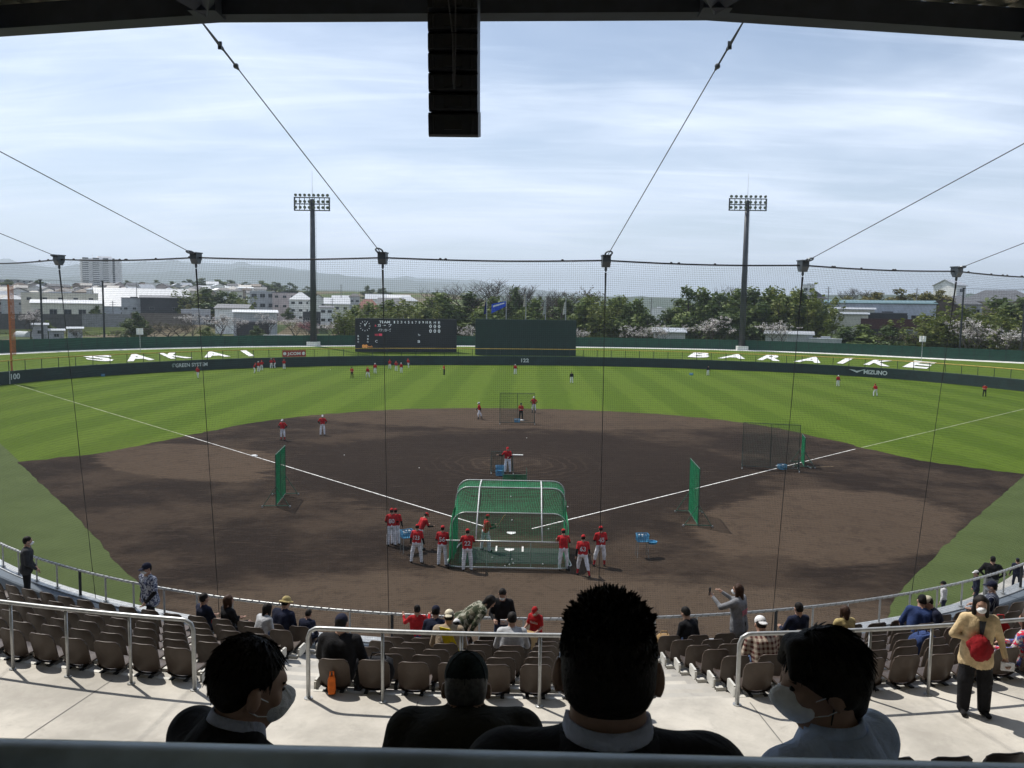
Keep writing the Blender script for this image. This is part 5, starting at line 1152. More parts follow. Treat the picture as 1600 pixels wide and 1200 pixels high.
for x, y, col, st, lb in [(427, 523, 'white', 'van', 'white van behind the windscreen left of the floodlight tower'), (436, 516, 'white', 'bus', 'long white bus behind the white van'), (458, 524, 'white', 'kei', 'small white car just left of the floodlight tower'), (496, 524, 'silver', 'sedan', 'silver car just right of the floodlight tower'), (510, 523, 'grey', 'sedan', 'grey car left of the scoreboard'), (532, 523, 'white', 'sedan', 'white car next to the scoreboard'), (1128, 523, 'white', 'sedan', 'white car left of the right floodlight tower')]:
    p = on_plane(x, y+4, 0) if y+4 > 500 else at_dist(x, y, 250); p = at_dist(x, y, 232); p.z = 0.0; vehicle(p, .1, cw[col], st, lb, 'vehicles behind the windscreen fence')
# ------------------------------------------------------------------ people: one continuous skin grown round a posed skeleton
def surface(prims, h, layer):
    """naive surface nets over a smooth union of tapered capsules and ellipsoids -> verts, quads, material per quad"""
    P = [p for p in prims if p['layer'] == layer]
    if not P: return None
    lo = np.min([p['lo'] for p in P], 0)-3*h; hi = np.max([p['hi'] for p in P], 0)+3*h; n = np.ceil((hi-lo)/h).astype(int)+1
    D = np.full(n, 1.0, np.float32); ax = [lo[i]+h*np.arange(n[i]) for i in range(3)]
    def ev(p, X, Y, Z):
        if p['t'] == 'c':
            a, b = p['a'], p['b']; ba = b-a; L = float(ba@ba)+1e-12; dx, dy, dz = X-a[0], Y-a[1], Z-a[2]
            t = np.clip((dx*ba[0]+dy*ba[1]+dz*ba[2])/L, 0, 1); r = p['r0']+(p['r1']-p['r0'])*t
            return np.sqrt((dx-ba[0]*t)**2+(dy-ba[1]*t)**2+(dz-ba[2]*t)**2)-r
        M = p['M']; dx, dy, dz = X-p['c'][0], Y-p['c'][1], Z-p['c'][2]; r = p['r']
        u, v, w = (M[0, 0]*dx+M[1, 0]*dy+M[2, 0]*dz)/r[0], (M[0, 1]*dx+M[1, 1]*dy+M[2, 1]*dz)/r[1], (M[0, 2]*dx+M[1, 2]*dy+M[2, 2]*dz)/r[2]
        k0 = np.sqrt(u*u+v*v+w*w)+1e-9; k1 = np.sqrt((u/r[0])**2+(v/r[1])**2+(w/r[2])**2)+1e-9; return k0*(k0-1)/k1
    for p in P:
        m = .06; i0 = np.maximum(0, np.floor((p['lo']-m-lo)/h).astype(int)); i1 = np.minimum(n, np.ceil((p['hi']+m-lo)/h).astype(int)+1)
        sl = tuple(slice(a, b) for a, b in zip(i0, i1)); X, Y, Z = np.meshgrid(*[ax[k][sl[k]] for k in range(3)], indexing='ij', sparse=True)
        d = ev(p, X, Y, Z).astype(np.float32); k = p['k']; o = D[sl]; e = np.maximum(k-np.abs(o-d), 0)/k
        D[sl] = (np.minimum(o, d)-e*e*k*.25) if p['s'] > 0 else np.maximum(o, -d)
    S_ = D < 0; c = [slice(0, -1), slice(1, None)]
    tot = sum(S_[c[i], c[j], c[k]].astype(np.int8) for i in (0, 1) for j in (0, 1) for k in (0, 1)); act = (tot > 0) & (tot < 8)
    idx = np.full(act.shape, -1, np.int32); ii = np.argwhere(act); idx[act] = np.arange(len(ii))
    acc = np.zeros((len(ii), 3)); cnt = np.zeros(len(ii)); C = [(i, j, k) for i in (0, 1) for j in (0, 1) for k in (0, 1)]
    val = {q: D[ii[:, 0]+q[0], ii[:, 1]+q[1], ii[:, 2]+q[2]] for q in C}
    for q in C:
        for a in range(3):
            if q[a]: continue
            q2 = list(q); q2[a] = 1; q2 = tuple(q2); v0, v1 = val[q], val[q2]; m = (v0 < 0) != (v1 < 0); t = v0[m]/(v0[m]-v1[m])
            pt = np.tile(np.array(q, float), (m.sum(), 1)); pt[:, a] += t; acc[m] += pt; cnt[m] += 1
    V = lo+h*(ii+acc/cnt[:, None]); Q = []
    for a in range(3):
        b, e = (a+1) % 3, (a+2) % 3; s0 = [slice(None)]*3; s1 = [slice(None)]*3; s0[a] = slice(0, -1); s1[a] = slice(1, None)
        A, B = S_[tuple(s0)], S_[tuple(s1)]
        for flag in (True, False):
            w = np.argwhere((A != B) & (A == flag)); ok = (w[:, b] > 0) & (w[:, e] > 0) & (w[:, b] < n[b]-1) & (w[:, e] < n[e]-1); w = w[ok]
            def g(db, de): x = w.copy(); x[:, b] += db; x[:, e] += de; return idx[x[:, 0], x[:, 1], x[:, 2]]
            q = np.stack([g(-1, -1), g(0, -1), g(0, 0), g(-1, 0)], 1); Q.append(q if flag else q[:, ::-1])
    Q = np.concatenate(Q); fc = V[Q].mean(1); best = np.full(len(fc), 9.0); mi = np.zeros(len(fc), int)
    for p in P:
        if p['s'] < 0: continue
        d = ev(p, fc[:, 0], fc[:, 1], fc[:, 2])-p.get('bias', 0); m = d < best; best[m] = d[m]; mi[m] = p['m']
    return V, Q, mi

SKIN = paint('skin', (.42, .25, .18), .55, var=.1, scale=12); SKIN2 = paint('skin_tan', (.36, .22, .155), .55, var=.1, scale=12)
HAIR = paint('hair_black', (.010, .008, .007), .62, 0, .2, var=.4, scale=60, bump=.4, bscale=140); HAIRB = paint('hair_brown', (.045, .02, .01), .6, 0, .25, var=.4, scale=60, bump=.4, bscale=140)
CL = {}
def cl(name, *c): CL[name] = cloth('cloth_'+name, c); return CL[name]
cl('red', .42, .018, .022); cl('whitepants', .72, .72, .76); cl('black', .010, .010, .012); cl('navy', .014, .018, .04); cl('darkgrey', .035, .037, .042); cl('grey', .22, .225, .24); cl('lightgrey', .42, .43, .45); cl('beige', .30, .235, .165); cl('cream', .55, .5, .38)
cl('khaki', .56, .43, .25); cl('white', .62, .62, .63); cl('blue', .028, .05, .14); cl('shirtblue', .48, .60, .86); cl('jean', .03, .05, .10); cl('sockred', .36, .012, .02); cl('olive', .022, .022, .016); cl('strawhat', .48, .38, .17); cl('darkred', .22, .008, .012); cl('greencap', .012, .022, .022); cl('suit', .016, .017, .022); cl('collar', .50, .55, .70); cl('mask', .80, .82, .86); cl('navycap', .014, .016, .035); cl('orange', .75, .17, .03); cl('yellow', .75, .6, .02); cl('polored', .45, .03, .02); cl('shoe', .02, .02, .022); cl('shoewhite', .5, .5, .5); cl('tanbag', .4, .26, .12)
def pattern(name, base, spots, scale, lo=.5, hi=.56, third=None, stripes=None):
    t = NT('cloth_'+name)
    if stripes:
        sp = t.n('ShaderNodeSeparateXYZ', {0: t.coord()}); f = t.step(t.math('SINE', t.math('MULTIPLY', sp.outputs[0], stripes)), .7, .9); c = t.mix(f, base, spots)
    else:
        f = t.step(t.noise(scale, 2, .5, dist=.4), lo, hi); c = t.mix(f, base, spots)
        if third: c = t.mix(t.step(t.noise(scale*.8, 2, .5, dist=.5, sc=(1, 1, 1.3)), .54, .58), c, third)
    t.bump(t.noise(16, 3, .5, dist=1.2), .5, .02); CL[name] = t.fin(c, .9, 0, .2)
pattern('camo', (.05, .06, .035), (.35, .34, .27), 12, .5, .53, (.14, .13, .09)); pattern('bluecamo', (.05, .06, .12), (.50, .53, .60), 22, .46, .5, (.13, .15, .24)); pattern('pinstripe', (.014, .018, .045), (.35, .37, .42), 1, stripes=150)
pattern('floral', (.5, .48, .46), (.55, .03, .06), 18, .5, .54, (.1, .12, .3))
def plaid():
    t = NT('cloth_plaid'); sp = t.n('ShaderNodeSeparateXYZ', {0: t.coord()}); fx = t.step(t.math('SINE', t.math('MULTIPLY', sp.outputs[0], 85.0)), -.1, .2); fz = t.step(t.math('SINE', t.math('MULTIPLY', sp.outputs[2], 85.0)), -.1, .2)
    c = t.mix(t.math('MULTIPLY', t.math('ADD', fx, fz), .5), (.55, .47, .38), (.11, .04, .035)); t.bump(t.noise(16, 3), .4, .02); CL['plaid'] = t.fin(c, .9, 0, .2)
plaid()
def V3(*a): return np.array(a, float)
def unit(v): v = np.asarray(v, float); return v/(np.linalg.norm(v)+1e-9)
def rot(ax, deg): return np.array(Matrix.Rotation(R(deg), 3, ax))

def person(pos, face, label, look, pose=None, H=1.72, h=.02, group=None, cat='person', extra=None):
    """face: heading in degrees, 0 looks along +Y (towards centre field), positive turns left"""
    pose = dict(pose or {}); s = H/1.75; PR = []; mats = []; midx = {}
    def mid(m):
        m = m if not isinstance(m, str) else CL[m]
        if m.name not in midx: midx[m.name] = len(mats); mats.append(m)
        return midx[m.name]
    def cap(a, b, r0, r1, m, k=.03, layer='body', sg=1, bias=0):
        a, b = np.asarray(a, float), np.asarray(b, float); r = max(r0, r1)
        PR.append(dict(t='c', a=a, b=b, r0=r0, r1=r1, m=mid(m), k=k, layer=layer, s=sg, lo=np.minimum(a, b)-r, hi=np.maximum(a, b)+r, bias=bias))
    def ell(c, r, m, M=np.eye(3), k=.02, layer='body', sg=1, bias=0):
        c = np.asarray(c, float); e = max(r); PR.append(dict(t='e', c=c, r=r, M=M, m=mid(m), k=k, layer=layer, s=sg, lo=c-e, hi=c+e, bias=bias))
    lk = dict(top='grey', pants='black', sleeve='long', shoe='shoe', hair=HAIR, hat=None, mask=False, skin=SKIN, sock=None, bulk=1.0, hem=0.0, hairstyle='short'); lk.update(look); B = lk['bulk']; skin = lk['skin']; top, pants = lk['top'], lk['pants']
    # --- skeleton
    Mt = rot('Z', pose.get('twist', 0))@rot('X', -pose.get('lean', 3))@rot('Y', pose.get('side', 0)); hip = V3(0, 0, 0)
    T = lambda x, y, z: hip+Mt@V3(x*s, y*s, z*s)
    hunch = pose.get('hunch', 0.0)
    shL, shR, neck = T(-.178*B, hunch*.6-.005, .432), T(.178*B, hunch*.6-.005, .432), T(0, hunch-.01, .50)
    Mh = Mt@rot('X', pose.get('lean', 3)*.6)@rot('Z', pose.get('hy', 0))@rot('X', -pose.get('hp', 0))@rot('Y', pose.get('hr', 0))
    hb = neck+Mt@V3(0, .012*s, pose.get('neck', .06)*s)
    Hd = lambda x, y, z: hb+Mh@V3(x*s, y*s, z*s)            # head frame: origin at skull base
    la = pose.get('L', ((-.25, 0, -1), (-.1, .25, -1))); ra = pose.get('R', ((.25, 0, -1), (.1, .25, -1)))
    ua, fa, ha = .285*s, .25*s, .10*s
    def arm(sh, dirs):
        e = sh+Mt@unit(dirs[0])*ua; w = e+Mt@unit(dirs[1])*fa; return e, w, Mt@unit(dirs[2] if len(dirs) > 2 else dirs[1])
    ll = pose.get('LL', ((-.06, .02, -1), (-.02, -.02, -1))); rl = pose.get('RL', ((.06, .02, -1), (.02, -.02, -1)))
    th, sn = .43*s, .41*s; hl, hr = V3(-.088*s, 0, -.02*s), V3(.088*s, 0, -.02*s)
    def leg(hp, d): k = hp+unit(d[0])*th; a = k+unit(d[1])*sn; return k, a
    # --- torso
    for sx in (-1, 1):
        cap(T(sx*.068*B, 0, .02), T(sx*.083*B, .008+hunch*.3, .34), .108*s*B, .112*s*B, top, .05)
        cap(T(sx*.05*B, hunch*.5, .40), T(sx*.160*B, hunch*.6-.005, .428), .078*s, .066*s*B, top, .05)
        if lk['hem']: cap(T(sx*.075*B, .0, .0), T(sx*.085*B, 0, -lk['hem']), .118*s*B, .13*s*B, top, .05)
    cap(T(0, hunch*.6-.01, .43), T(0, hunch-.005, .49), .075*s, .06*s, top, .04)
    for sx in (-1, 1): cap(T(sx*.03, hunch*.9-.022, .482), T(sx*.150*B, hunch*.6-.012, .44), .05*s, .056*s*B, top, .05)
    for sx in (-1, 1): cap(T(sx*.06*B, hunch*.5-.03, .36), T(sx*.07*B, -.02+hunch*.3, .2), .10*s*B, .095*s*B, top, .05)
    if pose.get('legs', True):
        cap(V3(-.07*s, 0, -.04*s), V3(.07*s, 0, -.04*s), .112*s*B, .112*s*B, pants, .04)
    cap(neck-Mt@V3(0, 0, .02*s), hb+Mh@V3(0, .005, .04*s), .060*s, .059*s, skin, .02)
    # --- head
    ell(Hd(0, 0, .115), (.077*s, .095*s, .098*s), skin, Mh, .02); ell(Hd(0, .034, .045), (.055*s, .062*s, .068*s), skin, Mh, .035); ell(Hd(0, .052, .012), (.03*s, .03*s, .022*s), skin, Mh, .03)
    cap(Hd(0, .09, .095), Hd(0, .112, .060), .011*s, .016*s, skin, .012); cap(Hd(-.03, .085, .112), Hd(.03, .085, .112), .014*s, .014*s, skin, .02)
    for sx in (-1, 1):
        ell(Hd(sx*.087, -.006, .078), (.012*s, .022*s, .035*s), skin, Mh@rot('Z', sx*18), .008); ell(Hd(sx*.045, .068, .062), (.018*s, .014*s, .016*s), skin, Mh, .02)
    for sx in (-1, 1): cap(Hd(sx*.026, -.04, .07), T(sx*.022, hunch-.015, .50), .038*s, .036*s, skin, .03)
    hs = lk['hairstyle']; hm = lk['hair']
    if hs != 'none':
        ell(Hd(0, -.012, .132), (.084*s, .100*s, .094*s), hm, Mh, .02, 'hair'); ell(Hd(0, -.042, .100), (.079*s, .066*s, .070*s), hm, Mh, .02, 'hair'); cap(Hd(-.03, -.05, .075), Hd(.03, -.05, .075), .044*s, .044*s, hm, .02, 'hair')
        if hs in ('long', 'bob'):
            dn = -.16 if hs == 'long' else -.02
            for sx in (-1, 1): cap(Hd(sx*.068, .0, .14), Hd(sx*.076, .01, dn), .036*s, .034*s, hm, .03, 'hair')
            cap(Hd(0, -.06, .1), Hd(0, -.065, dn-.02), .06*s, .05*s, hm, .04, 'hair')
        if hs == 'mop':
            ell(Hd(0, -.016, .128), (.087*s, .104*s, .097*s), hm, Mh, .02, 'hair'); cap(Hd(0, -.06, .1), Hd(0, -.062, .03), .055*s, .046*s, hm, .03, 'hair')
            for sx in (-1, 1): cap(Hd(sx*.068, .01, .14), Hd(sx*.078, -.03, .07), .03*s, .022*s, hm, .03, 'hair'); cap(Hd(sx*.02, .07, .185), Hd(sx*.055, .088, .13), .028*s, .016*s, hm, .02, 'hair')
        if hs == 'pony': cap(Hd(0, -.09, .1), Hd(.03, -.13, -.06), .03*s, .018*s, hm, .02, 'hair')
        ell(Hd(0, .105, .075), (.066*s, .05*s, .062*s), hm, Mh, .01, 'hair', -1)
    hat = lk['hat']
    if hat:
        M_ = CL[hat[1]]
        if hat[0] in ('cap', 'backcap', 'helmet'):
            ell(Hd(0, -.004, .14), (.087*s, .106*s, .092*s), M_, Mh, .01, 'cap'); cap(Hd(-.3, 0, -.03), Hd(.3, 0, -.03), .135*s, .135*s, M_, .01, 'cap', -1)
            f = 1 if hat[0] != 'backcap' else -1
            ell(Hd(0, f*.125, .115), (.07*s, .07*s, .013*s), M_, Mh@rot('X', -12*f), .02, 'cap')
            if hat[0] == 'helmet': ell(Hd(-.083, .0, .085), (.012*s, .05*s, .055*s), M_, Mh, .015, 'cap')
        if hat[0] == 'bucket':
            ell(Hd(0, -.005, .15), (.088*s, .106*s, .085*s), M_, Mh, .01, 'cap'); ell(Hd(0, -.005, .115), (.15*s, .165*s, .018*s), M_, Mh, .03, 'cap')
    if lk['mask']:
        ell(Hd(0, .058, .036), (.062*s, .066*s, .052*s), CL['mask'], Mh, .02, 'mask'); cap(Hd(0, .086, .058), Hd(0, .117, .056), .032*s, .024*s, CL['mask'], .03, 'mask'); ell(Hd(0, -.02, .05), (.2*s, .045*s, .2*s), CL['mask'], Mh, .01, 'mask', -1)
    # --- arms
    hands = []
    for sh, d, sx in ((shL, la, -1), (shR, ra, 1)):
        if d is None: continue
        e, w, hd = arm(sh, d); sl = lk['sleeve']; am = top; fm = top if sl == 'long' else skin
        if lk.get('under') and sl == 'short': fm = lk['under']
        cap(sh, sh*.25+e*.75 if sl == 'short' else e, .062*s*B, .052*s*B, am, .035); cap(e, w, .046*s if fm is not skin else .041*s, .037*s if fm is not skin else .03*s, fm, .02); 
        if sl == 'short': cap(sh*.4+e*.6, e, .043*s, .042*s, fm, .02)
        cap(w, w+hd*.085*s, .027*s, .034*s, skin, .015); hands.append((w, hd, sx))
    # --- legs
    feet = []
    if pose.get('legs', True):
        for hp, d, sx in ((hl, ll, -1), (hr, rl, 1)):
            k, a = leg(hp, d); fit = lk.get('fit', 1.0)
            cap(hp, k, .09*s*B, .064*s*fit, pants, .035); sock = lk['sock']
            if sock: km = k*.55+a*.45; cap(k, km, .062*s*fit, .058*s, pants, .02); cap(km, a, .05*s, .038*s, sock, .015)
            else: cap(k, a, .062*s*fit, .05*s*fit, pants, .02)
            fd = unit(V3(*pose.get('foot', (0, 1, 0)))+V3(sx*.18, 0, 0)); heel = a-V3(0, 0, .03*s)-fd*.03*s; toe = a-V3(0, 0, .042*s)+fd*.15*s
            cap(heel, toe, .042*s, .036*s, lk['shoe'], .02); feet += [heel[2]-.042*s, toe[2]-.036*s]
    zoff = -min(feet) if (feet and pose.get('ground', True)) else 0.0
    if 'seat' in pose: zoff = pose['seat']+.115*s
    if 'z' in pose: zoff = pose['z']
    if 'headtop' in pose: zoff = pose['headtop']-Hd(0, 0, .226)[2]
    if 'headtop' in pose:                            # keep the head, not the hips, over the given spot
        o = Matrix.Rotation(R(face), 3, 'Z')@Vector(Hd(0, 0, .11)); pos = Vector(pos)-Vector((o.x, o.y, 0))
    t = thing('person', label, cat, pos, R(face), group)
    for layer, nm in (('body', 'body'), ('hair', 'hair'), ('cap', 'cap' if not hat or hat[0] != 'bucket' else 'hat'), ('mask', 'face_mask')):
        hh = h if layer == 'body' else min(h, .016)
        r_ = surface(PR, hh, layer)
        if r_ is None: continue
        V, Q, mi = r_; used = sorted(set(mi.tolist())); mp = {u: i for i, u in enumerate(used)}; ms = [mats[u] for u in used]
        mb = MB(); mb.add(V+V3(0, 0, zoff), Q, m=np.array([mp[x] for x in mi]))
        if layer == 'body':
            sk = len(ms); ms = ms+[skin, paint('eye_dark', (.01, .008, .007), .25), paint('lip', (.28, .11, .10), .5)]; Z = V3(0, 0, zoff)
            for w, hd, sx in hands:                # four fingers and a thumb on every palm
                ref = V3(0, 0, 1) if abs(hd[2]) < .8 else V3(0, 1, 0); sd = unit(np.cross(hd, ref))*sx; nrm = unit(np.cross(sd, hd)); c0 = pose.get('curl', .35)
                for i, (o, L) in enumerate(((-.026, .066), (-.009, .076), (.009, .072), (.025, .056))):
                    a = w+hd*.10*s+sd*o*s; b = a+unit(hd-nrm*c0+sd*o*2)*L*.5*s; c = b+unit(hd-nrm*c0*2.4)*L*.5*s; mb.tube([a+Z-hd*.02, b+Z, c+Z], [.0095*s, .009*s, .007*s], 5, sk)
                a = w+hd*.03*s-sd*.028*s; mb.tube([a+Z, a+unit(hd-sd*.9)*.035*s+Z, a+unit(hd-sd*.7-nrm*.3)*.062*s+Z], [.012*s, .010*s, .008*s], 5, sk)
            for sx in (-1, 1):
                mb.sph(Hd(sx*.031, .0865, .088)+Z, (.0125*s, .009*s, .0085*s), 8, 5, sk+1); mb.tube([Hd(sx*.018, .097, .106)+Z, Hd(sx*.034, .095, .110)+Z, Hd(sx*.048, .083, .106)+Z], .004*s, 4, sk+1)
            if not lk['mask']: mb.tube([Hd(-.022, .092, .026)+Z, Hd(0, .1, .025)+Z, Hd(.022, .092, .026)+Z], .005*s, 5, sk+2)
        part(mb, nm, ms, t, smooth=True)
    info = dict(t=t, T=lambda x, y, z: T(x, y, z)+V3(0, 0, zoff), Hd=lambda x, y, z: Hd(x, y, z)+V3(0, 0, zoff), Mt=Mt, Mh=Mh, hands=[(w+V3(0, 0, zoff), hd, sx) for w, hd, sx in hands], s=s, B=B, mask=lk['mask'])
    if lk['mask']:
        for sx in (-1, 1):
            mb = MB(); H_ = info['Hd']; mb.tube([H_(sx*.055, .055, .055), H_(sx*.078, .02, .078), H_(sx*.086, -.012, .098), H_(sx*.088, -.022, .075), H_(sx*.084, -.014, .05), H_(sx*.072, .015, .03), H_(sx*.055, .05, .02)], .0018, 4)
            part(mb, 'mask_strap', CL['mask'], t)
    if lk.get('collar'):
        ch = lk.get('collar_h', .515)
        def band(z0, z1, r0, r1, mat, nm, yo):
            g = []
            for i_ in range(29):
                q = -math.pi/2+.16*math.pi*0+2*math.pi*i_/28; f = max(0.0, math.sin(q))**2
                g.append([tuple(T((r*math.cos(q)), hunch+yo+r*math.sin(q)*1.05+.03*f*(1-w_), z-.055*f*(1 if w_ else 1.6))+V3(0, 0, zoff)) for r, z, w_ in ((r0, z0, 0), ((r0+r1)/2+.003, (z0+z1)/2, .5), (r1, z1, 1), (r1-.008, z1-.003, 1), (r0-.012, z0, 0))])
            part(MB().grid(g), nm, CL[mat], t, smooth=True)
        band(.475, ch, .086, .076, lk['collar'], 'shirt_collar', -.012); band(.44, ch-.026, .128, .087, top, 'jacket_collar', -.014)
    if lk.get('number'): print_on(info, lk['number'], lk.get('numcol', CL['white']), -1, .22, .19)
    if extra: extra(info)
    return info
def print_on(info, txt, mat, side, zc, height, name='jersey_number'):
    """lettering that follows the back (side -1) or chest (side 1)"""
    s, B = info['s'], info['B']; v, f = text_shape(txt, 1.0, .02); w = np.ptp(v[:, 0]); k = height*s; kx = min(k, .26*s/max(w, .01)); pts = []
    for a in v:
        x = a[0]*kx*(-side if side > 0 else 1); z = zc*s+(a[1]-.5)*k; r = .116*s*B; e = max(0.0, abs(x)-.08*s*B); y = math.sqrt(max(.0, r*r-e*e))
        pts.append(info['T'](x/s, side*(y+.012*s)/s, z/s))
    part(MB().add(pts, ngons=f if side < 0 else [q[::-1] for q in f]), name, mat, info['t'])
# ------------------------------------------------------------------ equipment on the field
M_pipe = paint('cage_pipe', (.46, .48, .46), .4, .3); M_gpipe = paint('green_pipe', (.03, .10, .06), .5); M_gnet = paint('green_net', (.008, .23, .09), .8); M_dnet = paint('dark_net', (.02, .055, .04), .8); M_basket = paint('basket_blue', (.05, .24, .42), .5); M_ball = paint('ball_white', (.7, .7, .68), .7)
# batting cage
def cage():
    t = thing('batting_cage', 'big green net batting cage with pale pipe frame around home plate', 'batting cage', (0.05, -5.3, 0))
    W2 = 2.55                                         # half width; local y forward to the field
    def arch(y, z, rad, w=W2, zb=0.0):
        pts = [(-w, y, zb), (-w, y, z-rad)]+[(-w+rad-rad*math.cos(a), y, z-rad+rad*math.sin(a)) for a in np.linspace(0.2, math.pi/2, 6)]
        return pts+[(-p[0], p[1], p[2]) for p in pts[::-1]]
    A = {'rear': (0.0, 1.22), 'mid': (0.75, 2.28), 'top': (2.1, 2.85), 'front': (3.5, 2.82)}
    part(MB().tube([(-2.35, 3.4, .12), (-2.6, 2.0, .1), (-2.75, .3, .1), (-2.55, -.1, .1), (-2.2, -.22, .1), (2.2, -.22, .1), (2.55, -.1, .1), (2.75, .3, .1), (2.6, 2.0, .1), (2.35, 3.4, .12)], .035, 7), 'base_pipe', M_pipe, t, smooth=True)
    part(MB().tube([(-2.75, -.05, 1.22), (2.45, -.05, 1.22)], .034, 7), 'leaning_rail', M_pipe, t, smooth=True)
    for k, (y, z, rad_, w) in enumerate(((.75, 2.28, .6, 2.55), (2.1, 3.12, .55, 2.5), (3.5, 3.15, .55, 2.55))): part(MB().tube(arch(y, z, rad_, w, .15 if k != 1 else 1.2), .026, 7), 'arch_pipe', M_pipe, t, smooth=True)
    for x in (-1.42, 1.42): part(MB().tube([(x*1.02, -.05, 1.22), (x, .75, 2.28), (x, 2.1, 3.12), (x, 3.5, 3.15)], .03, 7), 'roof_pipe', paint('white_pipe', (.62, .63, .62), .4), t, smooth=True)
    for x in (-.95, .95): part(MB().tube([(x, -.05, 1.22), (x, -.1, .12)], .018, 6), 'rear_strut', M_pipe, t)
    def sec(u, prof):                                   # point across an arch section, u in -1..1
        y, z, rad_, w = prof; L1, L2, L3 = z-rad_, rad_*math.pi/2, w-rad_; tot = L1+L2+L3; q = abs(u)*tot; sg = 1 if u > 0 else -1
        if q < L3: return np.array([sg*q, y, z])
        if q < L3+L2: a = (q-L3)/rad_; return np.array([sg*(L3+rad_*math.sin(a)), y, z-rad_+rad_*math.cos(a)])
        return np.array([sg*w, y, max(.06, z-rad_-(q-L3-L2))])
    pr = [(.75, 2.26, .6, 2.53), (2.1, 3.1, .55, 2.48), (3.5, 3.12, .55, 2.53)]
    def skin_fn(u, v):
        k = v*2; i = min(int(k), 1); f = k-i; a, b = sec(u*2-1, pr[i]), sec(u*2-1, pr[i+1]); p = a*(1-f)+b*f; p[2] -= .10*math.sin(math.pi*f)*(1 if p[2] > 1.5 else 0); return p
    tag(part(netting(MB(), skin_fn, 130, 42, 34, 6, .007), 'roof_netting', M_gnet, t), kind='stuff')
    def rear_fn(u, v):
        x = (u*2-1)*2.5; 
        if v < .5: return np.array([x, -.2+.15*v*2, .1+1.1*v*2])
        f = (v-.5)*2; return np.array([x, -.05+.8*f, 1.22+1.02*f])
    tag(part(netting(MB(), rear_fn, 70, 36, 2, 4, .0045), 'rear_netting', M_gnet, t), kind='stuff')
    def side_fn(sx):
        def fn(u, v): return np.array([sx*(2.62-.06*v+.05*math.sin(9*u)), -.1+3.6*u, .08+(1.3+.9*min(1, u*2.5))*v])
        return fn
    for sx in (-1, 1): tag(part(netting(MB(), side_fn(sx), 60, 36, 8, 2, .008), 'side_netting', M_gnet, t), kind='stuff')
    wm_ = MB().cyl((-.04, 0, 0), (.04, 0, 0), .11, 10).mesh('wheel', M_black)
    for p in ((-2.62, -.15, .11), (2.62, -.15, .11), (-2.4, 3.35, .11), (2.4, 3.35, .11)): new('wheel', wm_, t, p)
cage()
def mat_panel():
    o = on_plane(797, 868, 0); single(MB().box((0, 0, .012), (4.6, 2.4, .006)), 'ground_mat', paint('mat_green', (.018, .03, .022), .9), 'dark mat on the ground inside the batting cage', 'mat', loc=o)
mat_panel()
def plate(p, label, rz=0): single(MB().prism([(-.22, .02), (.22, .02), (.22, -.2), (0, -.42), (-.22, -.2)][::-1], 'z', .0, .012), 'home_plate', M_white, label, 'base', 'home plates', loc=p, rz=rz)
plate((0.05, .42, .012), 'white home plate where the two foul lines meet'); p = on_plane(796, 858, 0); plate((p.x, p.y, .02), 'white practice plate nearer the stand inside the cage')
for dx, lb in ((-.62, 'left'), (.62, 'right')): single(MB().box((0, 0, .002), (.09, .85, .004)), 'batter_box_mark', M_chalk, lb+' chalk bar beside the practice plate', 'marking', loc=(p.x+dx, p.y, .02))
def base(p, label): single(MB().prism([(-.19, -.19), (.19, -.19), (.19, .19), (-.19, .19)], 'z', .0, .06).prism([(-.17, -.17), (.17, -.17), (.17, .17), (-.17, .17)], 'z', .06, .075), 'base_bag', M_white, label, 'base', 'base bags', loc=p, rz=R(45))
base((-19.6, 19.7, .01), 'white third base bag on the left foul line'); p = on_plane(815, 657, 0); base((p.x, p.y, .01), 'white second base bag at the feet of the orange-shirted man')
base((19.4, 19.4, .01), 'white first base bag behind the blue ball basket')
single(MB().box((0, 0, .02), (.62, .15, .04)), 'pitching_rubber', M_white, 'white rubber slab on the pitcher mound', 'base', loc=(.35, 18.3, .27)) if False else None
# protective screens
def screen(p, rz, w, hgt, label, dense, kind='flat', frame=M_gpipe, net=M_gnet, lean=0):
    t = thing('ball_screen', label, 'screen', p, rz, 'protective ball screens on the field')
    outline = [(-w/2, 0, .12), (-w/2, 0, hgt), (w/2, 0, hgt), (w/2, 0, .12)]
    part(MB().tube(outline, .03, 6, closed=False).tube([outline[0], outline[3]], .03, 6), 'frame', frame, t)
    part(MB().tube([(0, 0, .12), (0, 0, hgt)], .022, 6), 'centre_bar', frame, t)
    for x in (-w/2, w/2):
        part(MB().tube([(x, -.75, .1), (x, .75, .1)], .026, 6).tube([(x, -.7, .1), (x, 0, 1.2)], .02, 6).tube([(x, .7, .1), (x, 0, 1.2)], .02, 6), 'foot', frame, t)
        for y in (-.75, .75): part(MB().cyl((x-.03, y, .06), (x+.03, y, .06), .06, 8), 'caster', M_steel, t)
    n1, n2, r = dense; tag(part(netting(MB(), lambda u, v: ((u-.5)*(w-.06), .0+.10*math.sin(math.pi*u)*math.sin(math.pi*v), .14+(hgt-.17)*v), n1, n2, 6, 6, r), 'netting', net, t), kind='stuff'); return t
def place(x, y): return on_plane(x, y, 0)
a, b = place(444, 795), place(432, 772); c = (place(438, 792)+place(440, 770))/2
screen(place(439, 783), R(97), 3.0, 3.0, 'green net screen standing on the third base side', (52, 44, .006)); screen(place(1083, 812), R(88), 3.0, 3.1, 'green net screen standing on the first base side', (52, 44, .006))
screen(place(808, 662), R(2), 3.4, 3.0, 'see-through framed screen in front of second base', (60, 52, .0042), frame=M_darkgreen, net=M_dnet); screen(place(1203, 733), R(-14), 3.9, 3.3, 'wide framed net screen in front of first base', (80, 68, .0036), frame=M_darkgreen, net=paint('pale_net', (.06, .11, .08), .8))
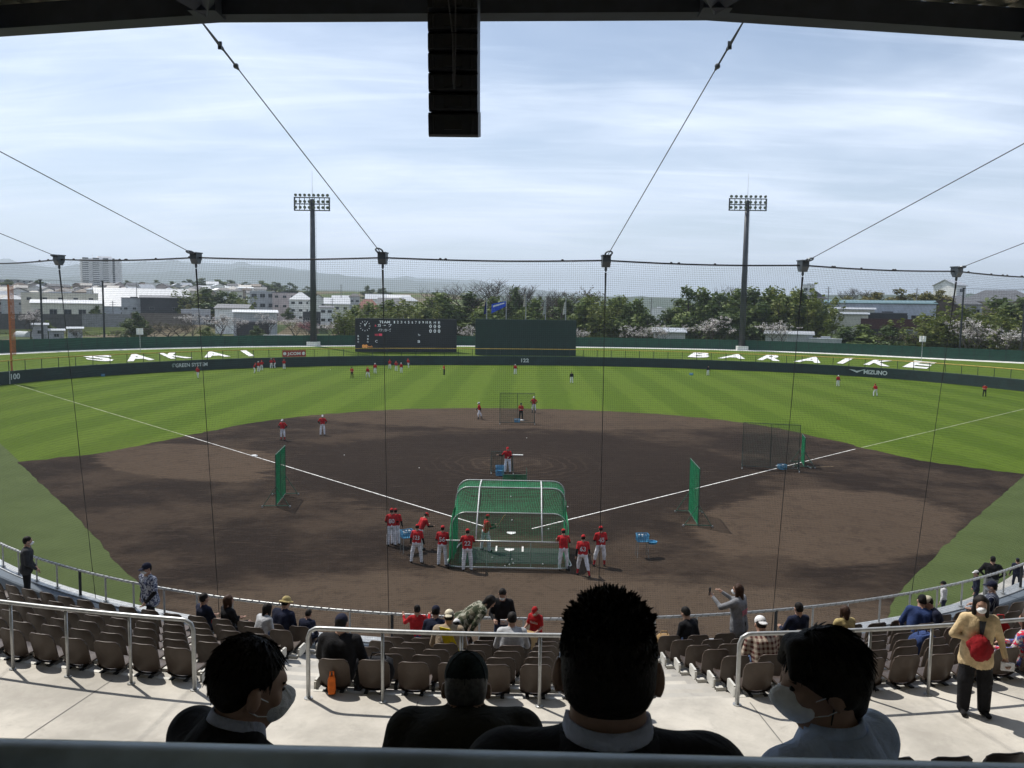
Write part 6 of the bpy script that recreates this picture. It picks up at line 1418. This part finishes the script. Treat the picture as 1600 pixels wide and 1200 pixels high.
screen(place(1254, 727), R(78), 1.9, 2.2, 'narrow green screen right of the first base screen', (40, 44, .007)); screen(place(784, 738), R(4), 1.5, 1.45, 'dark framed pitching screen behind the stacked ball baskets', (36, 34, .0045), frame=M_darkgreen, net=M_dnet); screen(place(804, 760), R(3), 1.5, .75, 'low bright green net screen in front of the pitcher', (44, 24, .008))
# carts and baskets of balls
def cart(p, rz, label, legs=.75, balls=14, two=False):
    t = thing('ball_cart', label, 'ball basket', p, rz, 'blue ball baskets'); w, d, hh = .55, .4, .32
    for k in range(2 if two else 1):
        z0 = legs-.34*k if legs > .4 else .02+.33*k; b = MB()
        for j in range(5):
            z = z0+hh*j/4; f = .85+.15*j/4; b.tube([(-w/2*f, -d/2*f, z), (w/2*f, -d/2*f, z), (w/2*f, d/2*f, z), (-w/2*f, d/2*f, z)], .016, 4, closed=True)
        for x in np.linspace(-1, 1, 7):
            for y in (-1, 1): b.box((x*w/2*.92, y*d/2*.93, z0+hh/2), (.03, .014, hh))
        for y in np.linspace(-.7, .7, 4):
            for x in (-1, 1): b.box((x*w/2*.93, y*d/2, z0+hh/2), (.014, .03, hh))
        b.box((0, 0, z0), (w*.86, d*.86, .015)); part(b, 'basket', M_basket, t)
    q = random.Random(int(p.x*7)); bm = MB().sph((0, 0, 0), .037, 8, 5).mesh('ball', M_ball)
    for i in range(balls): new('ball', bm, t, (q.uniform(-.2, .2), q.uniform(-.13, .13), (legs if legs > .4 else .02)+hh*.72+q.uniform(-.03, .05)))
    if legs > .4:
        for x in (-1, 1):
            for y in (-1, 1): part(MB().tube([(x*.22, y*.15, legs), (x*.26, y*.2, .02)], .014, 5), 'leg', M_steel, t)
        part(MB().lathe([(0, 0), (.2, .0), (.24, .1), (.22, .1), (.19, .02), (0, .02)], (.46, 0, legs-.12), 12), 'ball_tray', M_basket, t)
    return t
cart(place(1003, 870), .1, 'blue ball basket on legs standing right of the player numbered 45'); cart(place(636, 864), .5, 'blue ball basket between the players left of the cage'); cart(place(1222, 733), .2, 'blue ball basket behind the wide first base screen', .15)
cart(place(781, 743), .1, 'stacked blue ball basket beside the pitcher', .15, two=True); cart(place(808, 660), .1, 'low blue ball basket behind the second base screen', .15); cart(place(161, 588), .5, 'blue ball basket against the left outfield wall', .15); cart(place(1080, 586), .3, 'blue ball basket on the right outfield grass', .15)
bm = MB().sph((0, 0, .037), .04, 8, 5).mesh('baseball', M_ball)
for x, y, lb in [(789, 886, 'left of three in front of the cage rail'), (796, 884, 'in a row inside the cage bottom'), (802, 882, 'right of the row inside the cage bottom'), (800, 876, 'above the row inside the cage'), (848, 883, 'at the right of the cage floor'), (769, 873, 'left of the practice plate'), (857, 828, 'right of the home plate'), (800, 814, 'behind the home plate towards the mound'), (798, 777, 'between plate and mound'), (887, 793, 'right of the cage front'), (823, 685, 'behind the mound'), (655, 732, 'left of the mound'), (538, 712, 'near shortstop'), (516, 578, 'on the left outfield grass'), (688, 577, 'on centre left outfield grass'), (771, 577, 'on the centre field grass'), (846, 577, 'on the grass right of centre')]:
    o = new('baseball', bm, None, place(x, y)+Vector((0, 0, .012))); tag(o, 'white baseball lying '+lb, 'ball', 'baseballs lying on the field')
# tools on the ground near first base
t = thing('field_rake', 'rake lying on the dirt right of first base', 'rake', place(1285, 731)); part(MB().tube([(-.9, 0, .03), (.9, .3, .05)], .018, 5), 'handle', paint('rake_wood', (.3, .22, .13)), t); part(MB().box((-.95, -.02, .04), (.08, .7, .05)), 'rake_head', M_steel, t)
# mound slab
single(MB().box((0, 0, 0), (.9, .16, .05)), 'pitching_rubber', M_white, 'white rubber slab right of the pitcher', 'base', loc=Vector((place(808, 716).x, place(808, 716).y, .26)))
# ------------------------------------------------------------------ players and coaches
UNI = dict(top='red', pants='whitepants', sleeve='short', skin=SKIN2, hat=('cap', 'red'), shoe='shoe', bulk=1.06, fit=1.25, under='black', hairstyle='short')
def look(**k): d = dict(UNI); d.update(k); return d
STAND = dict(lean=4, L=((-.3, .05, -1), (-.15, .45, -1)), R=((.3, .05, -1), (.15, .4, -1)), LL=((-.12, 0, -1), (-.05, 0, -1)), RL=((.12, 0, -1), (.05, 0, -1)))
LEANF = dict(STAND, lean=14, hp=10, L=((-.35, .75, -.75), (.1, .9, .35)), R=((.35, .75, -.75), (-.1, .9, .35)))
FOLD = dict(STAND, lean=6, L=((-.3, .25, -1), (.75, .6, -.05)), R=((.3, .25, -1), (-.75, .6, .05)))
WALK = dict(lean=6, L=((-.2, -.35, -1), (-.1, .2, -1)), R=((.2, .4, -1), (.1, .8, -.6)), LL=((-.05, .35, -1), (0, -.1, -1)), RL=((.05, -.3, -1), (0, -.45, -1)))
HIPS = dict(STAND, L=((-.75, -.1, -1), (.55, .45, -.6)), R=((.75, -.1, -1), (-.55, .45, -.6)))
GLOVE = dict(lean=22, hp=-15, L=((-.35, .4, -1), (-.1, 1, -.2)), R=((.3, .2, -1), (.0, .8, -.5)), LL=((-.3, .35, -1), (-.1, -.25, -1)), RL=((.3, .35, -1), (.1, -.25, -1)))
def P0(x, y): return on_plane(x, y, 0)+Vector((0, 0, .012))
def bat_in(info, d, L=.86):
    (w, hd, sx) = info['hands'][1]; a = w+hd*.07; d = unit(d)
    part(MB().tube([a-d*.12, a+d*.1, a+d*.45, a+d*.75, a+d*L], [.016, .014, .022, .033, .03], 8), 'bat', paint('bat_wood', (.45, .3, .15), .4), info['t'], smooth=True)
NEAR = 'players gathered round the batting cage'
person(P0(612, 853), 8, 'player in red jersey numbered 80 standing leftmost near the cage', look(number='80'), FOLD, 1.84, .021, NEAR)
person(P0(656, 858), -50, 'player in red jersey and red cap bending over the ball basket', look(), dict(LEANF, lean=30, hp=25), 1.82, .021, NEAR)
person(P0(651, 880), -8, 'player in red jersey numbered 123 standing with feet apart by the basket', look(number='123', pants='whitepants'), dict(STAND, lean=9, hp=12, LL=((-.25, 0, -1), (-.12, 0, -1)), RL=((.2, .1, -1), (.1, -.05, -1))), 1.78, .021, NEAR)
person(P0(691, 884), -4, 'player in red jersey numbered 56 standing left of the cage', look(number='56', under='black'), FOLD, 1.82, .021, NEAR)
person(P0(730, 892), 4, 'player in red jersey numbered 22 leaning on the left cage corner', look(number='22'), dict(LEANF, lean=8), 1.86, .021, NEAR)
BAT = dict(lean=10, twist=-30, hy=55, L=((.35, .7, -.5), (.75, .5, .35)), R=((.5, .45, -.75), (.35, .75, .5)), LL=((-.28, .1, -1), (-.1, -.1, -1)), RL=((.28, .1, -1), (.1, -.1, -1)))
person(P0(758, 861), -40, 'batter in red jersey and helmet standing inside the cage', look(hat=('helmet', 'red'), number='9'), BAT, 1.8, .021, NEAR, extra=lambda i: bat_in(i, (.6, -.1, .7)))
person(P0(880, 891), 4, 'player in red jersey leaning on the right cage rail', look(under='black'), dict(LEANF, lean=18), 1.84, .021, NEAR)
person(P0(910, 900), -6, 'player numbered 63 in red socks striding right of the cage', look(number='63', sock='sockred'), dict(WALK, lean=10, LL=((-.2, .3, -1), (-.1, -.1, -1)), RL=((.25, -.2, -1), (.25, -.3, -1))), 1.83, .021, NEAR)
person(P0(938, 885), 12, 'player numbered 45 in red socks standing rightmost of the cage group', look(number='45', sock='sockred'), dict(FOLD, LL=((-.3, .05, -1), (-.15, 0, -1)), RL=((.15, 0, -1), (.05, 0, -1))), 1.84, .021, NEAR)
person(P0(618, 851), 4, 'player half hidden behind the player numbered 80', look(hat=('cap', 'darkred')), STAND, 1.78, .024, NEAR)
person(Vector((P0(793, 741).x, P0(793, 741).y, .12)), 172, 'pitcher in red jersey beside stacked ball baskets on the mound', look(number=None), dict(STAND, lean=12, L=((-.3, .3, -1), (.6, .8, .1)), R=((.5, .1, -.6), (.6, .4, .2))), 1.84, .022, NEAR)
FAR = 'players and coaches out on the field'
person(P0(442, 688), 170, 'infielder in red jersey and red socks standing behind third base', look(sock='sockred', hat=('cap', 'white')), HIPS, 1.82, .026, FAR); person(P0(504, 680), 200, 'infielder in red jersey near shortstop', look(hat=('cap', 'white')), HIPS, 1.82, .026, FAR)
person(P0(749, 655), 105, 'player in red striding left of the second base screen', look(sock='darkgrey', hat=('cap', 'white')), WALK, 1.8, .026, FAR); person(P0(814, 656), 170, 'man in orange-red shirt and black trousers behind the second base screen', look(top='polored', pants='black', hat=('cap', 'black'), under=None), FOLD, 1.76, .026, FAR); person(P0(834, 645), 165, 'player in red and white at the right edge of the second base screen', look(hat=('cap', 'white'), sock='darkgrey'), HIPS, 1.82, .026, FAR)
far_proto = {}
def far(x, y, style, face, label, H=1.8):
    """outfield figures: a few postures built once, then copied"""
    p = P0(x, y)
    if style not in far_proto:
        lkp = {'stand': look(hat=('cap', 'white')), 'glove': look(hat=('cap', 'red')), 'hips': look(hat=('cap', 'red')), 'coach': look(top='polored', pants='black', hat=('cap', 'black'), under=None), 'dark': look(top='black', hat=('cap', 'black')), 'walk': look(hat=('cap', 'red')), 'run': look(sock='darkgrey')}[style]
        far_proto[style] = person(p, face, label, lkp, {'stand': STAND, 'glove': GLOVE, 'hips': HIPS, 'coach': FOLD, 'dark': STAND, 'walk': WALK, 'run': WALK}[style], H, .034, 'players and coaches in the outfield')['t']
    else:
        t = clone(far_proto[style], None, p, R(face)); tag(t, label); t.scale = (H/1.8,)*3
for x, y, st, f, lb in [(152, 587, 'dark', 150, 'player in dark top standing by the left outfield wall'), (309, 591, 'walk', 175, 'lone player in red below the green wall lettering'), (397, 583, 'glove', -70, 'leftmost player of the huddle at the left outfield wall'), (404, 581, 'stand', 160, 'second player of the huddle at the left outfield wall'), (409, 579, 'hips', 190, 'third player of the huddle at the left outfield wall'), (424, 576, 'stand', 20, 'player close to the wall right of the huddle'), (430, 575, 'glove', 100, 'crouching player close to the wall right of the huddle'), (444, 577, 'hips', 170, 'player standing alone below the red advertising board'),
                         (550, 591, 'coach', 175, 'coach in orange-red shirt and black trousers on the left outfield grass'), (575, 590, 'glove', 170, 'bending player in red on the left outfield grass'), (586, 584, 'stand', 190, 'player in red standing behind the bending player'), (609, 577, 'walk', 200, 'leftmost of the four players below the scoreboard'), (619, 580, 'hips', 170, 'second of the four players below the scoreboard'), (627, 583, 'stand', 160, 'third of the four players below the scoreboard'), (638, 575, 'walk', 150, 'rightmost of the four players below the scoreboard'), (694, 586, 'coach', 120, 'coach in dark trousers standing below the backdrop edge'),
                         (805, 585, 'stand', 175, 'player in red standing below the number 122'), (893, 599, 'dark', 170, 'player in black top on the grass right of centre'), (1106, 587, 'dark', 200, 'player in dark top beside the right outfield basket'), (1309, 604, 'stand', 180, 'player in red on the right outfield grass below the emblem'), (1368, 619, 'glove', 10, 'player in red seen from behind below the sponsor lettering'), (1538, 620, 'coach', 150, 'man in red top and black trousers at the far right outfield')]: far(x, y, st, f, lb)
# ------------------------------------------------------------------ spectators in the lower seats and on the walkway
SIT = dict(seat=.41, lean=2, L=((-.3, .45, -1), (.25, .9, -.15)), R=((.3, .45, -1), (-.25, .9, -.15)), LL=((-.1, 1, -.02), (-.02, .08, -1)), RL=((.1, 1, -.02), (.02, .08, -1)), foot=(0, 1, 0))
SITF = dict(SIT, lean=20, hunch=.03, hp=8)
def in_seat(k, nm, px_, fwd=.14):
    best = min(seat_spots[(k, nm)], key=lambda s: abs(px_of(s[1]+np.array([0, 0, 1.0]))-px_)); phi, p = best
    return Vector((p[0]-math.sin(phi)*fwd, p[1]+math.cos(phi)*fwd, p[2])), math.degrees(phi)
def sitter(k, nm, px_, label, look_, pose=None, H=1.7, turn=0, h=.016, extra=None):
    p, a = in_seat(k, nm, px_); return person(p, a+turn, label, look_, pose or SIT, H, h, 'spectators in the stand', extra=extra)
def stander(px_, hy, D, zf, face, label, look_, pose, h=.016, extra=None, H=None):
    q = at_dist(px_, hy, D); H = H or (q.z-zf)*.985; return person(Vector((q.x, q.y, zf)), face, label, look_, pose, H, h, 'spectators in the stand', extra=extra)
def bag(p, d, mat, label, name='bag', cat='bag', rz=0, handles=True):
    t = thing(name, label, cat, p, rz); w, dp, hh = d; g = []
    for j in range(7):
        z = hh*j/6; f = 1-.10*abs(z/hh-.4)*2+(.0 if j < 6 else -.25); g.append([(w/2*f*math.copysign(abs(math.cos(a))**.5, math.cos(a))*(1+.05*math.sin(5*a+j)), dp/2*f*math.copysign(abs(math.sin(a))**.5, math.sin(a))*(1+.06*math.sin(3*a+j*2)), z) for a in np.linspace(0, 2*math.pi, 19)])
    mb = MB().grid(g, flip=True).poly([tuple(x) for x in g[-1][:-1]]); part(mb, 'bag_body', mat, t, smooth=True)
    if handles: part(MB().tube([(-w*.25, 0, hh*.9), (-w*.18, .01, hh*1.25), (w*.18, .01, hh*1.25), (w*.25, 0, hh*.9)], .012, 5), 'handle', mat, t)
    return t
def backpack(info):
    pass
TREAD5 = tread(5)
# standing and walking
WALKING = dict(WALK, L=((-.35, .3, -1), (.45, .6, -.7)), R=((.35, -.25, -1), (.2, .25, -1)))
person(on_plane(44, 943, WALKZ), -62, 'man in dark jacket and mask standing on the walkway at far left', dict(top='darkgrey', pants='black', mask=True, shoe='tanbag', hem=.03, bulk=1.15), dict(STAND, L=((-.25, .1, -1), (.35, .55, -.7)), R=((.25, .1, -1), (-.25, .6, -.5)), hy=6), 1.78, .015, 'spectators in the stand')
stander(233, 884, 19.85, WALKZ, 150, 'man in blue and white patterned jersey and navy cap walking on the walkway', dict(top='bluecamo', under='black', sleeve='short', pants='black', mask=True, hat=('cap', 'navycap'), bulk=1.1, hem=.08), WALKING, H=1.82)
stander(786, 912, 15.75, TREAD5, 176, 'attendant in black shirt standing in front holding white cards', dict(top='black', pants='jean', sleeve='long', mask=True), dict(STAND, hp=30, L=((-.3, .15, -1), (.5, .8, -.1)), R=((.3, .2, -1), (-.4, .9, -.1))), extra=lambda i: part(MB().box(tuple(i['hands'][0][0]+i['hands'][0][1]*.1), (.15, .02, .1)), 'card', CL['white'], i['t']))
def tray(i): part(MB().box((0.05, .36, .82*i['s']), (.42, .3, .26)), 'wooden_box', paint('box_wood', (.42, .27, .11), .7), i['t'])
stander(838, 943, 15.85, TREAD5, 150, 'seller in red cap and red jersey standing with a wooden box', dict(top='red', pants='jean', sleeve='short', mask=True, hat=('cap', 'red'), hair=HAIRB, hairstyle='pony', hem=.14, bulk=1.0), dict(STAND, hp=25, L=((-.3, .25, -1), (.1, .95, -.1)), R=((.3, .25, -1), (-.1, .95, -.1))), extra=lambda i: (tray(i), print_on(i, 'Hiroshima', CL['white'], 1, .30, .085, 'jersey_lettering')))
stander(722, 962, 14.9, tread(4), -75, 'person in camouflage hooded top bending over the front seats', dict(top='camo', pants='black', sleeve='long', hairstyle='bob', bulk=1.12, hem=.04), dict(STAND, lean=62, hp=20, L=((-.2, .3, -1), (.1, .6, -.8)), R=((.2, .4, -1), (.0, .6, -.8))), H=1.7)
stander(652, 948, 16.7, WALKZ, 10, 'child in red shirt standing at the front railing', dict(top='red', pants='blue', sleeve='long'), dict(STAND, L=((-.4, .6, -.5), (-.1, .8, .3)), R=((.4, .6, -.5), (.1, .8, .3))), H=1.42)
def phone(i): w, hd, sx = i['hands'][0]; part(MB().box(tuple(w+hd*.12+np.array([0, 0, .03])), (.08, .012, .16)), 'phone', M_black, i['t'])
stander(1157, 908, 16.35, TREAD5, 52, 'woman in grey hooded top standing and photographing with a phone', dict(top='grey', pants='black', sleeve='long', mask=True, hair=HAIRB, hairstyle='long', bulk=1.14, hem=.14), dict(STAND, L=((-.3, .85, -.35), (.25, .75, .6)), R=((.3, .85, -.35), (-.4, .75, .6)), hy=10), extra=lambda i: (phone(i), print_on(i, 'SPORT', paint('pink_print', (.6, .1, .15)), -1, .22, .11, 'back_print')))
def yj(i):
    T = i['T']; g = []; rgn = random.Random(2)
    for a in range(11):
        th = math.pi*a/10; g.append([tuple(T(.03, .2, .10)+V3(.14*math.sin(th)*math.cos(q)*(1+.22*math.sin(3*q+a*.8)+.1*math.sin(7*q+a)), .10*math.sin(th)*math.sin(q), .17*math.cos(th)*(1+.12*math.sin(4*q+2*a)))) for q in np.linspace(0, 2*math.pi, 17)])
    part(MB().grid(g), 'red_knit_bag', CL['darkred'], i['t'], smooth=True)
    part(MB().grid([[tuple(T(u*.045*(1-.5*v), .135+.012*(1-abs(u)), .47-.22*v)) for u in (-1, -.5, 0, .5, 1)] for v in (0, .33, .66, 1)]), 'inner_shirt', CL['darkgrey'], i['t'], smooth=True)
    w, hd, sx = i['hands'][0]; part(MB().box(tuple(w+hd*.12), (.16, .03, .11)), 'paper_packet', CL['white'], i['t'])
pw = on_plane(1519, 1113, 6.0)
person(pw, 168, 'woman in yellow-beige jacket and black trousers standing on the concourse with red hat', dict(top='khaki', pants='black', mask=True, hair=HAIR, hairstyle='long', hem=.17, bulk=1.06, fit=1.6, shoe='black'), dict(STAND, hy=-6, L=((-.4, -.1, -1), (-.15, .6, -.9)), R=((.45, -.1, -1), (-.85, .55, -.05)), LL=((-.1, 0, -1), (-.02, .02, -1)), RL=((.1, .1, -1), (.0, -.05, -1))), 1.68, .013, 'spectators in the stand', extra=yj)
# seated, left block
sitter(5, 'left', 298, 'boy in navy shirt sitting in the front row at left', dict(top='navy', pants='navy', sleeve='short'), SIT, 1.58, -20)
sitter(5, 'left', 368, 'brown-haired woman sitting in the front row left block', dict(top='black', pants='black', hair=HAIRB, hairstyle='bob'), SIT, 1.62, -30)
sitter(4, 'left', 384, 'child in pale grey hooded top leaning forward in the left block', dict(top='lightgrey', pants='jean', hairstyle='bob', bulk=.95), SITF, 1.52, -25)
sitter(5, 'left', 441, 'person in straw-coloured bucket hat and navy jacket in the left block', dict(top='navy', pants='black', hat=('bucket', 'strawhat'), bulk=1.15), SITF, 1.68, -15)
sitter(5, 'left', 465, 'child in navy beside the person in the bucket hat', dict(top='navy', pants='navy'), SITF, 1.25, -5)
p_, a_ = in_seat(5, 'left', 330, .25); bag(p_+Vector((0, 0, .43)), (.26, .16, .26), CL['red'], 'red bag on the seat beside the boy in navy', rz=.3)
p_, a_ = in_seat(5, 'left', 412, .25); bag(p_+Vector((0, 0, .43)), (.5, .24, .34), CL['red'], 'big red bag on the seat left of the bucket hat', rz=.2)
# seated, middle block
sitter(0, 'middle', 513, 'man in black jacket and dark cap sitting in the top row of the middle block', dict(top='black', pants='black', hat=('cap', 'navycap'), bulk=1.28), dict(SITF, lean=10), 1.8)
p_, a_ = in_seat(0, 'middle', 560, .2); bag(p_+Vector((0, 0, .43)), (.46, .28, .30), CL['black'], 'black bag on the seat right of the man in black', rz=.1)
p_, a_ = in_seat(0, 'middle', 540, -.17); bag(Vector((p_.x-.0, p_.y, p_.z+.36)), (.11, .07, .25), CL['orange'], 'orange bag hanging behind the seat of the man in black', rz=.1)
sitter(3, 'middle', 678, 'man in beige jacket and cream cap in the middle block', dict(top='beige', pants='black', hat=('backcap', 'cream'), bulk=1.16), SITF, 1.72)
sitter(5, 'middle', 660, 'person in navy top and cap in the front row behind the beige jacket', dict(top='navy', pants='black', hat=('cap', 'navycap')), SITF, 1.66)
sitter(4, 'middle', 700, 'child in white cap leaning beside the beige jacket', dict(top='white', pants='navy', hat=('cap', 'white')), SITF, 1.3)
sitter(3, 'middle', 808, 'man in pale grey shirt sitting in the middle block', dict(top='lightgrey', pants='jean', bulk=1.12), dict(SITF, lean=14), 1.7)
p_, a_ = in_seat(3, 'middle', 715, .1); t = thing('paper_flag', 'yellow paper flag held up beside the beige jacket', 'flag', p_+Vector((0, 0, .55))); part(MB().prism([(-.14, .5), (.05, .46), (.24, .02), (.02, -.02)], 'y', -.006, .006), 'sheet', CL['yellow'], t); part(MB().tube([(-.14, 0, .5), (.02, 0, -.25)], .008, 5), 'stick', M_white, t)
p_, a_ = in_seat(5, 'middle', 770, .2); bag(p_+Vector((0, 0, .43)), (.34, .26, .14), CL['red'], 'flat red bag on the front seat below the attendant', handles=False)
# seated, right block
sitter(5, 'right', 1073, 'person in black top sitting turned left in the front row right block', dict(top='black', pants='jean', bulk=1.06), SITF, 1.68, 28)
p_, a_ = in_seat(5, 'right', 1040, .3); bag(p_+Vector((0, 0, .43)), (.3, .2, .26), CL['tanbag'], 'tan paper bag on the front seat left of the person in black', 'paper_bag')
sitter(1, 'right', 1222, 'man in plaid shirt and pale cap in the right block', dict(top='plaid', pants='jean', hat=('backcap', 'white'), bulk=1.14), SITF, 1.72)
sitter(5, 'right', 1236, 'dark-haired person in the front row behind the plaid shirt', dict(top='navy', pants='black'), SIT, 1.7)
sitter(4, 'right', 1318, 'brown-haired woman in olive-yellow coat in the right block', dict(top='strawhat', pants='black', hair=HAIRB, hairstyle='bob'), SIT, 1.6)
sitter(4, 'right', 1434, 'man in blue jacket and dark cap leaning towards his neighbour', dict(top='blue', pants='black', hat=('cap', 'black'), bulk=1.15), dict(SITF, side=12), 1.74, -25)
sitter(4, 'right', 1470, 'person in cream cap and navy jacket turned to the man in blue', dict(top='navy', pants='black', hat=('cap', 'cream'), bulk=1.05), dict(SITF, hp=20), 1.7, 65)
sitter(5, 'right', 1572, 'man in navy striped jersey and navy cap sitting at far right', dict(top='pinstripe', pants='black', mask=True, hat=('cap', 'navycap'), sleeve='long', bulk=1.12), SIT, 1.72, 35)
p_, a_ = in_seat(2, 'right', 1440, .2); bag(p_+Vector((0, 0, .43)), (.5, .3, .34), CL['blue'], 'blue bag and black strap on a seat right block', rz=.5)
p_, a_ = in_seat(3, 'right', 1345, .2); bag(p_+Vector((0, 0, .43)), (.3, .2, .16), CL['pinkgrey'] if 'pinkgrey' in CL else cl('pinkgrey', .45, .35, .35), 'pale folded cloth on a seat in the right block', 'folded_cloth', 'cloth', handles=False)
p_, a_ = in_seat(2, 'right', 1582, .2); bag(p_+Vector((0, 0, .43)), (.3, .2, .42), CL['red'], 'red shopping bag on a seat at the right edge')
p_, a_ = in_seat(2, 'right', 1552, .2); bag(p_+Vector((0, 0, .43)), (.36, .3, .08), cl('pink', .8, .12, .35), 'pink cushion on a seat near the right edge', 'cushion', 'cushion', handles=False)
sitter(0, 'right', 1612, 'person in red and white floral clothes cut off at the right edge', dict(top='floral', pants='floral', hair=HAIRB, hairstyle='long', bulk=1.1), SIT, 1.6, 30)
# people on the ledge outside the railing at the right
def on_ledge(x, hy, label, look_, face, pose=STAND):
    phi = min(np.arange(20, 60, .1), key=lambda a: abs(px_of(fr(R(a), 4.4, -.75))-x)); q = fr(R(phi), 3.35, -.75); D = math.hypot(q[0]-CAM[0], q[1]-CAM[1]); H = min(1.85, max(1.0, at_dist(x, hy, D).z-3.35))
    person(Vector(q), face, label, look_, pose, H, .018, 'spectators in the stand')
on_ledge(1477, 907, 'child in black cap and white jacket outside the right railing', dict(top='white', pants='navy', hat=('cap', 'black')), 60); on_ledge(1527, 890, 'child in white cap and dark top outside the right railing', dict(top='navy', pants='navy', hat=('cap', 'white')), 70)
on_ledge(1551, 868, 'man in black jersey seen from behind outside the right railing', dict(top='black', pants='grey', hat=('cap', 'black'), bulk=1.2), -30, HIPS); on_ledge(1591, 873, 'person in navy jersey and cap at the right edge outside the railing', dict(top='navy', pants='navy', hat=('cap', 'navycap')), -20)
# ------------------------------------------------------------------ people right in front of the camera, in the shade of the roof
def strands(info, n, length, mat, zmin, seed, up=.5, name='hair_strands', rx=.083, ry=.1, rz=.098, jit=.5, lay=0.0, zmax=2):
    g = np.random.default_rng(seed); s = info['s']; mb = MB(); k = 0
    while k < n:
        d = unit(g.normal(size=3))
        if d[2] < zmin or d[2] > zmax or (d[1] > .55 and d[2] < .35) or (d[2] < -.1 and d[1] > -.35): continue
        a = info['Hd'](d[0]*rx, -.012+d[1]*ry, .130+d[2]*rz); tan = unit(np.array([0, -.35, -1.0])-d*float(np.dot(d, np.array([0, -.35, -1.0])))); out = unit(info['Mh']@unit(d*(1-lay)+tan*lay*1.6+g.normal(size=3)*jit+np.array([0, -.1, up]))); L = length*(.4+.8*g.random())
        mb.tube([a-out*.012, a+out*L*.5, a+out*L+V3(0, 0, -.1*L)], [.004, .003, .0008], 3, caps=False); k += 1
    part(mb, name, mat, info['t'])
def near(px_, ytop, D, face, label, look_, pose, H=1.75, seatlabel=None):
    q = at_dist(px_, ytop, D); Rr = math.hypot(q.x-CC[0], q.y-CC[1]); i = int((Rr-34.75)/.85); zf = 6.42+.44*i
    p = Vector((q.x, q.y, zf)); phi = math.atan2(q.x-CC[0], CC[1]-q.y)
    info = person(p, face, label, look_, dict(SIT, headtop=q.z-zf, **pose), H, .0095, 'spectators close to the camera')
    n = Vector((math.sin(phi), -math.cos(phi), 0)); seat(np.array(p+n*.14), phi, seatlabel, 'seats of the people close to the camera'); return info
HAIRG = paint('hair_grey', (.09, .085, .08), .6, var=.4, scale=60)
suit = dict(top='suit', pants='suit', collar='collar', collar_h=.55, shoe='black', bulk=1.06, skin=SKIN2)
i = near(388, 998, 2.25, -38, 'man in dark suit at lower left with head turned to the right', dict(suit, mask=True), dict(lean=20, hy=-18, hp=2, neck=.035), 1.72, 'dark seat under the man in the suit at lower left'); strands(i, 900, .03, HAIR, -.5, 1, .0, jit=.22, lay=.8)
T = i['T']; part(MB().tube([T(-.066, -.03, .50), T(-.05, .05, .485), T(-.02, .10, .44)], .006, 6), 'neck_strap', CL['white'], i['t'])
i = near(729, 1022, 3.0, 2, 'man in dark green cap and dark jacket seen from behind below the railing', dict(top='olive', pants='black', hat=('cap', 'greencap'), hair=HAIRG, bulk=1.25, skin=SKIN2, collar='olive', collar_h=.53), dict(lean=50, hp=-14, hunch=.06, neck=.03), 1.7, 'dark seat under the man in the green cap')
Hd = i['Hd']
for k in range(6):
    a = k*math.pi/3+.5; part(MB().tube([Hd(.0885*math.sin(q)*math.cos(a), -.004+.1075*math.sin(q)*math.sin(a), .14+.0935*math.cos(q)) for q in np.linspace(.08, 1.75, 9)], .0016, 4), 'cap_seam', CL['black'], i['t'])
part(MB().sph(Hd(0, -.004, .234), (.008, .008, .005), 8, 5), 'cap_button', CL['greencap'], i['t'])
part(MB().tube([Hd(.055*math.cos(a), -.09-.012*math.sin(a), .098+.032*math.sin(a)) for a in np.linspace(0, math.pi, 9)], .0022, 4), 'cap_strap_edge', CL['grey'], i['t'])
strands(i, 700, .010, HAIRG, -.9, 8, 0, jit=.25, lay=.7, zmax=-.35)
i = near(953, 930, 1.40, 0, 'man in dark suit with spiky hair seen from behind, largest head in view', dict(suit, mask=True), dict(lean=3, hy=-4, neck=.035), 1.74, 'dark seat under the spiky-haired man'); strands(i, 2600, .008, HAIR, -.8, 2, .0, jit=.25, lay=.7); strands(i, 800, .019, HAIR, .45, 3, .3, 'hair_tufts', jit=.38)
i = near(1290, 984, 2.15, 22, 'man in blue shirt and white mask looking left at lower right', dict(top='shirtblue', pants='navy', mask=True, sleeve='long', skin=SKIN2, bulk=1.04, hairstyle='mop', collar='shirtblue', collar_h=.545), dict(lean=6, twist=14, hy=52, hp=4, neck=.045), 1.72, 'dark seat under the man in the blue shirt')
strands(i, 1500, .05, HAIR, -.6, 4, .0, jit=.10, rx=.084, ry=.103, rz=.097, lay=.95)
Hd = i['Hd']; part(MB().tube([Hd(-.082, -.005, .085), Hd(-.07, .01, 0), i['T'](-.05, .10, .42), i['T'](-.04, .13, .30)], .0022, 5), 'earphone_cord', M_black, i['t'])
# ------------------------------------------------------------------ air
def haze():
    m = bpy.data.materials.new('air'); m.use_nodes = True; n = m.node_tree; n.nodes.clear()
    v = n.nodes.new('ShaderNodeVolumePrincipled'); v.inputs['Color'].default_value = (.78, .89, 1.0, 1); v.inputs['Density'].default_value = 1.7e-4; v.inputs['Anisotropy'].default_value = 0.2
    o = n.nodes.new('ShaderNodeOutputMaterial'); n.links.new(v.outputs[0], o.inputs['Volume'])
    ob = new('haze', MB().box((0, 0, 258), (34000, 34000, 524)).mesh('haze', m)); tag(ob, kind='stuff')
haze()
